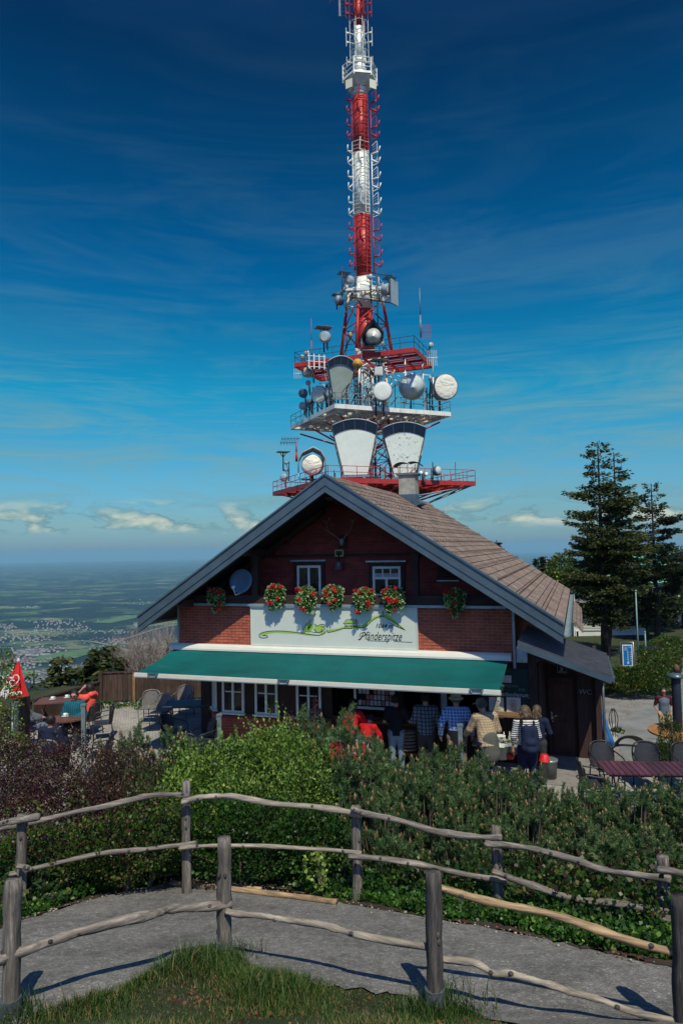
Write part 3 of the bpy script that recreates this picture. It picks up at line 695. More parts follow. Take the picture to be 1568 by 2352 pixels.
M_rib = plain('brown_grey_ribbed_metal', (.10, .105, .115), .45, .5, .2, 4, .04)
ln = mb.build('porch_roof', M_rib, chalet)
mb = MB(); mb.beam(F0-Vector((0, .02, .06)), F1-Vector((0, .02, .06)), .03, .12); mb.beam(F1-Vector((0, 0, .05)), F1+dv-Vector((0, 0, .05)), .10, .08); mb.build('edge_trim', M_slate, ln)
mb = MB(); mb.beam((.45, -.7, 2.58), (1.85, -.7, 2.14), .08, .1); mb.beam((.45, 1.2, 2.58), (1.85, 1.2, 2.14), .08, .1); mb.parts('rafter', M_dkwood, ln)
mb = MB(); mb.tube([(1.78, 1.2, 2.2), (1.78, 1.1, .9), (1.79, 1.05, .3), (1.9, .95, .1)], .03, 8); mb.build('downpipe', M_rib, chalet)
mb = MB(); mb.b2((.56, .1, .0), (1.7, 1.39, .035)); mb.b2((.58, -.6, .026), (1.75, .09, .03)); mb.build('doorstep', plain('threshold_stone', (.2, .19, .18), .8), chalet)
# rear wing to the right behind
mb = MB(); mb.b2((1.15, 10.2, 1.9), (1.2, 10.4, 3.0)); mb.build('rear_gutter_wall', M_white, chalet)
mb = MB(); mb.prism([(1.0, 4.2, 3.02), (1.42, 4.2, 2.50), (1.42, 4.2, 2.42), (.95, 4.2, 2.94)], (0, 6.4, 0)); mb.build('rear_eave', M_roof, chalet)
# chimney
mb = MB(); cu, cw = UR+.24, 6.05; mb.b2((cu-.26, cw-.26, 5.9), (cu+.26, cw+.26, 7.02)); ch = mb.build('chimney', plain('cement_chimney', (.30, .30, .25), .9, vary=.4, scale=4, bump=.5), roof)
mb = MB(); mb.b2((cu-.32, cw-.32, 7.022), (cu+.32, cw+.32, 7.09)); mb.build('chimney_cap', plain('chimney_slab', (.12, .12, .12), .9), ch)
mb = MB(); mb.b2((cu-.275, cw-.275, 5.9), (cu+.275, cw+.275, 6.42)); mb.prism([(cu+.2, cw-.36, 6.30), (cu+.5, cw-.36, 6.12), (cu+.2, cw-.36, 6.0)], (0, .72, 0)); mb.build('chimney_flashing', M_slate, ch)
mb = MB()
for s in (-1, 1):
    pts = [(cu+s*.30+s*.26*math.cos(a)-s*.12, cw, 7.28+.16*math.sin(a)) for a in np.linspace(.2, 2.2, 9)]
    for a, b in zip(pts[:-1], pts[1:]): mb.beam(a, b, .42, .015, up=(0, .01, 1) if abs(a[0]-b[0]) > .001 else (1, 0, 0))
for a in (-.25, .0, .25): mb.cyl((cu+a, cw-.12, 7.08), (cu+a, cw-.12, 7.36), .012)
mb.build('cowl', M_black, ch)

# ---------------------------------------------------------------- awning
M_green = None
m, t, p = newmat('green_awning_cloth', .75, 0, .2); v = t.obj()
c = t.ramp(t.noise(t.map(v, (.6, 2.2, 1), (0, 0, .5)), 2.2, 7, .7), ((.3, (.001, .072, .072)), (.62, (.002, .095, .092)), (.8, (.012, .125, .115))))
sp = t.ramp(t.noise(t.map(v, (1.6, .5, 1), (0, 0, -.9)), 3.1, 8, .8), ((.66, 0.), (.75, .5))); c = t.mix(c, (.06, .22, .17), sp); seam = t.ramp(t.math('FRACT', t.math('MULTIPLY', t.sep(v)[0], .83)), ((0.0, 1.), (.006, 1.), (.012, 0.))); c = t.mix(c, (.001, .045, .045), t.math('MULTIPLY', seam, .6)); c = t.mix(c, t.ramp(t.noise(v, .7, 5, .6), ((.35, (.82,)*3), (.65, (1.12,)*3))), 1.0, 'MULTIPLY')
t.put(p.inputs['Base Color'], c); t.put(p.inputs['Normal'], t.bump(t.noise(t.map(v, (.4, 1.6, 1), (0, 0, .6)), 3, 5, .6), .25, .05)); M_green = m
aw = thing('awning', 'long green cloth awning let down over the serving counter', 'awning', HO, -HA)
mb = MB(); nx, ny = 60, 10; a0, a1 = (-8.20, -.14, 2.36), (-.10, -.14, 2.36); b0, b1 = (-8.24, -1.63, 2.045), (-.13, -1.63, 2.045); vs = []; fs = []
for j in range(ny+1):
    t_ = j/ny
    for i in range(nx+1):
        s = i/nx; A_ = Vector(a0).lerp(Vector(a1), s); B_ = Vector(b0).lerp(Vector(b1), s); q = A_.lerp(B_, t_)
        sag = -.05*math.sin(math.pi*t_)+.012*math.sin(s*38+t_*2)*math.sin(math.pi*t_)*(.6+.4*math.sin(s*9)); vs.append(q+Vector((0, 0, sag)))
n0 = len(vs); vs += [v_-Vector((0, 0, .004)) for v_ in vs]
for j in range(ny):
    for i in range(nx):
        a = j*(nx+1)+i; fs.append((a, a+nx+1, a+nx+2, a+1)); fs.append((a+n0, a+1+n0, a+nx+2+n0, a+nx+1+n0))
mb.sm = True; mb.add(vs, fs); mb.sm = False; mb.build('cloth', M_green, aw)
mb = MB(); prof = [(-.02, 2.50), (-.10, 2.505), (-.17, 2.46), (-.20, 2.40), (-.20, 2.36), (-.02, 2.34)]; mb.prism([(-8.30, y, z) for y, z in prof], (8.27, 0, 0)); mb.build('cassette', M_cream, aw)
mb = MB(); mb.b2((-8.26, -1.69, 1.965), (-.10, -1.62, 2.015)); mb.b2((-8.26, -1.68, 2.018), (-.10, -1.63, 2.045)); mb.b2((-8.25, -1.68, 1.945), (-.11, -1.63, 1.962)); mb.build('front_bar', M_cream, aw)
for u in (-7.75, -4.55, -.55):
    mb = MB(); mb.tube([(u-.12, -1.72, 2.045), (u-.08, -1.715, 1.965), (u+.08, -1.715, 1.965), (u+.12, -1.72, 2.045)], .014, 6); mb.b2((u-.13, -1.72, 2.03), (u+.13, -1.66, 2.06)); mb.build('bracket', M_slate, aw)
for u in (-6.9, -3.6, -1.2):
    mb = MB(); mb.beam((u, -.15, 2.22), (u+.45, -.9, 2.03), .05); mb.beam((u+.45, -.9, 2.03), (u+.05, -1.6, 1.97), .045); mb.build('folding_arm', M_cream, aw)

# ---------------------------------------------------------------- sign with the line drawing
sg = thing('inn_sign', 'wide white sign panel with a green landscape drawing above the awning', 'sign', HO, -HA)
SU0, SU1, SZ0, SZ1 = -6.08, -2.05, 2.53, 3.42
mb = MB(); mb.b2((SU0, -.09, SZ0), (SU1, -.02, SZ1)); mb.build('panel', plain('sign_face', (.52, .57, .49), .5, vary=.05, scale=2, bump=0), sg)
mb = MB(); mb.b2((SU0-.02, -.13, SZ1-.002), (SU1+.02, -.02, SZ1+.045)); mb.b2((SU0-.02, -.115, SZ0-.05), (SU1+.02, -.02, SZ0-.001)); mb.b2((SU0-.022, -.105, SZ0), (SU0-.001, -.02, SZ1)); mb.b2((SU1+.001, -.105, SZ0), (SU1+.022, -.02, SZ1)); mb.build('frame', M_cream, sg)
def SC(cx, cy):
    return HP((980+cx/2.119)*.57413, (2380+cy/2.119)*.57413, -.095)
def SP(pts): return [SC(*p) for p in pts]
M_lime = plain('lime_paint', (.27, .46, .07), .6, vary=.1, bump=0)
mb = MB()
def st(pts, w, y=-.0925, k=5): strokes(mb, smooth_pts(SP(pts), k), w if not hasattr(w, '__len__') else list(np.interp(np.linspace(0, 1, (len(pts)-1)*k+1), np.linspace(0, 1, len(w)), w)), y)
st([(135, 350), (150, 330), (250, 312), (350, 318), (430, 322), (520, 334), (600, 338)], [.02, .07, .055, .045, .035, .05, .02])
st([(690, 300), (720, 304), (800, 292), (850, 275), (1000, 268), (1040, 235), (1090, 200), (1140, 180), (1190, 178), (1270, 232), (1360, 300)], [.05, .07, .05, .05, .07, .06, .06, .05, .07, .06, .015])
st([(500, 315), (520, 290), (540, 260), (553, 222)], [.02, .13, .10, .02]); st([(530, 318), (560, 270), (570, 246)], [.05, .14, .04]); st([(590, 275), (640, 275), (675, 272)], [.09, .12, .04]); st([(590, 305), (650, 316), (685, 318)], [.03, .09, .03])
mb.add([(p[0], -.0925, p[1]) for p in SP([(835, 242), (860, 212), (945, 212), (955, 240), (950, 272), (848, 272)])], [(0, 1, 2, 3, 4, 5)]) if False else None
st([(846, 262), (900, 266), (950, 268)], .05, -.0925); st([(850, 230), (900, 228), (945, 226)], .06)
mb.build('green_drawing', M_lime, sg)
mb = MB()
bl = lambda pts, w=.013, k=5: st(pts, w, -.0945, k)
bl([(150, 346), (172, 343), (190, 350), (186, 361), (150, 365), (125, 357), (120, 341), (140, 323), (190, 310), (260, 305), (350, 309), (430, 317), (490, 325), (560, 338), (620, 342), (660, 332), (677, 316), (671, 309)], .016)
bl([(488, 322), (508, 312), (483, 314), (506, 296), (485, 294), (512, 276), (492, 272), (520, 256), (508, 252), (538, 236), (552, 203), (562, 225), (583, 235), (574, 243), (602, 252), (590, 262), (612, 262)], .011, 1)
bl([(590, 262), (620, 262), (640, 250), (665, 251), (677, 264), (670, 275), (678, 290), (662, 298), (645, 296)]); bl([(590, 300), (585, 290), (600, 303), (600, 316), (625, 318), (655, 312), (652, 305), (640, 309)]); bl([(640, 270), (655, 265), (662, 272), (655, 282)], .009); bl([(520, 280), (540, 270), (555, 275)], .009); bl([(500, 320), (530, 306), (560, 312), (600, 320)], .010)
bl([(692, 297), (690, 308), (710, 317), (760, 306), (800, 292), (842, 284), (910, 285)], .014)
for pts in ([(848, 244), (848, 283)], [(833, 244), (858, 210), (945, 210), (957, 240)], [(833, 244), (957, 244)], [(945, 212), (935, 242)], [(948, 244), (950, 277)], [(905, 245), (905, 284)]): bl(pts, .012, 1)
for x in (855, 890, 913, 930):
    bl([(x, 258), (x+9, 258), (x+9, 272), (x, 272), (x, 258)], .007, 1)
bl([(955, 275), (1005, 276), (1030, 264), (1070, 224), (1120, 190), (1165, 183)], .014); bl([(1168, 130), (1168, 188)], .010, 1); bl([(1154, 148), (1181, 148)], .010, 1)
bl([(1170, 184), (1190, 190), (1210, 208), (1250, 222), (1350, 297)], .012); bl([(1202, 225), (1270, 260), (1350, 295)], [.004, .014, .02])
bl([(1037, 388), (1222, 394)], .010, 1); bl([(1262, 394), (1415, 402)], .010, 1)
# script lettering, drawn stroke by stroke like a brush hand; x along, y up, unit = x-height
GL = {
 'P': (1.55, [[(.05, .55), (-.25, .95), (-.1, 1.55), (.55, 1.95), (1.35, 1.9), (1.6, 1.5), (1.3, 1.0), (.7, .8)], [(.85, 1.75), (.6, .9), (.25, .15), (-.25, -.1), (-.6, .05)]]),
 'f': (.55, [[(.95, 1.75), (.8, 1.95), (.6, 1.6), (.35, .6), (.05, -.6), (-.25, -.75), (-.3, -.5)], [(.1, .95), (.7, .95)]]),
 'ä': (.95, [[(.75, .85), (.45, 1.0), (.1, .6), (.05, .12), (.3, .02), (.6, .5), (.82, 1.0)], [(.8, 1.0), (.65, .3), (.7, .02), (.95, .25)], [(.42, 1.42), (.46, 1.34)], [(.8, 1.42), (.84, 1.34)]]),
 'n': (1.05, [[(.1, .8), (.3, 1.0), (.2, .5), (.08, 0)], [(.15, .3), (.5, .92), (.72, .95), (.62, .4), (.6, .05), (.75, 0), (1.0, .3)]]),
 'd': (.98, [[(.75, .85), (.45, 1.0), (.1, .6), (.05, .12), (.3, .02), (.65, .5)], [(1.2, 1.9), (.85, 1.0), (.65, .25), (.72, .0), (.98, .25)]]),
 'e': (.75, [[(.1, .45), (.5, .6), (.6, .9), (.4, 1.0), (.12, .65), (.1, .15), (.35, 0), (.75, .3)]]),
 'r': (.72, [[(.05, .7), (.3, 1.05), (.35, .92), (.6, .95), (.5, .6), (.42, .1), (.55, 0), (.75, .3)]]),
 's': (.62, [[(.0, .3), (.4, 1.05), (.5, .5), (.42, .05), (.15, 0), (.1, .15)], [(.45, .05), (.68, .3)]]),
 'p': (.98, [[(.15, .7), (.4, 1.1), (.15, .2), (-.15, -.85)], [(.2, .4), (.5, .95), (.78, .95), (.8, .5), (.5, .02), (.3, .1)], [(.6, .05), (.98, .3)]]),
 'i': (.45, [[(.1, .6), (.3, 1.0), (.15, .3), (.2, 0), (.45, .3)], [(.45, 1.42), (.49, 1.34)]]),
 't': (.48, [[(.55, 1.6), (.3, .9), (.12, .2), (.2, 0), (.48, .3)], [(.05, 1.0), (.62, 1.0)]]),
 'z': (.72, [[(.1, .8), (.35, 1.0), (.65, .92), (.3, .4), (.05, .05), (.4, .1), (.55, -.02), (.75, .2)]]),
}
def lettering(word, x0, x1, base0, base1, unit, wgt):
    tot = sum(GL[c][0] for c in word); sc_ = (x1-x0)/tot; x = x0
    for c in word:
        for sk in GL[c][1]:
            pts = []
            for a, b in sk:
                cx = x+(a+b*.22)*sc_; f = (cx-x0)/(x1-x0); pts.append((cx, base0+(base1-base0)*f-b*unit))
            n = len(pts)
            ww = [wgt*.45]+[wgt*(1.25 if pts[i+1][1] > pts[i][1]+2 else .6) for i in range(n-2)]+[wgt*.5] if n > 2 else [wgt]*n
            st(pts, ww, -.0945, 5)
        x += GL[c][0]*sc_
lettering('P', 972, 1010, 376, 377, 30, .020)
a = SC(1012, 378); b = SC(1404, 386)
textmesh('inn_lettering', 'fänderspitze', .272, Matrix.Translation((a[0], -.0955, a[1]-.004)) @ Matrix.Rotation(math.pi/2, 4, 'X') @ Matrix.Diagonal(((b[0]-a[0])/1.66, 1.0, 1, 1)), M_ink, sg, .001, .42, -.0005)
mb.build('black_drawing', M_ink, sg)
a = SC(1100, 277); b = SC(1240, 278)
textmesh('height_lettering', '1064 m', .135, frame_uz(a[0], -.0955, a[1]), M_ink, sg, .001, .35, .002)

# ---------------------------------------------------------------- chalk boards, menus, house number
bb = thing('menu_blackboard', 'tall green blackboard with chalk lettering beside the porch', 'blackboard', HO, -HA)
mb = MB(); mb.b2((-.66, -.06, 1.06), (.29, -.02, 2.18)); mb.build('board', plain('green_chalkboard', (.006, .03, .028), .7, vary=.4, scale=3), bb)
M_chalk = plain('chalk', (.42, .48, .46), .9, vary=.3, scale=40)
textmesh('chalk_lettering', 'Selbstbedienung', .125, frame_uz(-.46, -.063, 1.60), M_chalk, bb, .001, .15, -.001, space=.98)
textmesh('chalk_lettering', 'Spaghetti bolognese', .085, frame_uz(-.60, -.063, 1.80), plain('faint_chalk', (.08, .20, .17), .9), bb, .001, .2)
textmesh('chalk_lettering', '9,90', .08, frame_uz(.08, -.063, 1.72), MATS['faint_chalk'], bb, .001, .2)
M_paper = plain('menu_paper', (.42, .44, .40), .7, vary=.08, bump=0)
for k, (px0, px1) in enumerate(((1122, 1157), (1162, 1196))):
    a = HP(px0, 1601, -.07); b = HP(px1, 1650, -.07)
    t_ = thing('menu_sheet', ['left of the two framed menu sheets under the chalk word on the blackboard', 'right of the two framed menu sheets under the chalk word on the blackboard'][k], 'menu', HO, -HA, 'framed menus')
    mb = MB(); mb.b2((a[0], -.08, b[1]), (b[0], -.062, a[1])); mb.build('sheet', M_paper, t_)
    mb = MB(); mb.b2((a[0]+.07, -.084, b[1]+.05), (b[0]-.07, -.081, a[1]-.12)); mb.build('printed_card', plain('cream_card', (.36, .34, .26), .7), t_)
    mb = MB()
    for q in range(9): z = b[1]+.08+q*.032; mb.b2((a[0]+.10, -.0865, z), (b[0]-.11, -.085, z+.006))
    mb.tube([(a[0]+.08, -.085, a[1]-.08), ((a[0]+b[0])/2, -.085, a[1]-.045), (b[0]-.08, -.085, a[1]-.08)], .004, 4); mb.build('print', M_ink, t_)
a = HP(1152, 1554, -.07); t_ = tag(MB().b2((a[0], -.075, a[1]-.12), (a[0]+.19, -.063, a[1]+.03)).build('notice', M_paper, None, HO), 'small white paper notice on top of the blackboard', 'notice'); t_.rotation_euler = (0, 0, -HA)
hn = thing('house_number_plate', 'small dark blue plate with the number 5 above the porch door', 'sign', HO, -HA)
a = HP(1278, 1529, 1.36); b = HP(1301, 1547, 1.36); mb = MB(); mb.b2((a[0], 1.36, b[1]), (b[0], 1.385, a[1])); mb.build('plate', plain('enamel_blue', (.008, .012, .05), .3), hn)
mb = MB(); x0, x1, z0, z1 = a[0]+.008, b[0]-.008, b[1]+.008, a[1]-.008
for q in (((x0, z0), (x1, z0+.006)), ((x0, z1-.006), (x1, z1)), ((x0, z0), (x0+.006, z1)), ((x1-.006, z0), (x1, z1))): mb.b2((q[0][0], 1.356, q[0][1]), (q[1][0], 1.359, q[1][1]))
mb.build('border', M_paper, hn); textmesh('number', '5', .13, frame_uz((x0+x1)/2-.038, 1.356, z0+.06), M_paper, hn, .001, 0, .003); textmesh('street_name', 'Pfänder', .045, frame_uz(x0+.03, 1.356, z0+.018), M_paper, hn, .001)
a = HP(1328, 1594, 1.28); o = textmesh('wc_lettering', 'WC', .155, frame_uz(0, 0, 0), plain('wc_chalk', (.20, .24, .26), .9), None, .001, .1); o.location = HX(a[0], 1.285, a[1]); o.rotation_euler = (0, 0, -HA); tag(o, 'white letters WC painted on the dark porch wall', 'lettering')
# narrow banner on the side wall
bn = thing('side_banner', 'narrow white banner with a hill drawing hanging beside the porch', 'banner', HO, -HA)
mb = MB(); mb.b2((.06, .02, 2.02), (.28, .035, 2.62)); mb.build('cloth', plain('banner_cloth', (.50, .58, .60), .7), bn)
mb = MB(); strokes(mb, smooth_pts([(.08, 2.12), (.14, 2.2), (.18, 2.38), (.2, 2.2), (.26, 2.15)]), .012, .017); mb.build('line_drawing', M_lime, bn)

# ---------------------------------------------------------------- satellite dish, antlers, cow bell
def obj_at(o, w_): return o
q = HP(553, 1336, -.12); sat = thing('satellite_dish', 'blue grey satellite dish behind the balcony rail left of the post', 'satellite dish', HX(q[0], -.12, q[1]), -HA)
mb = MB(); mb.lathe([(.001, .0), (.1, .006), (.2, .03), (.29, .06), (.295, .07), (.29, .075), (.2, .045), (.1, .02), (.001, .014)], (0, .06, 0), (.05, -.97, .25), 28); mb.build('reflector', plain('dish_blue', (.085, .16, .24), .45, vary=.12, scale=3), sat)
mb = MB(); mb.tube([(.02, .03, -.26), (.0, -.28, -.30)], .012, 6); mb.tube([(.0, -.28, -.30), (-.02, -.36, -.12)], .010, 6); mb.lathe([(.02, 0), (.035, .02), (.035, .08), (.02, .1)], (-.02, -.38, -.13), (0, .8, .35), 10); mb.build('feed_arm', M_white, sat)
mb = MB(); mb.beam((0, .08, -.3), (0, .1, .05), .04); mb.build('mount', M_rib, sat)
q = HP(785, 1240, .8); an = thing('antlers', 'pair of pale stag antlers mounted high on the gable', 'antlers', HX(q[0], .82, q[1]), -HA)
mb = MB()
for s in (-1, 1):
    main = smooth_pts([(s*.03, 0, -.02), (s*.12, -.12, .08), (s*.26, -.2, .2), (s*.33, -.18, .40), (s*.27, -.1, .58)], 4); pts = [(p[0], p[1], p[2]) for p in main] if len(main[0]) == 3 else main
    mb.tube(pts, list(np.linspace(.022, .006, len(pts))), 6)
    for a, b in (((s*.12, -.12, .08), (s*.12, -.3, .16)), ((s*.26, -.2, .2), (s*.36, -.33, .28)), ((s*.33, -.18, .40), (s*.42, -.2, .52)), ((s*.32, -.17, .44), (s*.2, -.2, .56))): mb.tube([a, ((a[0]+b[0])/2, (a[1]+b[1])/2-.02, (a[2]+b[2])/2), b], [.013, .011, .004], 5)
mb.build('horns', plain('old_antler', (.20, .17, .15), .7, vary=.4, scale=10), an)
mb = MB(); mb.ell((0, -.04, -.05), (.06, .06, .09)); mb.build('skull_plate', plain('old_bone', (.28, .26, .22), .8), an)
mb = MB(); mb.prism([(-.12, 0, -.2), (.12, 0, -.2), (.10, 0, .08), (0, 0, .16), (-.10, 0, .08)], (0, .03, 0)); mb.build('shield', M_dkwood, an)
q = HP(780, 1275, .8); be = thing('cow_bell', 'grey cow bell hanging from a yellow bordered strap on the gable', 'bell', HX(q[0], .8, q[1]), -HA)
mb = MB(); mb.b2((-.09, -.04, -.03), (.09, .0, .11)); mb.build('strap', M_black, be)
mb = MB()
for q_ in (((-.11, -.035), (.11, -.005)), ((-.11, .105), (.11, .13)), ((-.11, -.03), (-.085, .12)), ((.085, -.03), (.11, .12))): mb.b2((q_[0][0], -.05, q_[0][1]), (q_[1][0], -.005, q_[1][1]))
mb.build('strap_border', plain('yellow_trim', (.42, .40, .12), .6), be)
mb = MB(); mb.lathe([(.13, -.34), (.12, -.33), (.085, -.2), (.07, -.16), (.001, -.14)], (0, -.08, 0), n=16); mb.ell((0, -.08, -.33), (.03, .03, .03)); mb.build('bell_body', plain('old_brass', (.17, .18, .17), .45, .6, .4, 8), be)
mb = MB(); mb.lathe([(.04, 0), (.02, .04), (.02, .2)], (0, -.08, -.16), n=8); mb.build('bell_loop', M_black, be)
# ================================================================== TRANSMITTER TOWER
TC = Vector((2.75, 67.7, -5.0)); TA = R_(24)
def TZ(py, Y=67.7, px=840): return AT(px, py, Y).z
M_tred = plain('tower_red_paint', (.40, .030, .028), .5, .1, .22, 2.5, .05); M_twh = plain('tower_white_paint', (.72, .74, .66), .5, .1, .15, 2, .05)
M_tgr = plain('tower_grey_steel', (.20, .235, .25), .5, .4, .25, 2, .05); M_tdk = plain('tower_dark_steel', (.05, .06, .07), .55, .4, .3, 3, .05)
for m_, sc_ in ((M_tred, .5), (M_twh, .4)):
    t = NT(m_); p = m_.node_tree.nodes['Principled BSDF']; src = p.inputs['Base Color'].links[0].from_socket
    f = t.ramp(t.noise(t.map(t.obj(), (1.6, 1.6, .22)), 2.2, 7, .75), ((.53, 0.), (.72, 1.))); c_ = t.mix(src, (.20, .11, .07), t.math('MULTIPLY', f, sc_)); t.put(p.inputs['Base Color'], c_)
tower = thing('transmitter_tower', 'tall red and white transmitter mast rising behind the chalet roof', 'tower', TC, TA)
def tl(v):                                   # world -> tower local
    v = Vector(v)-TC; return Matrix.Rotation(-TA, 3, 'Z') @ v
def bands(z):                                # 0 red 1 white by world z
    for py, c in ((65, 0), (225, 1), (355, 0), (497, 1), (640, 0), (712, 1), (818, 0), (955, 1), (1400, 0)):
        if z > TZ(py): return c
    return 0
ZB = [TZ(p) for p in (225, 355, 497, 640, 712, 818)]
def bandtube(mb, a, b, r0, r1=None, n=16):
    """a member painted in the bands it passes through (a, b world)"""
    a, b = Vector(a), Vector(b); r1 = r0 if r1 is None else r1
    cuts = [0, 1]
    for py in (65, 225, 355, 497, 640, 712, 818, 955):
        z = TZ(py)
        if abs(b.z-a.z) > 1e-3:
            t = (z-a.z)/(b.z-a.z)
            if 0 < t < 1: cuts.append(t)
    cuts.sort()
    for t0, t1 in zip(cuts[:-1], cuts[1:]):
        p, q = a.lerp(b, t0), a.lerp(b, t1); mb.mi = bands((p.z+q.z)/2); mb.cyl(tl(p), tl(q), r0+(r1-r0)*t0, r0+(r1-r0)*t1, n)
axis = lambda z: Vector((TC.x, TC.y, z))
mb = MB(); z820, z205, z150, z65, ztop = TZ(826), TZ(205), TZ(150), TZ(65), TZ(-160)
bandtube(mb, axis(z820-1), axis(z205), .80, .74, 24); mb.mi = 1
mb.cyl(tl(axis(z205)), tl(axis(z205+1.6)), .80, .80, 24); bandtube(mb, axis(z205+1.6), axis(z150), .60, .58, 20); mb.mi = 1; mb.cyl(tl(axis(z150)), tl(axis(z150+.5)), .62, .72, 20); bandtube(mb, axis(z150+.5), axis(z65+4), .50, .46, 18); bandtube(mb, axis(z65+4), axis(ztop), .62, .6, 18)
z = TZ(600)
for zz in np.arange(TZ(635), TZ(235), 1.2): mb.mi = bands(zz); mb.cyl(tl(axis(zz)), tl(axis(zz+.05)), .805-.0025*(zz-TZ(635)), None, 24)
mb.build('mast', [M_tred, M_twh], tower)
# support legs from the upper platform to the mast head frame
LG = []
mb_w = [(-1, -1), (1, -1), (1, 1), (-1, 1)]
rt = Matrix.Rotation(TA, 3, 'Z')
zl0, zl1 = TZ(818), TZ(665)
for sx, sy in mb_w:
    a = axis(0)+rt @ Vector((sx*1.95, sy*1.95, 0)); a.z = zl0-.3; b = axis(0)+rt @ Vector((sx*1.2, sy*1.2, 0)); b.z = zl1; LG.append((a, b))
    mb = MB(); bandtube(mb, a, b, .17, .15, 10); mb.build('leg', [M_tred, M_twh], tower)
mb = MB()
for i in range(4):
    a, b = LG[i]; c, d = LG[(i+1) % 4]; lp = lambda p, q, t: p.lerp(q, t)
    for t0, t1 in ((0, .45), (.45, .8), (.8, 1)):
        bandtube(mb, lp(a, b, t0), lp(c, d, t1), .07, .07, 6); bandtube(mb, lp(a, b, t1), lp(c, d, t1), .06, .06, 6)
    bandtube(mb, lp(a, b, 1), axis(zl1-1.2), .08, .08, 6)
mb.build('leg_bracing', [M_tred, M_twh], tower)
# lattice shaft below
h = 1.45; zb, zt = -5.0, zl0
for sx, sy in mb_w:
    mb = MB(); a = axis(zb)+rt @ Vector((sx*h*1.25, sy*h*1.25, 0)); b = axis(zt)+rt @ Vector((sx*h, sy*h, 0)); bandtube(mb, a, b, .13, .12, 8); mb.build('lattice_leg', [M_tred, M_twh], tower)
mb = MB(); zz = zb; k = 0
def lc(sx, sy, z): f = h*(1.25-.25*(z-zb)/(zt-zb)); v = axis(z)+rt @ Vector((sx*f, sy*f, 0)); return v
while zz < zt-.5:
    z1 = min(zz+1.5, zt)
    for i in range(4):
        s0, s1 = mb_w[i], mb_w[(i+1) % 4]; bandtube(mb, lc(*s0, zz), lc(*s1, z1), .045, .045, 5); bandtube(mb, lc(*s1, zz), lc(*s0, z1), .045, .045, 5); bandtube(mb, lc(*s0, zz), lc(*s1, zz), .04, .04, 5)
    zz = z1
for a in (-.35, -.2, 0, .2, .35):
    p = axis(zb)+rt @ Vector((a, -.3, 0)); q = axis(zt)+rt @ Vector((a, -.3, 0)); bandtube(mb, p, q, .05, .05, 6)
mb.build('lattice_bracing', [M_tred, M_twh], tower)
def railing(mb, pts, z, h=1.05, r=.03, step=1.3, mids=1, closed=True):
    n = len(pts)
    for i in range(n if closed else n-1):
        a, b = Vector(pts[i]), Vector(pts[(i+1) % n]); L = (b-a).length; k = max(1, int(L/step))
        for t in range(k+1):
            p = a.lerp(b, t/k); mb.cyl((p.x, p.y, z), (p.x, p.y, z+h), r, None, 5)
        for q in [h]+[h*(j+1)/(mids+1) for j in range(mids)]: mb.cyl((a.x, a.y, z+q), (b.x, b.y, z+q), r, None, 5)
def platform(name, cx, cy, L, D, z, th, mat, matbeam, rz=0.0, rail=True, hole=True, grid=1.2, railmat=None):
    """deck in tower-local frame"""
    M = Matrix.Translation((cx, cy, 0)) @ Matrix.Rotation(rz, 4, 'Z'); mb = MB(M); x, y = L/2, D/2
    for a, b in (((-x, -y), (x, -y)), ((x, -y), (x, y)), ((x, y), (-x, y)), ((-x, y), (-x, -y))): mb.beam((*a, z-th/2), (*b, z-th/2), .14, th)
    n = int(L/grid)
    for i in range(1, n): mb.beam((-x+L*i/n, -y, z-th*.6), (-x+L*i/n, y, z-th*.6), .09, th*.55)
    n = int(D/grid)
    for i in range(1, n): mb.beam((-x, -y+D*i/n, z-th*.35), (x, -y+D*i/n, z-th*.35), .09, th*.4)
    o = mb.build(name, matbeam, tower)
    mb = MB(M); n = int(D/.6)
    for i in range(n):
        yy = -y+D*(i+.1)/n
        if abs(yy) < 1.6 and hole: mb.b2((-x+.1, yy, z-.08), (-1.6, yy+D/n*.5, z-.03)); mb.b2((1.6, yy, z-.08), (x-.1, yy+D/n*.5, z-.03))
        else: mb.b2((-x+.1, yy, z-.08), (x-.1, yy+D/n*.5, z-.03))
    mb.build('deck_grating', mat, o)
    if rail:
        mb = MB(M); railing(mb, [(-x, -y, 0), (x, -y, 0), (x, y, 0), (-x, y, 0)], z); mb.build('railing', railmat or matbeam, o)
    return o
zp1 = AT(743, 1096, 57.6).z; zp2 = AT(775, 926, 60).z; zp3 = AT(962, 797, 60).z
Lz = lambda z: z-TC.z
platform('lower_platform', 0, 0, 15.0, 14.8, Lz(zp1), .42, M_tred, M_tred, grid=1.8)
platform('middle_platform', 0, 0, 12.0, 11.6, Lz(zp2)-.05, .40, M_twh, M_twh, grid=1.0, railmat=M_tgr)
p3c = tl((1.35+1.1, 62.2+2.9, 0)); platform('upper_platform', p3c.x, p3c.y, 11.8, 6.2, Lz(zp3), .42, M_tred, M_tred, rz=R_(-22)-TA, grid=1.6, railmat=M_tdk)
mb = MB()
for sx, sy in mb_w:
    for zp, r_, hh, mi in ((zp1, 6.8, 2.4, 0), (zp2-.6, 5.2, 2.2, 0), (zp3-.4, 3.6, 2.0, 1)):
        z0 = Lz(zp); f = h*1.05
        for ox, oy in ((1, .35), (.35, 1), (1, 1)):
            mb.mi = mi; mb.cyl((sx*f, sy*f, z0-hh), (sx*r_*ox, sy*r_*oy, z0-.35), .085 if mi == 0 else .06, None, 6)
mb.parts('platform_brace', [M_tred, M_twh], tower)
mb = MB(); z0 = Lz(zp1)
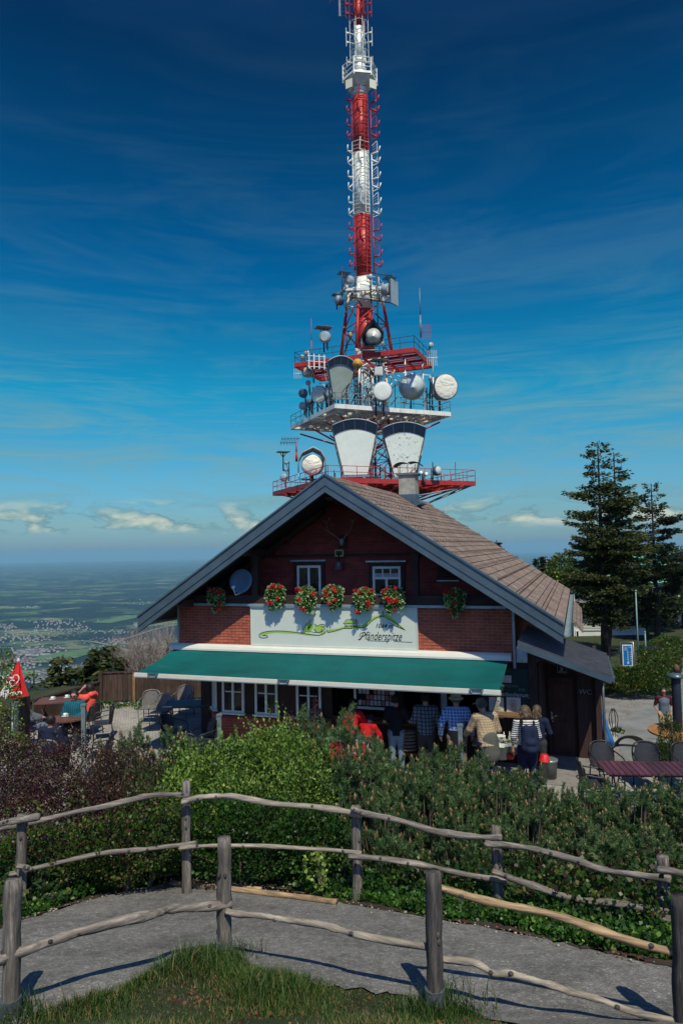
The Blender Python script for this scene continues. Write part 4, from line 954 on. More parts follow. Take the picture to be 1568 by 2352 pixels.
for sx in (-1, 1): mb.cyl((sx*1.6, -1.6, z0-3.2), (sx*7.2, -7.2, z0-.4), .07, None, 6); mb.cyl((sx*1.6, -7.2, z0-1.4), (sx*7.2, -7.2, z0-.4), .07, None, 6)
mb.cyl((2.0, -2, z0-3.0), (7.3, -6, z0-.4), .07, None, 6); mb.parts('grey_brace', M_tgr, tower)
# head frame platform (around D y 655-700)
zh = Lz(TZ(672)); mb = MB()
for a in range(8):
    t0, t1 = a*math.pi/4+.39, (a+1)*math.pi/4+.39; R0 = 1.9
    p, q = (R0*math.cos(t0), R0*math.sin(t0)), (R0*math.cos(t1), R0*math.sin(t1)); mb.beam((*p, zh-.15), (*q, zh-.15), .12, .3); mb.beam((*p, zh-.1), (0, 0, zh-.1), .12, .2)
    mb.cyl((*p, zh), (*p, zh+1.05), .03); mb.cyl((*p, zh+1.0), (*q, zh+1.0), .03); mb.cyl((*p, zh+.5), (*q, zh+.5), .025)
for sx in (-1, 1): mb.beam((sx*.5, -2.2, zh-.5), (sx*2.6, -.4, zh-.2), .2, .25); mb.beam((sx*2.6, -1.5, zh-.25), (sx*2.6, 1.5, zh-.25), .15, .25)
mb.build('head_platform', M_twh, tower)
mb = MB()
for a, b in (((-2.6, -1.8, zh-1.4), (2.8, -1.8, zh-1.4)), ((-2.9, -1, zh-1), (-2.9, -1, zh+1.9)), ((2.6, -1.3, zh-1.2), (2.6, -1.3, zh+1.9)), ((.35, -2.1, zh-5), (.35, -2.1, zh+1.7)), ((2.6, -1.3, zh+1.6), (.6, -.4, zh+2.0)), ((-1.9, -1.9, zh-1.3), (-1.9, -1.9, zh+1.2)), ((-2.4, -1.9, zh-.8), (-1.2, -1.9, zh-2.2))): mb.cyl(a, b, .06, None, 6)
mb.parts('equipment_pipe', M_tdk, tower)
# ladder along the right front of the mast
mb = MB(); a = 1.02; ang = R_(-62)-TA; cx, cy = a*math.cos(ang), a*math.sin(ang); tx, ty = -math.sin(ang), math.cos(ang)
for s in (-.22, .22):
    for w0, w1, r in ((TZ(645), TZ(228), .04),):
        bandtube(mb, TC+rt @ Vector((cx+tx*s, cy+ty*s, 0))+Vector((0, 0, w0-TC.z)), TC+rt @ Vector((cx+tx*s, cy+ty*s, 0))+Vector((0, 0, w1-TC.z)), r, r, 5)
z = TZ(645)
while z < TZ(228):
    mb.mi = bands(z); zz = Lz(z); mb.beam((cx-tx*.22, cy-ty*.22, zz), (cx+tx*.22, cy+ty*.22, zz), .04); mb.beam((cx+tx*.22, cy+ty*.22, zz), (cx*.7+tx*.3, cy*.7+ty*.3, zz-.3), .04); z += .42
mb.build('ladder', [M_tred, M_twh], tower)
# dipole arrays: repeated bracket modules left, right and front of the mast
def vpole(mb, off, z0, z1, r=.06):
    v = rt @ Vector(off); bandtube(mb, TC+v+Vector((0, 0, z0-TC.z)), TC+v+Vector((0, 0, z1-TC.z)), r, r, 6)
cr = Matrix.Rotation(-TA, 3, 'Z')            # camera-facing axes expressed in tower-local
def cl(x, y, z): v = cr @ Vector((x, y, 0)); return (v.x, v.y, z)
mb = MB()
for x in (1.03, -.92): v = cr @ Vector((x, -.1, 0)); vpole(mb, v, TZ(628), TZ(238), .055)
v = cr @ Vector((-.86, -.2, 0)); vpole(mb, v, TZ(640), TZ(228), .035)
mb.parts('array_pole', [M_tred, M_twh], tower)
z = TZ(618); k = 0
while z < TZ(250):
    zz = Lz(z); bm_ = bands(z+1.2); mt = M_twh if bm_ else M_tred
    mb = MB()  # right bay: frame, two arms with tilted tips
    mb.cyl(cl(1.03, -.1, zz+.2), cl(1.60, -.25, zz+.55), .035, None, 5); mb.cyl(cl(1.03, -.1, zz+2.0), cl(1.60, -.25, zz+2.5), .035, None, 5); mb.cyl(cl(1.60, -.25, zz+.4), cl(1.60, -.25, zz+2.5), .03, None, 5)
    for q in np.arange(.45, 2.2, .28): mb.cyl(cl(1.15, -.12, zz+q), cl(1.58, -.24, zz+q+.26), .012, None, 4)
    for q in (0, 1.15): mb.cyl(cl(1.06, -.15, zz+q+.05+.5*(q == 0)), cl(1.70, -.45, zz+q+.05), .075, None, 6); mb.cyl(cl(1.70, -.45, zz+q+.02), cl(1.88, -.52, zz+q+.62), .055, None, 6)
    mb.cyl(cl(1.03, -.1, zz-.05), cl(1.68, -.42, zz+.05), .05, None, 5); mb.build('dipole_bay', mt, tower)
    mb = MB()  # left bay
    for q in (.1, 1.35): mb.cyl(cl(-.90, -.1, zz+q+.15+.55*(q < .5)), cl(-1.44, -.45, zz+q), .07, None, 6); mb.cyl(cl(-1.44, -.45, zz+q-.03), cl(-1.38, -.52, zz+q+.62), .05, None, 6); mb.cyl(cl(-1.44, -.45, zz+q), cl(-.90, -.1, zz+q-.2+.1*(q > 1)), .04, None, 5)
    mb.build('dipole_bay', mt, tower)
    mb = MB()  # front bay: square hoops standing off the mast
    for q in (0.0, .95, 2.1): mb.cyl(cl(-.95, -.75, zz+q), cl(-.25, -1.15, zz+q-.02), .03, None, 5); mb.cyl(cl(-.25, -1.15, zz+q), cl(.75, -.85, zz+q-.12), .03, None, 5)
    mb.cyl(cl(-.95, -.75, zz), cl(-.95, -.75, zz+2.1), .035, None, 5); mb.beam(cl(-.15, -1.5, zz+2.2), cl(-.22, -1.2, zz+1.15), .12, .12); mb.beam(cl(-.22, -1.2, zz+1.1), cl(.15, -1.5, zz+.85), .14, .08)
    for q in np.arange(.2, 2.1, .38): mb.cyl(cl(-.93, -.75, zz+q), cl(-.3, -1.0, zz+q), .012, None, 4)
    mb.build('dipole_bay', mt, tower)
    z += 2.68; k += 1
# octagonal gallery near the top
zg = Lz(TZ(207)); mb = MB(); n = 6; R0, R1 = 1.75, 1.95; a0 = R_(-112)-TA
P = [(R0*math.cos(a0+i*math.pi*2/n), R0*math.sin(a0+i*math.pi*2/n)) for i in range(n)]; P2 = [(.85*math.cos(a0+i*math.pi*2/n), .85*math.sin(a0+i*math.pi*2/n)) for i in range(n)]
for i in range(n):
    p, q = P[i], P[(i+1) % n]; a_, b_ = P2[i], P2[(i+1) % n]
    mb.beam((*p, zg+.9), (*q, zg+.9), .14, .22); mb.quad((*p, zg+.82), (*q, zg+.82), (*b_, zg+.1), (*a_, zg+.1)); mb.quad((*a_, zg+.05), (*b_, zg+.05), (*q, zg+.77), (*p, zg+.77)); mb.beam((*p, zg+.85), (*a_, zg+.1), .1, .12)
mb.build('gallery', M_twh, tower)
mb = MB(); railing(mb, [(*p, 0) for p in P], zg+1.0, 1.45, .045, 1.2, 2)
for p in P: mb.beam((*p, zg+.6), (*p, zg+2.45), .12)
mb.build('gallery_railing', M_twh, tower)
for x, s in ((-1.15, 1), (1.25, 1)):
    mb = MB(); v = cl(x, -1.25 if x < 0 else -1.1, zg-.15); mb.box(v, (.75, .08, .9), rz=R_(-32 if x < 0 else 26)-TA); mb.build('gallery_panel', plain('pale_panel', (.62, .62, .48), .5, vary=.06), tower)
# dipole cage around the slim top
z = TZ(148); k = 0
while z < TZ(-40):
    mt = M_twh if z < TZ(66) else M_tred; zz = Lz(z); mb = MB()
    for a in (R_(-160), R_(-110), R_(-70), R_(-20), R_(60), R_(120)):
        x, y = math.cos(a), math.sin(a); off = .55*(k % 2)
        mb.cyl(cl(.55*x, .55*y, zz+off), cl(1.35*x, 1.35*y, zz+off), .05, None, 5); mb.beam(cl(1.15*x, 1.15*y, zz+off-.02), cl(1.4*x, 1.4*y, zz+off-.02), .1, .14)
        mb.cyl(cl(1.4*x, 1.4*y, zz+off-.5), cl(1.4*x, 1.4*y, zz+off+.5), .035, None, 5); mb.cyl(cl(1.0*x, 1.0*y, zz-.2), cl(1.0*x, 1.0*y, zz+1.5), .03, None, 5)
    pts = [cl(1.0*math.cos(a), 1.0*math.sin(a), zz+1.1) for a in np.linspace(0, 2*math.pi, 9)[:-1]]; mb.tube(pts, .03, 5, closed=True)
    mb.build('dipole_ring', mt, tower); z += 1.55; k += 1
mb = MB(); zt_ = Lz(TZ(40)); mb.beam(cl(-1.95, -.3, zt_-.1), cl(-1.95, -.3, zt_+3.2), .16, .2); mb.build('side_panel_antenna', M_tgr, tower)
mb = MB(); mb.beam(cl(-1.3, -.3, zt_-.4), cl(-1.3, -.3, zt_+3.2), .12)
for q in np.arange(.0, 3, .4): mb.cyl(cl(-1.95, -.3, zt_+q), cl(-1.3, -.3, zt_+q), .03, None, 5)
mb.cyl(cl(-1.3, -.3, zt_), cl(-.3, 0, zt_+2), .05, None, 5); mb.cyl(cl(-2, -.3, zt_+2.2), cl(-2.9, -.3, zt_+1.5), .03, None, 5); mb.cyl(cl(-2.9, -.3, zt_+1.3), cl(-2.9, -.3, zt_+2.1), .045, None, 5); mb.build('side_bracket', M_tdk, tower)

# ---------------------------------------------------------------- dishes
M_dwh = plain('radome_white', (.78, .80, .70), .45, 0, .07, 3, .02); M_dgr = plain('radome_grey', (.46, .53, .50), .5, 0, .12, 2.5, .02); M_shr = plain('shroud_blue_grey', (.085, .125, .165), .5, .2, .2, 3, .03)
M_shrl = plain('shroud_light', (.30, .37, .40), .5, .1, .15, 3, .03); M_yel = plain('radome_ochre', (.50, .27, .05), .55, 0, .1, 3, .02); M_cream2 = plain('radome_cream', (.60, .58, .44), .5, 0, .07, 3, .02)
M_silver = plain('dull_silver', (.55, .56, .50), .4, .15, .3, 4, .05)
m, t, p = newmat('slack_radome_cloth', .6); v = t.obj(); t.put(p.inputs['Base Color'], t.ramp(t.noise(v, 2, 4), ((.3, (.66, .66, .54)), (.7, (.76, .74, .62)))))
t.put(p.inputs['Normal'], t.bump(t.noise(t.map(v, (1, 1, 1.7), (0, .5, 0)), .75, 1, .4, 1.6), .55, .25)); M_slack = m
def dish(px, py, dpx, Y, label, kind='flat', face=(0, -1, 0), mat=None, shr=None, deep=.35, mount=1.2, back=None):
    """drum shrouded or plain dish. face: direction it looks at (camera-facing axes)"""
    c = AT(px, py, Y); R0 = dpx/FPX*Y/2*1.01; f = Vector(face).normalized(); mat = mat or M_dwh; shr = shr or M_shrl
    t = thing('microwave_dish', label, 'antenna dish', c, 0, 'dish antennas on the tower')
    mb = MB(); D = R0*deep*2
    if kind == 'parab': mb.lathe([(.08*R0, -D*.9), (.5*R0, -D*.72), (.85*R0, -D*.3), (R0, -.02), (R0*1.03, 0), (R0, .02)], (0, 0, 0), f, 28)
    else: mb.lathe([(.12*R0, -D*1.35), (.6*R0, -D*1.2), (R0*.98, -D), (R0, -D+.01), (R0, 0), (R0*.97, .02)], (0, 0, 0), f, 28)
    mb.build('shroud', shr, t)
    mb = MB()
    if kind == 'cone': mb.lathe([(R0*.97, 0), (R0*.5, R0*.16), (R0*.1, R0*.36), (.001, R0*.42)], (0, 0, 0), f, 28)
    elif kind == 'dome': mb.lathe([(R0*.97, 0), (R0*.8, R0*.22), (R0*.45, R0*.38), (.001, R0*.44)], (0, 0, 0), f, 28)
    else: mb.lathe([(R0*.97, 0), (R0*.9, .03*R0), (R0*.5, .04*R0), (.001, .045*R0)], (0, 0, 0), f, 28)
    mb.build('radome', mat, t)
    mb = MB(); b = -f*D*1.3; mb.cyl(b, b-f*.35, .09*max(R0, .5), None, 8); p0 = b-f*.35; mb.cyl(p0+Vector((0, 0, .35*R0+.1)), p0-Vector((0, 0, mount)), .06, None, 8); mb.cyl(p0-Vector((.1, 0, mount*.8)), b+Vector((0, 0, -R0*.3)), .03, None, 5)
    mb.build('mount', M_tdk, t)
    return t
def sheltered(px, py, w, Y, label, kind='grid'):
    """flat guard roof on a post above a dish"""
    c = AT(px, py, Y); W = w/FPX*Y; t = thing('ice_guard', label, 'ice guard', c, R_(20), 'ice guards above the dishes'); mb = MB()
    n = 9
    for i in range(n): mb.beam((-W/2+W*i/(n-1), -W*.45, .0), (-W/2+W*i/(n-1), W*.45, .0), .06 if kind == 'grid' else W/n*.9, .04)
    for y in (-.3, .3): mb.beam((-W/2, y*W, -.04), (W/2, y*W, -.04), .06, .05)
    mb.build('roof_slats', M_tdk if kind == 'grid' else M_tgr, t)
    mb = MB(); mb.cyl((0, 0, -.05), (0, 0, -W*1.7), .07, None, 6); mb.cyl((0, 0, -W*.5), (-W*.3, 0, -.05), .04, None, 5); mb.cyl((0, 0, -W*.5), (W*.3, 0, -.05), .04, None, 5); mb.build('post', M_tdk, t)
FR = (-.1, -1, -.22); FL = (-.75, -.8, -.15)
dish(745, 774, 27, 63, 'pale round dish on a post above the left part of the red upper platform', 'flat', (-.35, -1, -.2), M_dgr, deep=.3)
sheltered(743, 753, 34, 63.5, 'flat guard roof above the pale dish over the red upper platform', 'flat')
dish(801, 644, 22, 66, 'grey dish left of the mast head frame with a notch shaped shadow', 'flat', (-.45, -1, -.25), M_dgr, M_shrl, .3, 1.8)
dish(850, 636, 13, 65, 'small pale yellow dish in front of the mast foot band', 'flat', FR, M_cream2, deep=.3, mount=2.5)
dish(774, 689, 24, 66, 'dark blue drum dish turned left beside the mast head frame', 'dome', (-.95, -.5, -.1), M_shrl, M_shr, .5, 1.0)
dish(893, 664, 27, 65, 'grey drum dish turned right on the right side of the mast head frame', 'flat', (.95, -.65, -.1), M_dgr, M_shrl, .55, 1.0)
sheltered(790, 628, 26, 66, 'slatted guard roof left of the mast above the notched grey dish')
sheltered(773, 678, 20, 66, 'slatted guard roof just above the dark blue drum dish')
sheltered(894, 640, 26, 65, 'slatted guard roof on the right side of the mast head frame')
dish(821, 835, 23, 59.5, 'ochre yellow cone shaped dish below the red upper platform', 'cone', FR, M_yel, M_yel, .15, .6)
dish(990, 792, 12, 64, 'small white dish at the right end of the red upper platform', 'flat', (.3, -1, 0), M_dwh, deep=.2, mount=.8)
dish(806, 770, 15, 62, 'small ochre cone dish turned right in front of the red mast legs', 'cone', (.95, -.3, 0), M_yel, M_yel, .12, 1.2)
dish(704, 811, 13, 64.5, 'small pale dish at the left end of the red upper platform', 'flat', (-.3, -1, -.1), M_cream2, deep=.3, mount=1.0)
dish(693, 820, 11, 65.5, 'tiny pale dish lowest at the left railing of the red upper platform', 'flat', (-.5, -1, -.1), M_dgr, deep=.3, mount=.6)
dish(702, 853, 26, 66, 'white drum dish hanging under the left end of the red upper platform', 'flat', (-.8, -.8, 0), M_dwh, M_shrl, .5, 1.0)
dish(878, 898, 44, 60.5, 'flat bright white dish, smallest of three big ones on the middle platform', 'flat', (-.12, -1, -.12), M_dwh, M_shrl, .42, 2.2)
dish(947, 889, 60, 62.5, 'large cone covered dish between two flat white dishes on the middle platform', 'cone', (.0, -1, -.25), M_dgr, M_shrl, .45, 2.6)
dish(1024, 888, 60, 65, 'white drum dish with slack wrinkled cover, right end of the middle platform', 'flat', (.28, -1, -.08), M_slack, M_shr, .42, 2.8)
dish(731, 906, 40, 66, 'wide grey dish crossed by shadow on the left of the middle platform', 'flat', (-.55, -1, -.1), M_dgr, M_shrl, .2, 1.8)
dish(756, 903, 26, 64, 'dark grey dish half hidden behind the grey horn antenna', 'flat', (-.5, -1, -.1), M_shrl, M_shr, .2, 1.8)
dish(695, 903, 21, 68, 'upper dish of the three small ones at the left edge of the middle platform', 'flat', (-.4, -1, -.1), M_dgr, M_shr, .3, 1.8)
dish(710, 926, 20, 67, 'right dish of the three small ones at the left edge of the middle platform', 'flat', (-.4, -1, -.1), M_dgr, M_shr, .3, 1.2)
dish(694, 932, 18, 68.5, 'lowest dish of the three small ones at the left edge of the middle platform', 'flat', (-.4, -1, -.1), M_dgr, M_shrl, .3, 1.0)
dish(707, 879, 12, 67, 'tiny pale dish above the wide grey dish on the left', 'flat', (-.3, -1, -.1), M_dwh, deep=.3)
dish(987, 869, 10, 64.5, 'tiny white dish between the cone dish and the wrinkled dish', 'flat', FR, M_dwh, deep=.2, mount=2)
dish(651, 1097, 18, 72, 'round white dish at the left end of the red lower platform', 'flat', (-.3, -1, -.1), M_dgr, deep=.3, mount=1.2)
dish(656, 1063, 8, 72, 'tiny dish on the pole at the far left of the lower platform, upper one', 'flat', (-.8, -1, 0), M_dwh, deep=.3, mount=1.2)
dish(655, 1079, 8, 72, 'tiny dish on the pole at the far left of the lower platform, lower one', 'flat', (-.9, -1, 0), M_dwh, deep=.3, mount=1.2)
dish(966, 1086, 10, 60.5, 'small white drum, left of the pair on the lower platform', 'dome', (-.6, -1, 0), M_dwh, deep=.4, mount=1.1)
dish(979, 1089, 10, 61, 'small white drum, right of the pair on the lower platform', 'dome', (.6, -1, 0), M_dwh, deep=.4, mount=1.1)
dish(1006, 1081, 22, 61.5, 'blue grey drum dish with round cover on the right of the lower platform', 'dome', (.75, -.8, .05), M_dgr, M_shr, .4, 1.3)
sheltered(650, 1038, 26, 72, 'guard roof on the tall pole at the far left of the lower platform', 'flat')
sheltered(869, 828, 34, 61, 'flat guard roof under the red upper platform right of the ochre dish', 'flat')
# boxed grille dish
c = AT(868, 853, 61); t = thing('grille_antenna', 'small square pale antenna with a grille under the guard roof', 'antenna', c, .2); mb = MB(); mb.box((0, 0, 0), (.75, .4, .8)); mb.build('housing', M_dgr, t); mb = MB()
for i in range(7): mb.b2((-.3, -.24, -.33+i*.1), (.3, -.205, -.28+i*.1))
mb.build('grille', M_dwh, t); mb = MB(); mb.cyl((-.2, .3, .4), (-.2, .3, -4), .09); mb.build('mount', M_tdk, t)
# conical dish in a diamond shield
c = AT(857, 775, 60.5); t = thing('shielded_dish', 'silver cone dish inside a dark diamond shaped shield above the red platform', 'antenna dish', c, 0); s_ = 60.5/FPX
D2 = [(0, 40), (23, 8), (22, -10), (0, -22), (-24, -22), (-28, -6), (-26, 4)]
mb = MB(); A_ = [(x*s_, -.5, y*s_) for x, y in D2]; B_ = [(x*s_*.72, .7, y*s_*.72-.1) for x, y in D2]; n = len(D2)
mb.add(A_+B_, [(i, (i+1) % n, n+(i+1) % n, n+i) for i in range(n)]+[tuple(range(n, 2*n))]); mb.add([(v[0]*1.03, v[1], v[2]*1.03) for v in A_]+[(v[0]*1.05, v[1]+.02, v[2]*1.05) for v in B_], [(n+i, n+(i+1) % n, (i+1) % n, i) for i in range(n)]); mb.build('shield', M_shr, t)
mb = MB(); mb.lathe([(20*s_, 0), (12*s_, .4), (.001, .75)], (0, -.15, 0), (-.05, -1, -.2), 28); mb.build('radome', M_silver, t)
mb = MB(); mb.lathe([(20*s_, 0), (20*s_, -.4), (10*s_, -.6)], (0, -.15, 0), (-.05, -1, -.2), 28); mb.build('shroud', M_shrl, t)
mb = MB()
for a, b in (((-28, -6), (-28, -33)), ((22, -8), (22, -33)), ((-28, -33), (22, -33)), ((22, -10), (12, -33))): mb.cyl((a[0]*s_, -.4, a[1]*s_), (b[0]*s_, -.4, b[1]*s_), .06, None, 6)
mb.build('mount', M_tgr, t)
# slatted shield box at the head frame
c = AT(903, 672, 65); t = thing('antenna_shield', 'dark boxy shield behind the drum dish right of the mast', 'shield', c, R_(-35)); mb = MB(); mb.box((0, 0, 0), (.12, 1.2, 2.3)); mb.build('panel', M_shr, t); mb = MB(); mb.box((.12, 0, 0), (.06, 1.3, 2.4)); mb.build('edge', M_shrl, t)

# horn antennas
def horn(px, ptop, pbot, wtop, wbot, Y, label, hood=16, fm=None, flip=1, face=0.0, hm=None, arc=14, side=26):
    """tapering box antenna: trapezium face with an arched top, hood round the top, side plates reaching back"""
    k = Y/FPX; c = AT(px, pbot, Y); H_ = (pbot-ptop)*k; a, b = wtop*k/2, wbot*k/2; ar = arc*k
    t = thing('horn_antenna', label, 'horn antenna', c, face)
    n = 12; top = [(-a+2*a*i/n, 0, H_-ar+ar*(1-((2*i/n-1)**2))) for i in range(n+1)]
    tilt = lambda p, y: (p[0], y-p[2]*.10, p[2])
    outline = [(-b, 0, 0)]+top+[(b, 0, 0)]
    mb = MB(); mb.prism([tilt(p, 0) for p in outline[::-1]], (0, .06, 0)); mb.build('face', fm, t)
    hd = hood*k; mb = MB(); nn = len(outline)
    grow = lambda p, s: (p[0]*(1+s*.9), 0, p[2]+(hd if p[2] > H_*.5 else hd*.2)*1.15)
    fr = [tilt(grow(p, .10 if p[2] > 1 else .12), -.42) for p in outline]; bk = [tilt((p[0]*1.02, 0, p[2]*1.01), .02) for p in outline]
    i0, i1 = 1, nn-2
    for i in range(i0, i1): mb.quad(bk[i], bk[i+1], fr[i+1], fr[i]); mb.quad(*[(q[0]*1.01, q[1]+.03, q[2]+.05) for q in (fr[i], fr[i+1], bk[i+1], bk[i])])
    for i, j in ((0, 1), (nn-1, nn-2)):
        m_ = [bk[i], bk[j], fr[j]]; mb.prism(m_, (.03, 0, 0))
    mb.build('hood', hm or M_shr, t)
    mb = MB(); mb.tube([fr[i] for i in range(i0, i1+1)], .05, 6); mb.tube([bk[i] for i in range(nn)], .04, 6)
    for i in range(i0, i1+1, 3): mb.cyl(fr[i], bk[i], .035, None, 5)
    mb.build('rim', M_shrl, t)
    mb = MB(); sd = side*k; out = [(-b, .1, 0), (-a, .1-.1*(H_-ar), H_-ar), (a, .1-.1*(H_-ar), H_-ar), (b, .1, 0)]; bkp = [(-b*.9, sd*.6, .1), (-b*1.0, sd, H_*.55), (b*1.0, sd, H_*.55), (b*.9, sd*.6, .1)]
    mb.add(out+bkp, [(0, 4, 5, 1), (1, 5, 6, 2), (2, 6, 7, 3), (4, 7, 6, 5), (0, 3, 7, 4)])
    mb.build('body', M_shr, t)
    mb = MB()
    for s in (-1, 1):
        mb.cyl((s*b, .1, -.1), (s*(a+.02), .15-.1*H_, H_-ar), .05, None, 6); mb.cyl((s*b*1.1, .5, -.3), (s*a*1.05, .9, H_*.8), .05, None, 6)
        for q in range(5): z0 = H_*.16*q; mb.cyl((s*(b+(a-b)*q*.16), .12, z0+.1), (s*(b+(a-b)*(q+1)*.16)*1.08, .75, z0+H_*.16), .03, None, 5)
    mb.beam((-b*1.2, 0, -.15), (b*1.2, 0, -.15), .2, .2); mb.cyl((-b, .3, -.1), (-b*1.1, .3, -1.1), .08); mb.cyl((b, .3, -.1), (b*1.1, .3, -1.1), .08); mb.build('truss', M_tgr, t)
    return t
def m_peel(name, amt):
    m, t, p = newmat(name, .6); v = t.obj(); c = t.ramp(t.noise(v, 1.5, 4), ((.3, (.62, .70, .60)), (.7, (.72, .78, .68))))
    f = t.ramp(t.noise(v, 3.4, 9, .75), ((amt, 0.), (amt+.02, 1.))); t.put(p.inputs['Base Color'], t.mix(c, (.17, .20, .17), f)); return m
horn(817, 988, 1090, 96, 54, 60.5, 'large pale horn antenna, left of the two standing side by side on the lower platform', fm=m_peel('lightly_peeling_white', .655), hood=20, face=R_(-3))
horn(929, 995, 1094, 92, 46, 61.5, 'large horn antenna with heavily peeling white face, right of the two on the lower platform', fm=m_peel('peeling_white', .575), hood=20, face=R_(-3))
horn(782, 838, 912, 60, 34, 61.5, 'grey green horn antenna tilted beside the ochre dish on the middle platform', fm=plain('grey_green_face', (.22, .28, .245), .6, vary=.15, scale=2), hood=15, face=R_(12), side=34)
# octagonal shrouded dish
c = AT(716, 1068, 63); s_ = 63/FPX; t = thing('housed_dish', 'beige dish with slack cover inside a white house shaped hood, left of the horns', 'antenna dish', c, R_(4))
O = [(-31, -20), (-31, 12), (-22, 28), (4, 40), (22, 30), (31, 14), (31, -22)]; mb = MB(); A_ = [(x*s_, -.45, y*s_) for x, y in O]; B_ = [(x*s_, 2.2, y*s_) for x, y in O]; n = len(O)
mb.add(A_+B_, [(i, i+1, n+i+1, n+i) for i in range(1, n-2)]); mb.add([(v[0]*.96, v[1], v[2]*.96) for v in A_]+[(v[0]*.96, v[1], v[2]*.96) for v in B_], [(n+i, n+i+1, i+1, i) for i in range(1, n-2)])
mb.quad((27*s_, -.7, 16*s_), (27*s_, 2.2, 16*s_), (27*s_, 2.2, 2*s_), (27*s_, -.7, -8*s_)); mb.build('hood', plain('hood_white', (.56, .66, .68), .5), t)
mb = MB(); mb.tube(A_, .06, 6); mb.cyl(A_[0], (A_[0][0], -.7, -32*s_), .06); mb.cyl(A_[-1], (A_[-1][0], -.7, -32*s_), .06); mb.build('rim', M_shrl, t)
mb = MB(); mb.lathe([(24*s_, 0), (22*s_, .08), (12*s_, .2), (.001, .25)], (0, 0, 0), (-.15, -1, -.1), 28); mb.build('radome', M_slack, t)
mb = MB(); mb.lathe([(24.5*s_, .02), (24.5*s_, -1.3), (10*s_, -1.9)], (0, 0, 0), (-.15, -1, -.1), 28); mb.build('shroud', M_shrl, t)
mb = MB(); mb.cyl((0, 1.4, 0), (0, 1.4, -1.4), .2); mb.beam((-1, .5, -1.3), (1, .5, -1.3), .15); mb.build('mount', M_tdk, t)
# whips and yagis
def whip(px, ptop, pbot, Y, label, mat, r=.035):
    a, b = AT(px, pbot, Y), AT(px, ptop, Y); mb = MB(); L = b.z-a.z; mb.cyl((0, 0, 0), (0, 0, L*.45), r*1.6, r*1.3, 6); mb.cyl((0, 0, L*.45), (0, 0, L), r, r*.5, 6); tag(mb.build('whip_antenna', mat, None, a), label, 'antenna'); return a
whip(966, 661, 775, 62, 'long thin whip antenna at the right end of the red upper platform', M_tgr, .05)
whip(716, 731, 824, 63.5, 'thin red whip antenna on the left part of the red upper platform', M_tred, .03)
whip(995, 820, 905, 65, 'white pole antenna between the cone dish and the wrinkled dish', M_twh, .05)
whip(681, 1012, 1060, 66, 'thin red pole with yagi rods left of the housed dish', M_tred, .08)
def yagi(px, py, w, Y, label, n=5, eh=.8, mat=None, vert=True, rz=0.0):
    t = thing('yagi_antenna', label, 'antenna', AT(px, py, Y), rz); W = w*Y/FPX; mb = MB(); mb.cyl((-W/2, 0, 0), (W/2, 0, 0), .035, None, 6); mb.build('boom', mat or M_twh, t); mb = MB()
    for i in range(n):
        x = -W/2+W*(i+.3)/n
        if vert: mb.cyl((x, 0, -eh), (x, 0, eh), .022, None, 5)
        else: mb.cyl((x, -eh, 0), (x, eh, 0), .022, None, 5)
    mb.build('rod', mat or M_twh, t)
yagi(992, 822, 26, 63.5, 'white yagi antenna right of the red upper platform end', 6, .75); yagi(684, 858, 20, 67, 'white yagi antenna left of the drum dish under the upper platform', 4, .5)
yagi(978, 762, 26, 62.5, 'red yagi antenna on the railing corner of the upper platform', 6, .7, M_tred); yagi(667, 1008, 42, 68, 'dark rod antenna left of the housed dish, upper of the pair', 6, .25, M_tdk); yagi(663, 1017, 40, 68, 'dark rod antenna left of the housed dish, lower of the pair', 6, .25, M_tdk)
t = thing('panel_array', 'cluster of white dipole panels on the left front of the red upper platform', 'antenna', AT(727, 833, 62.5), R_(20)); mb = MB()
for i in range(4): mb.beam((-.75+i*.5, 0, -.6), (-.75+i*.5, 0, .8), .09)
for z in (-.4, .1, .6): mb.cyl((-.9, 0, z), (.9, 0, z), .035, None, 5)
mb.build('rods', M_twh, t)
for sx in (.4, 1.0):
    pass
mb = MB(); z2 = Lz(zp2); rr = random.Random(8)     # cable clutter, masts and boxes on the decks, part of the tower
for i in range(26):
    x = rr.uniform(-5.6, 5.6); y = rr.uniform(-5.4, -2); mb.cyl((x, y, z2), (x, y, z2+rr.uniform(1.5, 4.3)), rr.uniform(.03, .08), None, 5); mb.beam((x-.5, y, z2+rr.uniform(.4, 2.5)), (x+.4, y+.2, z2+rr.uniform(.3, 2.6)), .06)
for i in range(16):
    x = rr.uniform(-5.6, -3); y = rr.uniform(-5, 5.4); mb.cyl((x, y, z2), (x, y, z2+rr.uniform(1.2, 4)), rr.uniform(.03, .09), None, 5); mb.beam((x-.3, y, z2+rr.uniform(.4, 2.5)), (x+.4, y+.4, z2+rr.uniform(.3, 2.6)), .08)
z1 = Lz(zp1)
for i in range(24):
    x = rr.uniform(-7, 7); y = rr.uniform(-6.8, 4); mb.cyl((x, y, z1), (x, y, z1+rr.uniform(.6, 2.0)), rr.uniform(.03, .07), None, 5)
for i in range(12): mb.box((rr.uniform(-6, 6), rr.uniform(-6, 3), z1+.2), (rr.uniform(.5, 1.6), .4, .35))
mb.parts('deck_equipment', M_tdk, tower)
mb = MB()
for x0 in (-3.2, -1.0, 1.3, 3.2):
    mb.cyl((x0, -5.6, z2-.1), (x0, -5.6, z2+5.0), .07, None, 6); mb.cyl((x0, -5.6, z2+2.0), (x0*.4, -1.6, z2+4.8), .05, None, 6); mb.beam((x0-.6, -5.6, z2+3.4), (x0+.8, -5.6, z2+3.4), .09)
mb.parts('deck_frame', M_twh, tower)
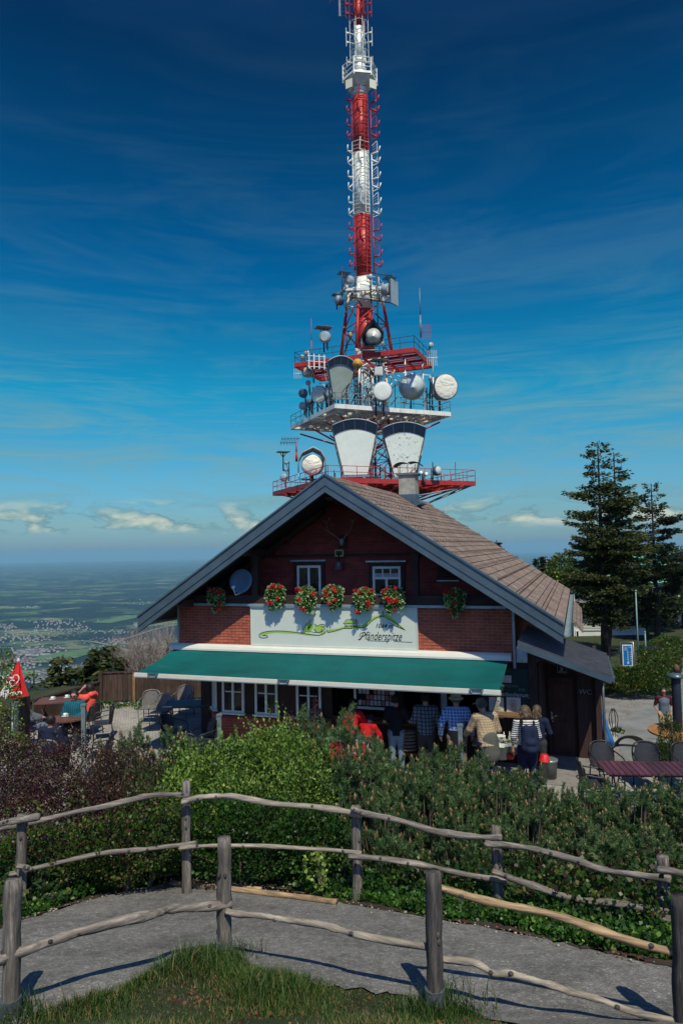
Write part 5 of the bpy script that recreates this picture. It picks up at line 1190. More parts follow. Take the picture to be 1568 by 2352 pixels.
# ================================================================== VEGETATION
def unit(a): return a/np.maximum(np.linalg.norm(a, axis=1, keepdims=True), 1e-9)
def leaf_arrays(P, A, size, asp=.42, rg=RNG, fold=.25, quad=True):
    n = len(P); A = unit(A); rnd = rg.normal(size=(n, 3)); S = unit(np.cross(A, rnd)); U = np.cross(A, S); s = size[:, None]
    a = P; b = P+A*s*.5+S*s*asp+U*s*fold*.3; c = P+A*s; d = P+A*s*.5-S*s*asp+U*s*fold*.3
    V = np.stack([a, b, c, d], 1).reshape(-1, 3); F = np.arange(4*n).reshape(n, 4); return V, F
def blob_points(blobs, n, rg, shell=.18, keep_low=True):
    """points scattered near the skin of a union of lumpy ellipsoids: (cx,cy,cz,rx,ry,rz)"""
    w = np.array([b[3]*b[4]+b[3]*b[5]+b[4]*b[5] for b in blobs]); pick = rg.choice(len(blobs), n, p=w/w.sum()); B = np.array(blobs)[pick]
    d = unit(rg.normal(size=(n, 3))); r = 1-np.abs(rg.normal(size=n))*shell+.10*np.sin(d[:, 0]*9+B[:, 0]*7)*np.cos(d[:, 1]*8+B[:, 1]*5)+.07*np.sin(d[:, 2]*14+B[:, 2]*3)
    return B[:, :3]+d*B[:, 3:]*r[:, None], d
def bush(name, label, cat, loc, blobs, n, size, mats, mi_p=None, asp=.42, up=.5, seed=1, stems=10, stem_mat=None, spray=0, group=None, shell=.18, part='foliage'):
    rg = np.random.default_rng(seed); t = thing(name, label, cat, loc, 0, group)
    P, d = blob_points(blobs, n, rg, shell); ok = P[:, 2] > .02; P, d = P[ok], d[ok]
    if spray:                                   # long arching shoots carrying leaves
        q, qd = blob_points(blobs, spray, rg, .05); ok = q[:, 2] > .3; q, qd = q[ok], qd[ok]; L = rg.uniform(.15, .5, len(q)); k = 14
        tt = np.linspace(0, 1, k)[None, :, None]; dirn = unit(qd*[.6, .6, .3]+[0, 0, .8]+rg.normal(size=q.shape)*.25)
        pts = q[:, None, :]+dirn[:, None, :]*L[:, None, None]*tt+np.array([0, 0, -.25])*(tt**2)*L[:, None, None]*.5
        P = np.vstack([P, pts.reshape(-1, 3)+rg.normal(size=(len(q)*k, 3))*.012]); d = np.vstack([d, np.repeat(dirn, k, 0)])
    A = d+np.array([0, 0, up])+rg.normal(size=P.shape)*.6
    s = size*rg.uniform(.6, 1.25, len(P)); V, F = leaf_arrays(P, A, s, asp, rg)
    mi = rg.choice(len(mats), len(P), p=mi_p) if len(mats) > 1 else None
    npmesh(part, V, F, mats, t, mi)
    if stems:
        mb = MB()
        for i in range(stems):
            b = blobs[int(rg.integers(len(blobs)))]; dd = unit(rg.normal(size=(1, 3)))[0]; e = Vector((b[0]+dd[0]*b[3]*.85, b[1]+dd[1]*b[4]*.85, max(.2, b[2]+abs(dd[2])*b[5]*.8)))
            s0 = Vector((b[0]*.8+rg.uniform(-.15, .15), b[1]*.8+rg.uniform(-.15, .15), -.05)); m_ = s0.lerp(e, .5)+Vector((rg.uniform(-.1, .1), rg.uniform(-.1, .1), .1)); mb.tube([s0, m_, e], [.018, .012, .004], 5, False)
        mb.build('stems', stem_mat or M_twig, t)
    return t
M_twig = plain('grey_brown_twig', (.10, .08, .06), .9, vary=.4, scale=12)
L_green = leafmat('fresh_green_leaves', [(.035, .085, .018), (.085, .18, .028), (.15, .27, .04), (.22, .34, .08)])
L_lime = leafmat('young_yellow_green_leaves', [(.15, .25, .045), (.24, .35, .07), (.31, .40, .12)])
L_dkgreen = leafmat('dark_green_leaves', [(.012, .04, .012), (.025, .07, .018), (.045, .105, .02)], .4)
L_cover = leafmat('ground_cover_leaves', [(.018, .06, .012), (.035, .11, .016), (.06, .16, .02)], .45)
L_purple = leafmat('purple_leaves', [(.022, .010, .018), (.045, .016, .028), (.075, .026, .035), (.05, .035, .022)], .45, .25, (1.4, .7, .7))
L_olive = leafmat('olive_leaves', [(.05, .062, .014), (.09, .10, .022), (.14, .14, .04)], .5)
L_needle = leafmat('pine_needles', [(.030, .080, .034), (.065, .135, .048), (.11, .20, .07)], .5, .25)
L_fir = leafmat('fir_needles', [(.012, .028, .014), (.028, .048, .016), (.060, .078, .018), (.10, .110, .024)], .6, .12)
L_fir2 = leafmat('dark_fir_needles', [(.008, .018, .012), (.016, .032, .016), (.028, .045, .016)], .6, .1)
L_candle = plain('tan_pine_candle', (.30, .17, .085), .8, vary=.3, scale=30, isl=.3); L_yel = leafmat('yellow_leaves', [(.30, .36, .03), (.2, .3, .03)])
M_bark = woodmat('conifer_bark', (.045, .034, .028), 2)

# ---- dwarf mountain pines: prototypes made of bottle-brush shoots
def pine_proto(seed, R0, H, shoots, nn=150, ndl=.062):
    rg = np.random.default_rng(seed); Pn = []; An = []; Sn = []; st_ = MB(); cd = MB()
    for i in range(shoots):
        a = rg.uniform(0, 2*math.pi); r = R0*math.sqrt(rg.uniform(0, 1)); f = r/R0
        top = H*(1-.45*f*f)*rg.uniform(.42, 1.0)
        if i < 9: top = H*rg.uniform(.86, 1.03); r *= .5; f = r/R0
        p = np.array([r*math.cos(a), r*math.sin(a), top]); out = np.array([math.cos(a), math.sin(a), 0])*f
        ax = out*.55+np.array([0, 0, 1.])+rg.normal(size=3)*.18; ax /= np.linalg.norm(ax); L = rg.uniform(.16, .30); p0 = p-ax*L
        st_.tube([(p0[0]*.5, p0[1]*.5, max(.05, p0[2]*.35)), (p0[0]*.9, p0[1]*.9, p0[2]*.75), tuple(p0), tuple(p)], [.016, .011, .008, .005], 4, False)
        for side in range(3):                   # main shoot and two lower side shoots
            if side: q0 = p0+ax*L*rg.uniform(-.35, .4); sx = unit(rg.normal(size=(1, 3)))[0]*.8+ax*.7; sx /= np.linalg.norm(sx); LL = L*.6
            else: q0, sx, LL = p0, ax, L
            m_ = int(nn*(LL/.25)); tt = rg.uniform(0, 1, m_); base = q0+sx*(LL*tt)[:, None]; rad = unit(np.cross(np.tile(sx, (m_, 1)), rg.normal(size=(m_, 3))))
            Pn.append(base); An.append(rad*.85+sx*(.55+.5*tt)[:, None]); Sn.append(np.full(m_, ndl)*rg.uniform(.75, 1.2, m_))
            if rg.random() < (.5 if not side else .12):
                tip = q0+sx*LL; h = rg.uniform(.03, .07); cd.tube([tuple(tip), tuple(tip+sx*h*.6+np.array([0, 0, h*.2])), tuple(tip+sx*h*.5+np.array([0, 0, h*.7]))], [.010, .011, .004], 5)
    P, A, S = np.vstack(Pn), np.vstack(An), np.concatenate(Sn); V, F = leaf_arrays(P, A, S, .06, rg, 0)
    return (V, F), st_, cd
PINES = {}
def pine_make(key, seed, R0, H, shoots):
    (V, F), s, c = pine_proto(seed, R0, H, shoots); t = thing('mountain_pine', 'x', 'pine shrub', (0, 0, 0), 0, 'dwarf mountain pines')
    npmesh('needles', V, F, L_needle, t); s.build('stems', M_twig, t); tag(c.build('candles', L_candle, t), kind='stuff'); PINES[key] = [t, False]
pine_make('a', 1, .85, 1.65, 150); pine_make('b', 2, .75, 1.45, 125); pine_make('c', 5, .55, 1.7, 85)
pine_spots = [  # top px, top py, Y, kind, label
 (775, 1632, 11.2, 'c', 'tall narrow mountain pine in front of the red ice cream freezer'),
 (812, 1700, 10.4, 'b', 'mountain pine right of the bright green bush'),
 (858, 1688, 11.5, 'c', 'slender mountain pine in front of the man in the black shirt'),
 (905, 1728, 10.6, 'a', 'wide mountain pine below the man in the plaid shirt'),
 (1005, 1690, 11.3, 'b', 'mountain pine with a raised tip below the grey plaid shirt man'),
 (985, 1760, 10.1, 'a', 'mountain pine behind the middle of the rear rail fence'),
 (1078, 1722, 11.4, 'b', 'mountain pine left of the man with a jacket round his waist'),
 (1120, 1772, 10.3, 'a', 'mountain pine behind the fourth post of the rear fence'),
 (1185, 1752, 11.2, 'b', 'mountain pine just below the woman with the backpack'),
 (1240, 1778, 10.5, 'a', 'mountain pine left of the gap with pale paving'),
 (1330, 1800, 10.4, 'c', 'thin mountain pine in the gap below the porch'),
 (1385, 1790, 10.9, 'b', 'mountain pine in front of the left armchair by the purple table'),
 (1440, 1806, 10.3, 'a', 'mountain pine in front of the purple slatted table'),
 (1530, 1800, 10.6, 'a', 'mountain pine near the right edge below the purple table'),
 (1600, 1822, 10.2, 'a', 'mountain pine cut by the right edge of the picture'),
 (306, 1668, 12.6, 'c', 'small mountain pine between the purple bush and the terrace paving'),
 (262, 1700, 12.0, 'b', 'low mountain pine beside the purple bush'),
 (418, 1664, 12.4, 'b', 'mountain pine in front of the dark terrace chairs'),
 (362, 1725, 11.4, 'b', 'mountain pine left of the bright green bush'),
 (565, 1670, 12.0, 'b', 'mountain pine tips standing over the back of the green bush'),
 (690, 1634, 12.2, 'c', 'mountain pine rising behind the top of the green bush'),
 (880, 1800, 9.7, 'b', 'low mountain pine hanging over the ivy behind the rear fence'),
 (1200, 1850, 9.6, 'a', 'low mountain pine above the ivy right of the fourth fence post'),
 (1360, 1880, 9.4, 'a', 'low mountain pine behind the right part of the rear fence'),
 (1490, 1900, 9.2, 'b', 'low mountain pine beside the last rear fence post'),
 (60, 1980, 8.9, 'b', 'small dark mountain pine at the left end of the rear fence'),
 (1050, 1840, 9.7, 'b', 'low mountain pine above the ivy left of the fourth fence post'),
]
for i, (px, py, Y, k, lab) in enumerate(pine_spots):
    p = AT(px, py, Y); g = gzs(p.x, Y)-.05; Hh = {'a': 1.65, 'b': 1.45, 'c': 1.7}[k]; sc_ = (p.z-g)/Hh
    src, used = PINES[k]
    if not used: o = src; o.location = (p.x, Y, g); PINES[k][1] = True; o.scale = (max(sc_, .85), max(sc_, .85), sc_); o['label'] = lab
    else: dup(src, (p.x, Y, g), i*1.3, lab, scale=(max(sc_, .85), max(sc_, .85), sc_))
# ---- the bright green bush, purple barberry, other shrubs
def BL(items):                                 # px, py(centre), Y, rx, ry, rz  -> blobs around an origin
    out = []
    for px, py, Y, a, b, c in items: p = AT(px, py, Y); out.append((p.x, p.y, p.z, a, b, c))
    return out
def bush_px(name, label, cat, items, *a, **k):
    b = BL(items); cx = sum(q[0] for q in b)/len(b); cy = sum(q[1] for q in b)/len(b); g = gzs(cx, cy); bb = [(q[0]-cx, q[1]-cy, q[2]-g, *q[3:]) for q in b]
    return bush(name, label, cat, (cx, cy, g), bb, *a, **k)
bush_px('green_bush', 'big bright green leafy bush in the middle in front of the chalet windows', 'bush',
        [(490, 1790, 11.2, .65, .7, .55), (610, 1775, 11.2, .75, .7, .68), (700, 1790, 11.0, .5, .6, .62), (425, 1840, 10.8, .5, .6, .5), (560, 1870, 10.4, .8, .6, .6), (700, 1850, 10.4, .5, .55, .65), (520, 1740, 11.4, .3, .35, .3), (640, 1722, 11.4, .42, .45, .38), (720, 1745, 11.3, .25, .3, .35), (440, 1775, 11.2, .3, .3, .3)],
        30000, .050, [L_green, L_lime, L_dkgreen], [.5, .32, .18], seed=3, spray=380, stems=46, asp=.34, shell=.26)
bush_px('dark_bush', 'darker leafy undergrowth below the bright green bush behind the rail fence', 'bush',
        [(480, 1900, 9.9, .7, .4, .45), (600, 1920, 9.8, .8, .4, .5), (720, 1930, 9.6, .6, .4, .45), (560, 1965, 9.5, 1.1, .3, .3)], 13000, .05, [L_dkgreen, L_cover], [.7, .3], seed=4, stems=14)
bush_px('purple_bush', 'large dark purple leaved bush on the left in front of the coffee tables', 'bush',
        [(60, 1790, 11.2, .8, .7, .62), (170, 1788, 11.4, .8, .7, .60), (285, 1800, 11.0, .6, .6, .55), (20, 1870, 10.4, .8, .6, .6), (150, 1875, 10.3, .9, .6, .65), (270, 1880, 10.2, .6, .5, .5), (-60, 1790, 11, .9, .8, .8)],
        34000, .036, [L_purple, L_olive], [.85, .15], seed=5, spray=420, stems=40, asp=.36)
bush_px('low_bush', 'low mixed green and brown shrub along the rear fence below the purple bush', 'bush',
        [(120, 1960, 9.2, .9, .35, .35), (270, 1950, 9.3, .8, .35, .4), (380, 1930, 9.6, .5, .35, .4), (330, 1870, 10.2, .35, .3, .35)], 12000, .045, [L_olive, L_cover, L_purple], [.38, .5, .12], seed=6, spray=120, stems=16)
bush_px('barberry_sprig', 'thin upright purple shoots rising from the green bush near the grey board', 'bush', [(725, 1650, 11.6, .06, .06, .38), (668, 1665, 11.5, .1, .08, .22)], 500, .035, [L_purple], seed=8, stems=4)
bush_px('yellow_shrub', 'small yellow green leaf clump in the ivy right of the near post', 'bush', [(722, 1985, 8.95, .14, .12, .16), (745, 1965, 9.0, .12, .1, .10), (735, 2020, 8.85, .07, .1, .12)], 260, .055, [L_lime], seed=9, stems=3)
bush_px('left_twigs', 'yellow green leafy branch at the left edge beside the red parasol', 'bush', [(0, 1530, 14.5, .30, .3, .35), (8, 1610, 14.0, .35, .3, .4), (-10, 1680, 13.2, .5, .3, .5), (20, 1720, 12.8, .4, .3, .3)], 2600, .05, [L_olive, L_green], [.6, .4], seed=10, stems=6)
# ivy and weeds along the far edge of the path
def cover(name, label, cat, poly_fn, n, size, mats, mp, hmax, seed, asp=.5):
    rg = np.random.default_rng(seed); P = poly_fn(rg, n); m = len(P)
    lump = .45+.55*np.sin(P[:, 0]*3.1+1)*np.sin(P[:, 1]*4.3)+.3*np.sin(P[:, 0]*9)
    z = gz(P[:, 0], P[:, 1])+np.abs(rg.normal(size=m))*hmax*.35+np.clip(lump, .1, 1.3)*hmax*rg.uniform(.2, 1, m); Q = np.column_stack([P, z])
    A = rg.normal(size=(m, 3))*.8+[0, -.25, .35]; V, F = leaf_arrays(Q, A, size*rg.uniform(.6, 1.3, m), asp, rg); mi = rg.choice(len(mats), m, p=mp)
    o = npmesh(name, V, F, mats, None, mi); tag(o, label, cat, kind='stuff'); return o
fe = np.array(sorted(far_edge)); ne = np.array(sorted(near_edge))
fey = lambda x: np.interp(x, fe[:, 0], fe[:, 1]); ney = lambda x: np.interp(x, ne[:, 0], ne[:, 1])
def strip(x0, x1, d0, d1, pw=1.0):
    def f(rg, n): x = rg.uniform(x0, x1, n); return np.column_stack([x, fey(x)+d0+.10*np.sin(x*5)+(d1-d0)*rg.uniform(0, 1, n)**pw])
    return f
cover('ivy', 'dark green ivy and weeds along the far edge of the path', 'ground cover', strip(-6.5, 5.5, .12, 1.25), 52000, .050, [L_cover, L_dkgreen, L_green], [.55, .3, .15], .16, 21)
cover('undergrowth', 'dark undergrowth beneath the pines and bushes', 'ground cover', strip(-7, 7, .9, 3.4), 34000, .06, [L_dkgreen, L_purple, L_olive], [.7, .1, .2], .35, 22)
M_dryleaf = plain('dry_brown_leaf', (.14, .06, .03), .9, vary=.5, isl=.4)
cover('leaf_litter', 'dry brown leaves lying on the verge and in the grass', 'leaf litter', lambda rg, n: np.vstack([strip(-5, 5, -.12, .2)(rg, n), (lambda x: np.column_stack([x, ney(x)-rg.uniform(.1, 1.2, n)]))(rg.uniform(-1.5, 1.6, n))]), 800, .030, [M_dryleaf], [1.], .02, 23)
# grass on the near bank
def grass(name, label, n, fn, h0, h1, w, mats, mp, seed):
    rg = np.random.default_rng(seed); P = fn(rg, n); m = len(P); z = gz(P[:, 0], P[:, 1]); H_ = rg.uniform(h0, h1, m)*(.55+.45*np.sin(P[:, 0]*4+1)*np.cos(P[:, 1]*5))
    H_ = np.clip(H_, h0*.6, None); a = rg.uniform(0, 2*np.pi, m); D = np.column_stack([np.cos(a), np.sin(a)])*(H_*rg.uniform(.15, .7, m))[:, None]; b = a+np.pi/2+rg.normal(size=m)*.6
    S = np.column_stack([np.cos(b), np.sin(b)])*w; B = np.column_stack([P, z-.01])
    def pt(f, g, k): q = B.copy(); q[:, :2] += D*f; q[:, 2] += H_*g; q[:, :2] += S*k; return q
    V = np.stack([pt(0, 0, -1), pt(0, 0, 1), pt(.35, .6, -.8), pt(.35, .6, .8), pt(1, .95, -.12), pt(1, .95, .12)], 1).reshape(-1, 3)
    i = np.arange(m)*6; F = np.concatenate([np.stack([i, i+1, i+3, i+2], 1), np.stack([i+2, i+3, i+5, i+4], 1)]); mi = rg.choice(len(mats), m, p=mp); mi = np.concatenate([mi, mi])
    tag(npmesh(name, V, F, mats, None, mi), label, 'grass', kind='stuff')
G1 = leafmat('grass_green', [(.025, .06, .012), (.042, .095, .018), (.07, .12, .028)], .5, .3); G2 = plain('grass_dry', (.19, .15, .065), .9, vary=.3, isl=.3)
def bank(rg, n):
    x = rg.uniform(-2.6, 3.4, n); d = rg.uniform(0, 1, n)**1.15*3.0+.02; return np.column_stack([x, ney(x)-d])
def bank_edge(rg, n):
    x = rg.normal(-1.05, .45, n); return np.column_stack([x, ney(x)-np.abs(rg.normal(size=n))*.35-.02])
def edge_all(rg, n): x = rg.uniform(-3, 3.6, n); return np.column_stack([x, ney(x)+.05-np.abs(rg.normal(size=n))*.10])
def post_tufts(rg, n):
    c = np.array([(-1.2, 6.62), (-2.6, 5.4), (.62, 5.42), (.7, 5.3)])[rg.integers(0, 4, n)]; return c+rg.normal(size=(n, 2))*[.16, .12]
grass('grass', 'green grass with dry patches on the near bank', 95000, bank, .035, .12, .0028, [G1, G2], [.72, .28], 31)
grass('tall_grass', 'taller grass tufts along the edge of the near bank', 5200, bank_edge, .08, .26, .0034, [G1, G2], [.92, .08], 32)
grass('edge_grass', 'ragged grass fringe where the near bank meets the path', 9000, edge_all, .03, .12, .003, [G1, G2], [.75, .25], 35)
grass('post_grass', 'grass tufts at the feet of the near fence posts', 1500, post_tufts, .12, .36, .0034, [G1], [1.], 33)
def lawn(rg, n):
    out = []
    while len(out) < n:
        px, py = rg.uniform(1360, 1640), rg.uniform(1405, 1592); p = GP(px, py)
        if p.y > 26 and not (1512 < px < 1580 and py > 1500): out.append((p.x, p.y))
    return np.array(out)
grass('lawn', 'green lawn strip behind the road on the right', 2500, lawn, .08, .2, .012, [G1], [1.], 34)

# ---- conifers
def conifer(name, label, px, ptop, pbase, Y, wpx, seed, mat, dens=1.0, bare=0.0, tops=((0, 0, 1.0),), group=None, droop=.25, lean=0.0, z0=None, tuft=.2, levels=None, prof=.8, sway=0.0, hollow=0.0):
    a = AT(px, pbase, Y); b = AT(px, ptop, Y); H_ = b.z-a.z; W = wpx/FPX*Y/2; t = thing(name, label, 'tree', (a.x, a.y, a.z), 0, group); rg = np.random.default_rng(seed); rr = random.Random(seed)
    tr = MB(); P = []; A = []; S = []; br = MB()
    for ox, oy, hf in tops:
        pts = [(0 if k == 0 else ox*min(1, k/3)+lean*(k/6)**1.5, oy*min(1, k/3), H_*hf*k/6) for k in range(7)]
        tr.tube(pts, [max(.03, .022*H_*(1-k/6.3)) for k in range(7)], 8)
        nl = levels or int(H_*hf/.36)
        for i in range(nl):
            f = (i+.5)/nl; z = H_*hf*(.13+.87*f); Lm = W*(1-f)**prof*(1.0 if hf > .97 else .8)*(.86+.28*rr.random())+.22; nb = max(3, int((7 if f < .7 else 5)*dens))
            cx = ox*min(1, f*2)+lean*f**1.5; cy_ = oy*min(1, f*2)
            for k in range(nb):
                if f < bare and rr.random() < .6: continue
                az = rr.uniform(0, 2*math.pi); L = Lm*(min(1, .42+f*2.6) if H_ > 9 else 1)*rr.uniform(.45, 1.15)*(1+.22*math.sin(az*2+seed)+.18*math.sin(z*2.1+seed)); d = Vector((math.cos(az)+sway, math.sin(az), 0)).normalized(); dz = rr.uniform(-.02, .32); zj = z; z = zj+rr.uniform(-.28, .28)*min(1, H_*hf/8)*(1-f*.7)
                q = [Vector((cx, cy_, z))+d*(L*s)+Vector((0, 0, L*(dz*s-droop*s*s+droop*.75*s**4))) for s in (0, .33, .66, 1.0)]
                br.tube(q, [.012*L+.008, .01*L+.006, .008*L, .004], 4, False)
                nt_ = int(L/.062*dens)
                for j in range(nt_):
                    s = (hollow+(1-hollow)*(j+rr.random())/nt_); s = .12+.88*s; c = q[0].lerp(q[3], s); c.z = z+L*(dz*s-droop*s*s+droop*.75*s**4)
                    side = Vector((-d.y, d.x, 0))*rr.choice((-1, 1)); wid = L*.34*math.sin(math.pi*min(1, s*.85+.12))+.05; m_ = 1+int(wid/.115)
                    for u in range(m_):
                        e = c+side*(wid*(u+rr.random())/m_)+Vector((0, 0, rr.uniform(-.16, .05))); P.append(e); A.append(tuple(side*.55+d*.75+Vector((rr.uniform(-.25, .25), rr.uniform(-.25, .25), rr.uniform(-.30, .12))))); S.append(tuft*rr.uniform(.6, 1.3))
                z = zj
    P = np.array([tuple(p) for p in P]); A = np.array(A); S = np.array(S)
    V1, F1 = leaf_arrays(P, A, S, .20, rg, .3); V2, F2 = leaf_arrays(P+rg.normal(size=P.shape)*.03, A+rg.normal(size=A.shape)*.35, S*.85, .16, rg, .3)
    npmesh('crown', np.vstack([V1, V2]), np.vstack([F1, F2+len(V1)]), mat, t); tr.build('trunk', M_bark, t); br.build('limbs', M_bark, t); return t
conifer('fir_tree', 'tall dark fir with twin tops on the right beyond the chalet roof', 1390, 1014, 1497, 38, 200, 2, L_fir, .92, tops=((0, 0, 1.0), (1.0, .3, .95)), tuft=.205, prof=.62, droop=.22)
conifer('spruce_tree', 'thinner open conifer right of the tall fir', 1510, 1110, 1480, 44, 170, 4, L_fir2, .9, tops=((0, 0, 1.0),), tuft=.21, prof=.6, droop=-.12, hollow=.3)
conifer('small_fir', 'small dark fir above the roof edge, left of the twin topped fir', 1240, 1281, 1420, 62, 56, 6, L_fir2, 1.3, tuft=.4); conifer('small_fir', 'slightly shorter dark fir just right of the other small one by the roof edge', 1256, 1276, 1420, 60, 50, 7, L_fir2, 1.3, tuft=.4)
conifer('small_fir', 'tip of a lone fir showing over the roof slope', 1143, 1243, 1400, 70, 44, 9, L_fir2, 1.3, tuft=.4)
conifer('windswept_fir', 'windswept fir leaning right below the chalet fence, middle of three', 175, 1488, 1700, 27, 150, 12, L_fir, 1.9, tops=((.0, 0, 1),), lean=1.1, sway=.7, tuft=.36, prof=.6)
conifer('windswept_fir', 'windswept fir nearest the terrace fence corner', 225, 1508, 1690, 25.5, 90, 13, L_fir, 1.9, lean=.7, sway=.7, tuft=.34, prof=.6)
conifer('windswept_fir', 'upright dark fir left of the windswept ones', 133, 1506, 1690, 28, 70, 14, L_fir, 1.7, lean=.2, sway=.3, tuft=.26)
conifer('small_fir', 'dark conifer right behind the red parasol', 78, 1540, 1690, 26, 60, 15, L_fir, .8, tuft=.24); conifer('small_fir', 'dark conifer top at the left edge behind the parasol', 4, 1522, 1700, 26, 50, 16, L_fir2, .8, tuft=.24)
# leafy trees and shrubs on the right
def crown_tree(name, label, items, n, size, mats, mp, seed, trunk=True):
    t = bush_px(name, label, 'tree', items, n, size, mats, mp, seed=seed, stems=0, asp=.5, part='crown', shell=.3)
    mb = MB(); z0 = -.2; b = BL(items); g = t.location; tops = [(q[0]-g.x, q[1]-g.y, q[2]-g.z) for q in b]
    zt = max(q[2] for q in tops); mb.tube([(0, 0, -.5), (.05, 0, zt*.4), (0, .05, zt*.8)], [.2, .15, .06], 7)
    for q in tops: mb.tube([(0, 0, zt*.3), tuple(Vector(q)*.7+Vector((0, 0, zt*.1))), q], [.09, .05, .02], 5, False)
    mb.build('trunk', M_bark, t); return t
crown_tree('leafy_tree', 'light green leafy tree between the roof edge and the tall fir', [(1290, 1305, 48, 1.1, 1, 1.0), (1310, 1340, 46, 1.3, 1, 1.2), (1275, 1340, 47, 1.2, 1, 1.0)], 5000, .15, [L_olive, L_dkgreen, L_green], [.5, .35, .15], 41)
crown_tree('leafy_tree', 'dull grey green tree at the right edge above the lawn', [(1560, 1310, 50, 1.5, 1.2, 1.6), (1585, 1350, 50, 1.6, 1.2, 1.6), (1550, 1370, 49, 1.0, 1, 1.1)], 7000, .17, [L_olive, L_dkgreen], [.4, .6], 42)
crown_tree('leafy_tree', 'dark tree filling the space behind the spruce trunk', [(1460, 1400, 47, 1.3, 1, 1.3), (1450, 1340, 48, 1.3, 1, 1.4), (1525, 1395, 48, 1.1, 1, 1.2)], 7000, .17, [L_fir, L_dkgreen], [.6, .4], 43)
bush_px('clipped_hedge', 'long clipped hedge running from the info sign to the right', 'hedge', [(1375, 1558, 29, .8, .7, .55), (1410, 1560, 28.5, .9, .7, .5), (1450, 1562, 28, .9, .7, .5), (1490, 1558, 28, .9, .7, .6), (1522, 1550, 28.5, .6, .7, .75), (1512, 1522, 31, .9, 1.0, .6), (1510, 1500, 34, .9, 1.2, .55), (1535, 1488, 36, .9, 1.2, .6)], 26000, .085, [L_olive, L_dkgreen, L_cover], [.45, .3, .25], seed=44, stems=0)
bush_px('yew_shrub', 'upright yew shrub beside the round wooden bar table', 'bush', [(1530, 1700, 14.6, .16, .16, .45), (1545, 1745, 14.4, .28, .2, .35), (1515, 1735, 14.5, .15, .15, .3), (1552, 1690, 14.7, .1, .1, .3), (1535, 1655, 14.6, .06, .06, .2)], 5200, .045, [L_dkgreen, L_olive, L_yel], [.7, .25, .05], asp=.2, up=1.6, seed=45, stems=10)
bush_px('small_shrub', 'little green shrub at the foot of the porch corner', 'bush', [(1418, 1690, 18, .18, .2, .2)], 900, .05, [L_dkgreen, L_green], [.7, .3], seed=46, stems=2)
bush_px('flower_edge', 'leafy weeds along the foot of the terrace fence', 'bush', [(470/1.74*.574+90, 1623, 21.2, .5, .15, .15), (300, 1624, 21.4, .5, .15, .13), (340, 1622, 21.0, .4, .15, .15)], 1500, .06, [L_cover, L_yel], [.85, .15], seed=47, stems=2)
# dandelions
mb = MB(); rr = random.Random(4)
for i in range(150):
    px, py = rr.choice(((rr.gauss(1395, 14), rr.gauss(1579, 3)), (rr.gauss(1430, 30), rr.gauss(1582, 4)), (rr.gauss(1545, 5), rr.gauss(1578, 2)))); p = GP(px, py); mb.lathe([(.001, .0), (.05, .01), (.045, .03), (.001, .04)], (p.x, p.y, p.z+rr.uniform(.08, .2)), n=6)
tag(mb.build('dandelions', plain('dandelion_yellow', (.65, .45, .02), .7, bump=0)), 'yellow dandelions in the grass in front of the hedge', 'flowers', kind='stuff')
# bare shrub behind the terrace fence
def bare_tree(name, label, items, seed, mat):
    rr = random.Random(seed); b = BL(items); cx, cy_ = sum(q[0] for q in b)/len(b), sum(q[1] for q in b)/len(b); g = gzs(cx, cy_)-1.6; t = thing(name, label, 'tree', (cx, cy_, g)); mb = MB(); tw = MB()
    def grow(p, d, L, r, dep):
        n = 4; pts = [p]; q = p
        for i in range(n): d = (d+Vector((rr.uniform(-.22, .22), rr.uniform(-.22, .22), rr.uniform(-.05, .16)))).normalized(); q = q+d*(L/n); pts.append(q)
        (mb if dep < 2 else tw).tube(pts, list(np.linspace(r, r*.55, n+1)), 4 if dep > 1 else 6, False)
        if dep < 5:
            for k in range(4 if dep < 2 else 3): i = rr.randint(1, n); nd = (d+Vector((rr.uniform(-.9, .9), rr.uniform(-.9, .9), rr.uniform(-.2, .6)))).normalized(); grow(pts[i], nd, L*rr.uniform(.55, .8), r*.55, dep+1)
    for q in b*3: c = Vector((q[0]-cx+rr.uniform(-.4, .4), q[1]-cy_+rr.uniform(-.4, .4), 0)); grow(c*.6, Vector((c.x*.15, c.y*.1, 1)).normalized(), (q[2]-g)*.70, .05, 0)
    mb.build('trunk', mat, t); tw.build('twigs', mat, t)
bare_tree('bare_shrub', 'bare grey twiggy shrub tree between the fence and the awning', [(300, 1535, 25.5, 1, 1, 1), (345, 1522, 26, 1, 1, 1), (385, 1505, 26.5, 1, 1, 1), (325, 1528, 27, 1, 1, 1), (410, 1500, 26, 1, 1, 1)], 5, plain('bare_grey_twig', (.24, .21, .18), .9, vary=.35, scale=10))
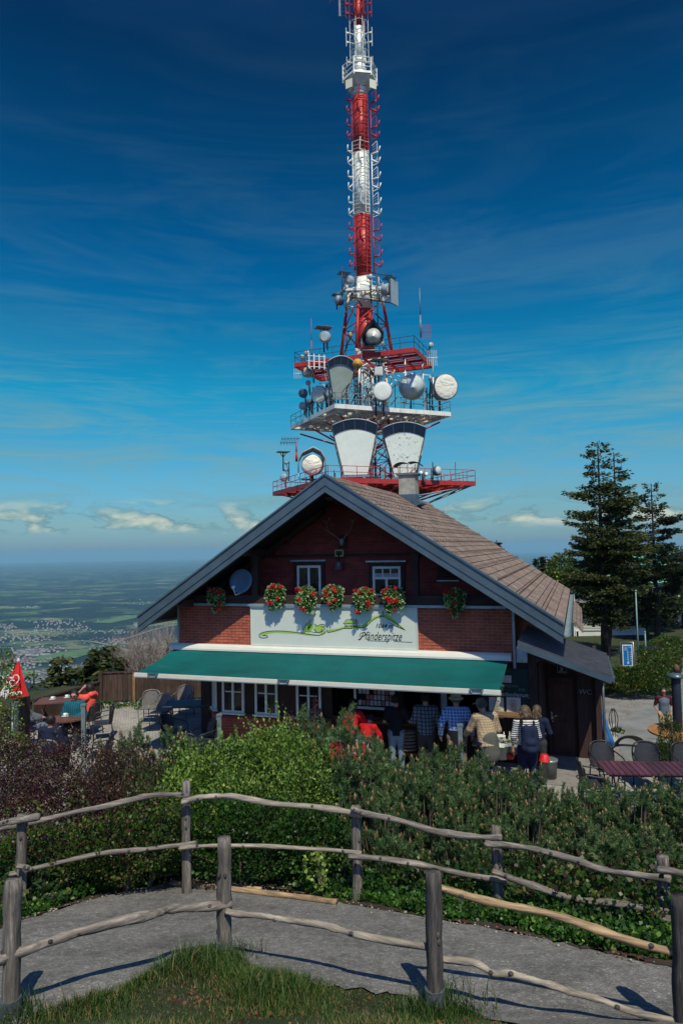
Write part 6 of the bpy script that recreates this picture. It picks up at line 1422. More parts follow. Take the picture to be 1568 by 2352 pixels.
# ---------------------------------------------------------------- hanging flower boxes on the balcony
L_fl = leafmat('geranium_leaves', [(.015, .07, .018), (.03, .12, .03), (.05, .17, .04)], .45); L_var = leafmat('pale_variegated_leaves', [(.22, .34, .14), (.36, .46, .24), (.5, .56, .36)], .5); M_ger = leafmat('red_geranium', [(.36, .005, .010), (.55, .012, .014), (.66, .03, .02)], .5, .15, (1.2, .6, .6)); M_pot = plain('terracotta', (.16, .06, .04), .8)
basket_labels = ['red geraniums in the shade at the far left of the rail, beside the satellite dish', 'flower box right of the satellite dish and its post', 'flower box in front of the white open window', 'flower box between the open window and the cow bell', 'flower box below the cow bell, left of the barred window', 'flower box in front of the barred window', 'flower box on its own at the right end of the rail']
for i, (px, py, wd, hg) in enumerate([(499, 1368, 46, 50), (634, 1362, 52, 58), (704, 1368, 52, 64), (766, 1364, 52, 52), (836, 1370, 52, 58), (905, 1368, 56, 60), (1044, 1374, 50, 62)]):
    u, z = HP(px, py, -.22); k = 15.6/FPX*(1.06-i*.02); w = wd*k; h = hg*k; t = thing('flower_box', basket_labels[i], 'flower box', HX(u, -.2, z), -HA, 'geranium boxes along the balcony rail'); rg = np.random.default_rng(60+i)
    mb = MB(); mb.lathe([(.09, -.09), (.13, .06), (.14, .06), (.14, .08)], (0, .03, .02), n=14); mb.build('pot', M_pot, t)
    bl_ = [(w*rg.uniform(-.06, .06), -.02, .06, w*.40, .14, h*rg.uniform(.17, .24)), (-w*.26, -.06, -.06*rg.uniform(.4, 1.6), w*.17, .09, h*rg.uniform(.2, .32)), (w*.24, -.06, -.07*rg.uniform(.4, 1.6), w*.17, .09, h*rg.uniform(.16, .30)), (w*rg.uniform(-.12, .12), -.07, -.16, w*.14, .08, h*rg.uniform(.2, .32)), (w*rg.uniform(-.3, .3), -.07, -.28, w*.08, .05, h*.2), (w*rg.uniform(-.3, .3), -.07, -.20, w*.07, .05, h*.2)]
    P, d = blob_points(bl_, 1000, rg, .4); V, F = leaf_arrays(P, d+[0, -.3, -.2]+rg.normal(size=P.shape)*.5, .05*rg.uniform(.6, 1.3, len(P)), .5, rg); npmesh('leaves', V, F, L_fl, t)
    P, d = blob_points(bl_[1:5]+bl_[:1], 780, rg, .12); V, F = leaf_arrays(P+d*.02, d+[0, -.4, -.3]+rg.normal(size=P.shape)*.5, .042*rg.uniform(.6, 1.3, len(P)), .45, rg); npmesh('trailing_leaves', V, F, L_var, t)
    cs = [(rg.uniform(-w*.46, w*.46), rg.uniform(-.2, -.05), rg.uniform(.06, .19)) for _ in range(5)]+[(rg.uniform(-w*.3, w*.3), -.17, rg.uniform(-.34, .0)) for _ in range(3)]
    if i == 5: cs += [(rg.uniform(-w*.25, w*.2), -.2, rg.uniform(-.12, -.02)) for _ in range(6)]
    P, d = blob_points([(*c, .036, .032, .03) for c in cs], 460, rg, .3); V, F = leaf_arrays(P, d+rg.normal(size=P.shape)*.6, .026*rg.uniform(.7, 1.3, len(P)), .6, rg); npmesh('blossoms', V, F, M_ger, t)
# ================================================================== RAIL FENCES
M_post = woodmat('weathered_grey_post', (.15, .138, .120), 2, .9, .78, 9, 1.6, (.36, .33, .28), .15)
M_postd = woodmat('dark_weathered_post', (.062, .058, .055), 2, .9, .7, 9, 1.5, (.15, .14, .125), .15)
M_railg = woodmat('weathered_grey_rail', (.18, .162, .140), 0, .85, .65, 9, 1.2, (.40, .36, .30), .12); M_rails = woodmat('silvery_rail', (.28, .25, .20), 0, .8, .6, 9, 1.0, (.50, .45, .36), .12)
M_raily = woodmat('fresh_pale_rail', (.36, .25, .14), 0, .75, .7, 7, .8, (.58, .43, .25), .1)
near_f = thing('near_rail_fence', 'weathered rustic post and rail fence in the foreground on the near side of the path', 'fence', (0, 0, 0)); far_f = thing('rear_rail_fence', 'weathered rustic rail fence on the far side of the path in front of the bushes', 'fence', (0, 0, 0))
def rough_post(par, px, ptop, Y, r, mat, base_px=None, seed=0, metal=False, lean=0.0, grey=0):
    rr = random.Random(seed+int(px)); a = AT(px, ptop, Y); g = gzs(a.x, Y)-.15; n = 12; pts = []; rad = []
    bx = AT(base_px[0], base_px[1], Y).x if base_px else a.x
    for i in range(n+1): f = i/n; pts.append((bx+(a.x-bx)*f+rr.uniform(-.006, .006), Y+rr.uniform(-.006, .006), g+(a.z-g)*f)); rad.append(r*(1.06-.12*f)*(1+rr.uniform(-.055, .055)))
    rad[-1] *= .93; mb = MB(); mb.tube(pts, rad, 16)
    for i, v in enumerate(mb.V):               # flutes and cracks down the trunk
        k = i % 16; a_ = 2*math.pi*k/16; c = Vector(pts[min(i//16, n)]); q = Vector(v)-c; q *= 1+.07*math.sin(a_*3+seed)+.06*math.sin(a_*7+i//16*.7)+rr.uniform(-.035, .035)
        if i//16 >= n: q.z += rr.uniform(-.012, .004)
        mb.V[i] = tuple(c+q)
    o = mb.build('post', mat, par)
    for q in range(2 if r > .055 else 1):        # knots
        a_ = rr.uniform(-2.4, -.8); z = g+(a.z-g)*rr.uniform(.35, .9); mk = MB(); mk.ell((bx+math.cos(a_)*r*.95, Y+math.sin(a_)*r*.95, z), (.018, .016, .03), 8, 5); mk.build('knot', M_postd, o)
    if metal: mk = MB(); z0 = g+.12; mk.lathe([(r*1.22, z0), (r*1.22, z0+.19)], (bx-.0, Y, 0), n=14, smooth=False); mk.cyl((bx, Y-r*1.2, z0+.1), (bx, Y-r*1.3, z0+.1), .012); mk.build('post_shoe', plain('galvanised', (.14, .17, .19), .5, .6), o)
    return o
rough_post(near_f, 30, 2018, 5.44, .066, M_post, (24, 2345), 1, True); rough_post(near_f, 516, 1922, 6.62, .066, M_post, (514, 2195), 2, True); rough_post(near_f, 993, 2000, 5.46, .064, M_postd, (999, 2320), 3, True); rough_post(near_f, 1562, 2058, 4.95, .066, M_postd, (1570, 2380), 4)
for px, pt, Y, s in ((51, 1870, 8.6, 5), (428, 1793, 9.25, 6), (818, 1850, 8.65, 7), (1139, 1896, 8.0, 8), (1521, 1966, 7.0, 9)): rough_post(far_f, px, pt, Y, .060, M_post, None, s)
def rail(par, pts, r, mat, seed=0, Ys=None, wob=.012, name='rail'):
    """pts: px, py, Y; centre line"""
    rr = random.Random(seed); P = smooth_pts([tuple(AT(*p)) for p in pts], 9); n = len(P); Q = []; rad = []; ph = [rr.uniform(0, 6) for _ in range(4)]
    for i, p in enumerate(P):
        s = i/9; e = min(i, n-1-i, 3)/3; amp = wob*(.4+.6*e); Q.append(p+Vector((0, math.sin(s*2.7+ph[0])*amp, (math.sin(s*1.9+ph[1])+.6*math.sin(s*4.3+ph[2]))*amp))); rad.append(r*.94*(1+.12*math.sin(s*3.1+ph[3])+.07*math.sin(s*11+ph[0])+rr.uniform(-.07, .07)))
    mb = MB(); o = Q[0]; x = (Q[-1]-Q[0]); ang = math.atan2(x.y, x.x); Mi = Matrix.Rotation(-ang, 3, 'Z'); mb.tube([Mi @ (q-o) for q in Q], rad, 12)
    for i, v in enumerate(mb.V): k = i % 12; c = Mi @ (Q[min(i//12, n-1)]-o); q = Vector(v)-c; mb.V[i] = tuple(c+q*(1+.09*math.sin(k*1.6+i//12*.5)+rr.uniform(-.05, .05)+.06*math.sin(k*.55+i//12*.23+seed)))
    ob = mb.build(name, mat, par, o); ob.rotation_euler = (0, 0, ang)
    for q in range(3): i = rr.randint(2, n-3); c = Mi @ (Q[i]-o); mk = MB(); mk.ell((c.x, c.y-rad[i]*.75, c.z+rr.uniform(-.01, .02)), (.022, .018, .016), 8, 5); mk.build('knot', M_postd, ob)
    return ob
# near fence
rail(near_f, [(-150, 2250, 5.3), (-60, 2222, 5.35), (40, 2195, 5.42), (180, 2140, 5.75), (340, 2100, 6.1), (400, 2088, 6.35), (530, 2078, 6.62)], .042, M_railg, 11)
rail(near_f, [(520, 2092, 6.55), (600, 2103, 6.35), (700, 2122, 6.1), (790, 2135, 5.9), (830, 2150, 5.75), (985, 2175, 5.5)], .028, M_rails, 12, wob=.010)
rail(near_f, [(1000, 2034, 5.52), (1100, 2065, 5.45), (1250, 2098, 5.3), (1400, 2145, 5.15), (1550, 2188, 5.0)], .030, M_raily, 13, wob=.006)
rail(near_f, [(1003, 2200, 5.5), (1090, 2212, 5.4), (1140, 2240, 5.35), (1180, 2238, 5.3), (1260, 2258, 5.2), (1340, 2290, 5.15), (1440, 2318, 5.05), (1570, 2350, 4.95)], .026, M_rails, 14, wob=.010)
# rear fence, upper and lower rails
rail(far_f, [(-60, 1902, 8.4), (20, 1888, 8.5), (92, 1876, 8.5)], .042, M_railg, 21); rail(far_f, [(-20, 1912, 8.62), (60, 1892, 8.7), (200, 1858, 8.9), (330, 1832, 9.05), (435, 1826, 9.15)], .034, M_railg, 22)
rail(far_f, [(418, 1842, 9.1), (470, 1832, 9.05), (540, 1830, 9.0), (640, 1846, 8.85), (740, 1856, 8.7), (832, 1874, 8.55)], .038, M_rails, 23, wob=.008); rail(far_f, [(806, 1854, 8.5), (850, 1872, 8.45), (960, 1898, 8.25), (1060, 1918, 8.1), (1152, 1924, 7.9)], .038, M_railg, 24, wob=.008)
rail(far_f, [(1114, 1938, 7.88), (1220, 1950, 7.7), (1320, 1976, 7.45), (1400, 1998, 7.25), (1540, 2021, 6.9)], .036, M_railg, 25, wob=.008); rail(far_f, [(1508, 2000, 6.85), (1600, 2012, 6.6), (1680, 2030, 6.4)], .04, M_railg, 26)
rail(far_f, [(22, 2008, 8.55), (120, 1984, 8.7), (250, 1960, 8.9), (350, 1948, 9.05), (450, 1936, 9.15)], .030, M_railg, 27, wob=.007); rail(far_f, [(40, 1990, 8.45), (75, 1998, 8.4)], .03, M_railg, 28)
rail(far_f, [(412, 1948, 9.1), (500, 1941, 9.0), (610, 1944, 8.85), (720, 1950, 8.7), (830, 1960, 8.55)], .026, M_rails, 29, wob=.006); rail(far_f, [(800, 1968, 8.5), (900, 1974, 8.35), (1020, 1998, 8.15), (1163, 2024, 7.9)], .034, M_railg, 30, wob=.006)
rail(far_f, [(1130, 2002, 7.85), (1200, 2028, 7.7), (1310, 2060, 7.45), (1420, 2078, 7.2), (1556, 2100, 6.85)], .036, M_railg, 31, wob=.007); rail(far_f, [(1514, 2112, 6.85), (1640, 2136, 6.5)], .04, M_railg, 32)
# rails lying on the ground
for i, (pts, r, lab) in enumerate((([(392, 2028), (480, 2036), (600, 2050), (700, 2062), (772, 2072)], .036, 'long pale peeled rail lying on the ground along the path edge'), ([(415, 2020), (500, 2030), (600, 2042)], .026, 'shorter pale rail lying behind the long one at the path edge'), ([(716, 2050), (745, 2053), (786, 2052)], .02, 'short pale stick lying in the ivy near the third rear fence post'))):
    G_ = [GP(x, y, .05) for x, y in pts]; mb = MB(); o = G_[0]; x = G_[-1]-o; ang = math.atan2(x.y, x.x); Mi = Matrix.Rotation(-ang, 3, 'Z'); P = [Mi @ (q-o) for q in smooth_pts([tuple(g) for g in G_], 5)]
    mb.tube(P, [r*(1+.08*math.sin(k*1.3)) for k in range(len(P))], 10); ob = mb.build('fallen_rail', M_raily, None, o); ob.rotation_euler = (0, 0, ang); tag(ob, lab, 'log', 'pale rails lying by the path')
mb = MB(); rr = random.Random(9)
for i in range(260):
    x = rr.uniform(-4, 4); y = fey(x)+rr.gauss(-.02, .09); z = gzs(x, y)+.03; r = rr.uniform(.006, .022); mb.ell((x, y, z), (r, r*.8, r*.6), 5, 3)
tag(mb.build('pebbles', plain('pebble_grey', (.22, .2, .17), .9, isl=.5)), 'small pebbles scattered along the path verge', 'stones', kind='stuff')
# ================================================================== TERRACE
M_brd = woodmat('brown_fence_board', (.052, .032, .024), 2, .85, .4, 8, .4, (.10, .062, .045), .3)
bf = thing('board_fence', 'brown vertical board fence round the back of the terrace', 'fence', (0, 0, 0))
def boards(a, b, h0, h1, drop=0.0):
    a, b = Vector(a), Vector(b); L = (b-a).length; n = int(L/.16); d = (b-a)/L; ang = math.atan2(d.y, d.x); mb = MB(); rr = random.Random(3)
    for i in range(n): c = a.lerp(b, (i+.5)/n); h = h0+(h1-h0)*(i/n); mb.box((c.x, c.y, c.z+h/2+.06), (L/n-.008, .03+rr.uniform(-.004, .004), h-.06), rz=ang)
    mb.build('board_panel', M_brd, bf); mb = MB(); mb.beam(a+Vector((0, 0, h0+.075)), b+Vector((0, 0, h1+.075)), .10, .035); mb.build('top_rail', M_brd, bf)
c0 = AT(233, 1545, 21.9); TZ0 = -4.8
boards((c0.x, 21.9, TZ0), (-3.6, 22.3, TZ0), c0.z-TZ0-.08, c0.z-TZ0-.08); c1 = AT(236, 1568, 21.6); c2 = AT(78, 1606, 19.3)
boards((c2.x, 19.3, TZ0), (c0.x-.02, 21.86, TZ0), c2.z-TZ0-.08, c1.z-TZ0-.08); boards((-9.7, 16.0, TZ0), (c2.x-.02, 19.24, TZ0), c2.z-TZ0-.08, c2.z-TZ0-.08)
c3 = AT(306, 1550, 21.7); mb = MB(); mb.b2((c3.x-.04, 21.78, TZ0), (c3.x+.04, 21.84, c0.z)); mb.build('pale_post', woodmat('pale_new_post', (.22, .13, .06), 2), bf); mb = MB(); mb.b2((c0.x-.06, 21.8, TZ0), (c0.x+.06, 21.95, c0.z+.03)); mb.build('corner_post', M_brd, bf)
p = AT(52, 1600, 16.2); o = MB().b2((-.13, -.13, 0), (.13, .13, p.z-TZ0)).build('timber_post', M_brd, None, (p.x, 16.2, TZ0)); tag(o, 'thick brown timber post under the red parasol', 'post')
M_alu = plain('aluminium_post', (.34, .42, .42), .35, .7, .1, 4)
for i, (px, pt, Y, lab) in enumerate(((193, 1617, 14.4, 'pale metal post standing by the man in the teal shirt'), (504, 1640, 13.6, 'pale metal post standing left of the green bush'), (1055, 1663, 12.6, 'pale metal post behind the pines near the man in the blue check shirt'), (37, 1612, 14.8, 'thin pale green metal post at the far left'))):
    p = AT(px, pt, Y); t = thing('screen_post', lab, 'post', (p.x, Y, TZ0), 0, 'metal posts along the terrace edge'); h = p.z-TZ0; mb = MB(); mb.b2((-.04, -.04, 0), (.04, .04, h-.03)); mb.build('upright', M_alu, t); mb = MB(); mb.b2((-.055, -.05, h-.03), (.055, .05, h)); mb.b2((-.052, -.055, h-.10), (-.041, .04, h-.032)); mb.build('cap', M_alu, t)
# ---- furniture
def m_wicker(name, a, b):
    m, t, p = newmat(name, .5, 0, .5); v = t.obj(); s = t.sep(v)
    w = t.N('ShaderNodeTexBrick'); w.inputs['Scale'].default_value = 1; w.inputs['Brick Width'].default_value = .05; w.inputs['Row Height'].default_value = .022; w.inputs['Mortar Size'].default_value = .004; w.inputs['Color1'].default_value = (*a, 1); w.inputs['Color2'].default_value = (*b, 1); w.inputs['Mortar'].default_value = (*[c*.3 for c in a], 1)
    t.L(t.comb(t.math('ADD', s[0], s[1]), t.math('ADD', s[2], s[1])), w.inputs[0]); t.put(p.inputs['Base Color'], w.outputs[0]); t.put(p.inputs['Normal'], t.bump(w.outputs[1], -.6, .004)); return m
M_wick = m_wicker('grey_wicker', (.15, .145, .135), (.24, .235, .22)); M_wickd = m_wicker('dark_wicker', (.03, .032, .038), (.058, .06, .067)); M_fr = plain('grey_tube', (.20, .19, .175), .45, .3); M_frd = plain('dark_tube', (.03, .03, .035), .4, .3)
def chair(label, px, py, Y, rz, dark=False, group='wicker armchairs on the terrace', z=None):
    """px,py: seat centre"""
    p = AT(px, py, Y); g = TZ0 if z is None else z; wm, fm = (M_wickd, M_frd) if dark else (M_wick, M_fr)
    t = thing('wicker_chair', label, 'chair', (p.x, Y, g+.02), rz, group); t.scale = (.94, .94, .94)
    mb = MB(); nx = 10; vs = []; fs = []
    for j in range(7):
        for i in range(nx+1):
            s = i/nx*2-1; h = j/6; x = s*(.235+.035*h)*(1-.22*max(0, h-.55)*abs(s)**2*2); y = .22+.06*h-.11*s*s*(.7+.3*h); vs.append((x, y, .45+.42*h-.08*h*s*s*(h > .6))); 
    for j in range(6):
        for i in range(nx): a = j*(nx+1)+i; fs.append((a, a+1, a+nx+2, a+nx+1))
    n0 = len(vs); vs += [(x, y+.018, z_) for x, y, z_ in vs]; fs += [tuple(n0+q for q in f[::-1]) for f in fs]; mb.sm = True; mb.add(vs, fs); mb.build('backrest', wm, t)
    mb = MB(); mb.prism([(-.25, -.24, .42), (.25, -.24, .42), (.23, .22, .42), (-.23, .22, .42)], (0, 0, .035)); mb.build('seat', wm, t)
    mb = MB(); mb.tube(smooth_pts([(-.24, .15, .43), (-.27, .20, .66), (-.22, .235, .85), (0, .29, .90), (.22, .235, .85), (.27, .20, .66), (.24, .15, .43)], 4), .016, 6, False); mb.build('back_frame', fm, t)
    for s in (-1, 1):
        mb = MB(); mb.tube(smooth_pts([(s*.25, -.26, .0), (s*.27, -.27, .45), (s*.29, -.22, .63), (s*.29, -.02, .67), (s*.27, .18, .70)], 4), .015, 6); mb.build('armrest', fm, t)
        mb = MB(); mb.tube([(s*.24, .2, .44), (s*.25, .27, 0)], .015, 6); mb.build('leg', fm, t)
    mb = MB(); mb.tube([(-.25, -.26, .2), (.25, -.26, .2)], .01, 5); mb.tube([(-.25, .23, .2), (.25, .23, .2)], .01, 5); mb.build('stretcher', fm, t)
    return t
chair('grey wicker chair, leftmost of three in front of the board fence', 344, 1618, 19.4, R_(0)); chair('grey wicker chair, middle of three in front of the board fence', 372, 1622, 18.9, R_(-12)); chair('grey wicker chair, rightmost of three by the fence behind the dark table', 420, 1612, 20.0, R_(-15))
chair('dark wicker chair with arms left of the slatted table in the shade', 397, 1660, 16.8, R_(70), True); chair('dark wicker chair nearest the bushes in front of the slatted table', 437, 1690, 15.2, R_(165), True); chair('dark wicker chair beside the bay wall in deep shade', 470, 1690, 16.0, R_(-60), True)
chair('dark wicker chair beside the person in the coral jacket', 238, 1628, 17.8, R_(-70), True); chair('dark wicker chair at the right of the round coffee table', 232, 1670, 15.0, R_(-85), True)
chair('grey wicker chair back behind the purple bush', 100, 1712, 13.8, R_(180)); chair('chair under the person in the coral jacket', 206, 1622, 18.2, R_(-110), True); chair('chair with the person in the navy pullover', 118, 1688, 14.9, R_(175)); chair('chair under the man in the teal shirt', 171, 1670, 17.45, R_(12), True); chair('dark chair under the reclining person in grey', 46, 1650, 17.0, R_(95), True)
chair('dark wicker armchair behind the left part of the purple table', 1390, 1745, 13.55, R_(5), True, 'wicker armchairs at the purple table'); chair('dark wicker armchair behind the middle of the purple table', 1490, 1748, 13.45, R_(-5), True, 'wicker armchairs at the purple table'); chair('dark wicker armchair cut by the right edge of the picture', 1580, 1745, 13.35, R_(0), True, 'wicker armchairs at the purple table'); chair('dark wicker armchair at the left end of the purple table', 1360, 1785, 12.6, R_(80), True, 'wicker armchairs at the purple table')
def table(label, px, py, Y, L, W, mat, rz=0.0, round_=False, h=.74, slats=0, name='table', along=0):
    """px,py: centre of the top"""
    if Y is None: Y = (TZ0+.02+h)/ray(px, py).z
    p = AT(px, py, Y); z = p.z; g = z-h; t = thing(name, label, 'table', (p.x, Y, g), rz); mb = MB()
    if round_: mb.lathe([(L/2, h-.03), (L/2, h)], n=28, smooth=False)
    elif slats:
        for i in range(slats):
            if along: c = -W/2+W*(i+.5)/slats; mb.box((0, c, h-.012), (L, W/slats-.014, .024))
            else: c = -L/2+L*(i+.5)/slats; mb.box((c, 0, h-.012), (L/slats-.014, W, .024))
        mb.box((0, -W/2+.06, h-.045), (L-.1, .04, .04)); mb.box((0, W/2-.06, h-.045), (L-.1, .04, .04))
    else: mb.box((0, 0, h-.015), (L, W, .03))
    mb.build('tabletop', mat, t)
    for s in (-1, 1):
        mb = MB(); x = s*L*.36 if not round_ else s*L*.2
        mb.tube([(x, -W*.38, 0), (x, W*.38, h-.03)], .014, 6); mb.tube([(x, W*.38, 0), (x, -W*.38, h-.03)], .014, 6); mb.build('leg', M_fr if not slats or along else M_frd, t)
    return t
M_tbr = woodmat('brown_tabletop', (.13, .055, .038), 0, .55, .3, 6, .2); M_tbl = woodmat('blue_grey_slats', (.055, .065, .105), 0, .55, .3, 6, .2); M_tpu = woodmat('purple_brown_slats', (.090, .034, .050), 1, .5, .3, 6, .2)
table('brown table with two coffee cups by the board fence', 137, 1607, None, 1.15, .8, M_tbr, R_(8)); table('small round brown table in front of the man in the teal shirt', 158, 1648, None, .85, .85, M_tbr, 0, True)
table('dark blue slatted table in the shade by the bay window', 432, 1614, None, 1.2, .75, M_tbl, R_(4), slats=7, along=1)
table('long table of purple brown slats at the right', 1495, 1763, 12.55, 1.75, .74, M_tpu, R_(-6), slats=16)
M_cup = plain('white_china', (.62, .66, .64), .2, 0, .05, 5, 0)
for px, py, Y, lab in ((121, 1602, 17.6, 'white coffee cup and saucer at the left of the brown table'), (154, 1598, 17.8, 'white coffee cup and saucer at the right of the brown table'), (150, 1641, 15.0, 'white coffee cup and saucer on the small round table')):
    Y = (TZ0+.765)/ray(px, py+5).z; p = AT(px, py+5, Y); t = thing('coffee_cup', lab, 'cup', p, 0, 'coffee cups'); mb = MB(); mb.lathe([(.03, .012), (.045, .03), (.047, .08), (.042, .08), (.038, .03)], n=14); mb.tube([(.048, 0, .08), (.08, 0, .07), (.075, 0, .045), (.047, 0, .035)], .006, 5); mb.build('cup', M_cup, t); mb = MB(); mb.lathe([(.03, 0), (.085, .014), (.08, .018), (.02, .008)], n=16); mb.build('saucer', M_cup, t)
# closed red parasol
M_pred = plain('parasol_red', (.50, .012, .014), .7, vary=.25, scale=4); M_pwh = plain('parasol_white', (.55, .58, .56), .7)
a = AT(43, 1515, 15.6); b = AT(30, 1598, 15.6); t = thing('parasol', 'closed red and white parasol with a heart logo at the left edge', 'parasol', (b.x, 15.6, TZ0), 0); H0, H1 = b.z-TZ0, a.z-TZ0; mb = MB(); n = 16; vs = []; fs = []; rows = 10; tip = a.x-b.x
for j in range(rows+1):
    f = j/rows
    for k in range(n): an_ = 2*math.pi*k/n; r = (.03+.28*(1-f)**1.1)*(1+.16*(-1)**k*(1-f*.5)); vs.append((tip*f+r*math.cos(an_), r*.75*math.sin(an_), H0+(H1-H0-.04)*f-.03*(k % 2)*(1-f)))
for j in range(rows):
    for k in range(n): fs.append((j*n+k, j*n+(k+1) % n, (j+1)*n+(k+1) % n, (j+1)*n+k))
mb.add(vs, fs); mb.I = [1 if (i % n) in (10, 11) and i//n < 4 else 0 for i in range(len(fs))]; mb.build('canopy', [M_pred, M_pwh], t); mb = MB(); mb.cyl((0, 0, 0), (0, 0, H1-.1), .025); mb.lathe([(.03, 0), (.045, .04), (.01, .1)], (tip, 0, H1-.06), n=8); mb.build('pole', M_pwh, t)
sl = math.atan2(.33, H1-H0); Ml = Matrix.Translation((.02, -.435, H0+.10)) @ Matrix.Rotation(math.pi/2-sl*.85, 4, 'X'); textmesh('logo_lettering', 'KIMO', .105, Matrix.Translation((.04, -.265, H0+.06)) @ Matrix.Rotation(.32, 4, 'Z') @ Matrix.Rotation(math.pi/2-.45, 4, 'X'), M_pwh, t, .002, 0, .004); textmesh('logo_lettering', 'KIM', .10, Matrix.Translation((-.24, -.19, H0+.05)) @ Matrix.Rotation(-.45, 4, 'Z') @ Matrix.Rotation(math.pi/2-.45, 4, 'X'), M_pwh, t, .002, 0, .004)
mb = MB(); hp = [(.0, 0), (-.08, .10), (-.14, .17), (-.13, .24), (-.06, .26), (-.0, .2), (.03, .26), (.1, .27), (.15, .2), (.12, .12), (.05, .05), (-.02, .06), (-.05, .13), (.0, .17), (.06, .15)]
P = smooth_pts(hp, 4); mb.tube([(p.x+.09, -.275+p.y*.33, H0+.22+p.y) for p in P], .012, 5); P = smooth_pts(hp[2:9], 4); mb.tube([(p.x-.10, -.265+p.y*.3, H0+.22+p.y) for p in P], .011, 5); mb.build('heart_logo', M_pwh, t)
# round bar table built round a dark pole
p = AT(1556, 1680, 15.6); g = p.z-1.08; t = thing('pole_table', 'round pale wooden bar table around a tall dark heater pole at the right edge', 'bar table', (p.x, 15.6, g)); mb = MB(); mb.lathe([(.74, 1.05), (.74, 1.09)], (0.12, 0, 0), n=36, smooth=False); mb.build('tabletop', woodmat('honey_wood', (.36, .17, .06), 0, .6), t)
top = AT(1556, 1545, 15.6).z-g; mb = MB(); mb.lathe([(.10, 0), (.10, top-.12), (.09, top-.08)], n=18); mb.build('pole', plain('dark_slate_paint', (.025, .035, .05), .45, .3), t); mb = MB(); mb.lathe([(.19, top-.10), (.20, top-.06), (.06, top), (.001, top+.01)], n=18); mb.build('pole_cap', M_slate, t)
p = AT(1552, 1534, 15.6); mb = MB(); mb.lathe([(.02, -.10), (.06, -.08), (.07, 0), (.05, .06), (.0, .09)], n=10); tag(mb.build('fir_cone_ornament', plain('brown_cone', (.10, .05, .035), .8), None, p), 'small brown ornament on top of the dark pole', 'ornament')
# closed blue parasols leaning on the porch corner
M_blu = plain('parasol_blue', (.012, .10, .27), .65, vary=.3, scale=5)
for i, (x0, x1, lab) in enumerate(((1383, 1366, 'blue closed parasol leaning on the porch corner, left of two'), (1392, 1370, 'blue closed parasol leaning on the porch corner, right of two'))):
    a = AT(x0+14, 1712, 15.2); b = AT(x1, 1605, 15.6); t = thing('leaning_parasol', lab, 'parasol', a, 0, 'blue parasols leaning by the porch'); d = b-a; mb = MB(); mb.tube([d*0.0, d*.15, d*.6, d*1.0], [.05, .055, .04, .02], 10); mb.build('canopy', M_blu, t); mb = MB(); mb.tube([d*1.0, d*1.06], .014, 6); mb.build('pole', M_alu, t)
p = AT(1408, 1655, 16.5); t = thing('wire_lantern', 'small wire lantern hanging beside the leaning blue parasols', 'lantern', p); mb = MB()
for k in range(8): an_ = k*math.pi/4; mb.tube(smooth_pts([(.04*math.cos(an_), .04*math.sin(an_), .25), (.11*math.cos(an_), .11*math.sin(an_), .05), (.04*math.cos(an_), .04*math.sin(an_), -.3), (.09*math.cos(an_), .09*math.sin(an_), -.36)], 4), .008, 4)
mb.lathe([(.06, .25), (.03, .28)], n=8); mb.build('cage', M_frd, t)
p = GP(1448, 1722); t = thing('bike_rack', 'small rack of curved black metal hoops on the lane', 'bike rack', p, R_(-10)); 
for k in range(6): mb = MB(); r = .38-.028*k; y = .05*k; mb.tube([(r*math.cos(a_), y, r*.85*math.sin(a_)) for a_ in np.linspace(0, math.pi, 14)], .014, 6); mb.build('hoop', M_frd, t)
# blue information board and flag poles beyond the road
p = GP(1441, 1538); p = AT(1441, 1530, 31); t = thing('info_board', 'blue information board with a white tower drawing in a metal frame on the lawn', 'sign', p, R_(-10)); k = 31/FPX; w, h = 22*k, 48*k; mb = MB(); mb.b2((-w/2, 0, 0), (w/2, .06, h)); mb.build('panel', plain('info_white', (.5, .56, .58), .5), t); mb = MB(); mb.b2((-w/2+.05, -.01, .05), (w/2-.05, -.003, h-.05)); mb.build('blue_face', plain('info_blue', (.006, .13, .34), .4, bump=0), t)
mb = MB(); mb.b2((.0, -.02, .15), (.02, -.012, h*.72)); mb.b2((-.03, -.02, .1), (.05, -.012, .2)); mb.b2((-.02, -.02, h*.3), (.04, -.012, h*.32))
for i in range(5): mb.b2((.10, -.02, h*.25+i*.09), (.19, -.012, h*.25+i*.09+.015))
for i in range(3): mb.b2((-w/2+.08, -.02, h-.14-i*.05), (-.0, -.012, h-.125-i*.05))
mb.b2((.05, -.02, h-.13), (.18, -.012, h-.115)); mb.build('tower_drawing', MATS['info_white'], t); mb = MB(); mb.tube([(-w/2-.05, .03, -.3), (-w/2-.05, .03, h+.12), (w/2+.05, .03, h+.12), (w/2+.05, .03, -.3)], .025, 6); mb.build('frame', M_alu, t)
for px, pt, pb, Y, lab in ((1465, 1357, 1508, 33, 'tall slim flag pole beside the blue information board'), (1482, 1452, 1496, 33.5, 'shorter pole right of the tall flag pole')):
    a = AT(px, pb, Y); b = AT(px, pt, Y); mb = MB(); mb.cyl((0, 0, -.3), (0, 0, b.z-a.z), .045, .03); mb.ell((0, 0, b.z-a.z), (.05, .05, .05)); tag(mb.build('flag_pole', plain('pole_green_grey', (.16, .28, .26), .5), None, a), lab, 'pole')
t = thing('garden_bench', 'dark open frame bench structure left of the blue board', 'bench', AT(1425, 1505, 33), 0); mb = MB()
for x in (-.55, .0, .55): mb.b2((x-.03, -.03, -.5), (x+.03, .03, .45))
mb.b2((-.6, -.03, .4), (.6, .03, .46)); mb.b2((-.6, -.03, .1), (.6, .03, .15)); mb.build('frame', M_frd, t); mb = MB(); mb.b2((1.0, -.3, .3), (1.9, .3, .36)); mb.build('plank', M_frd, t)
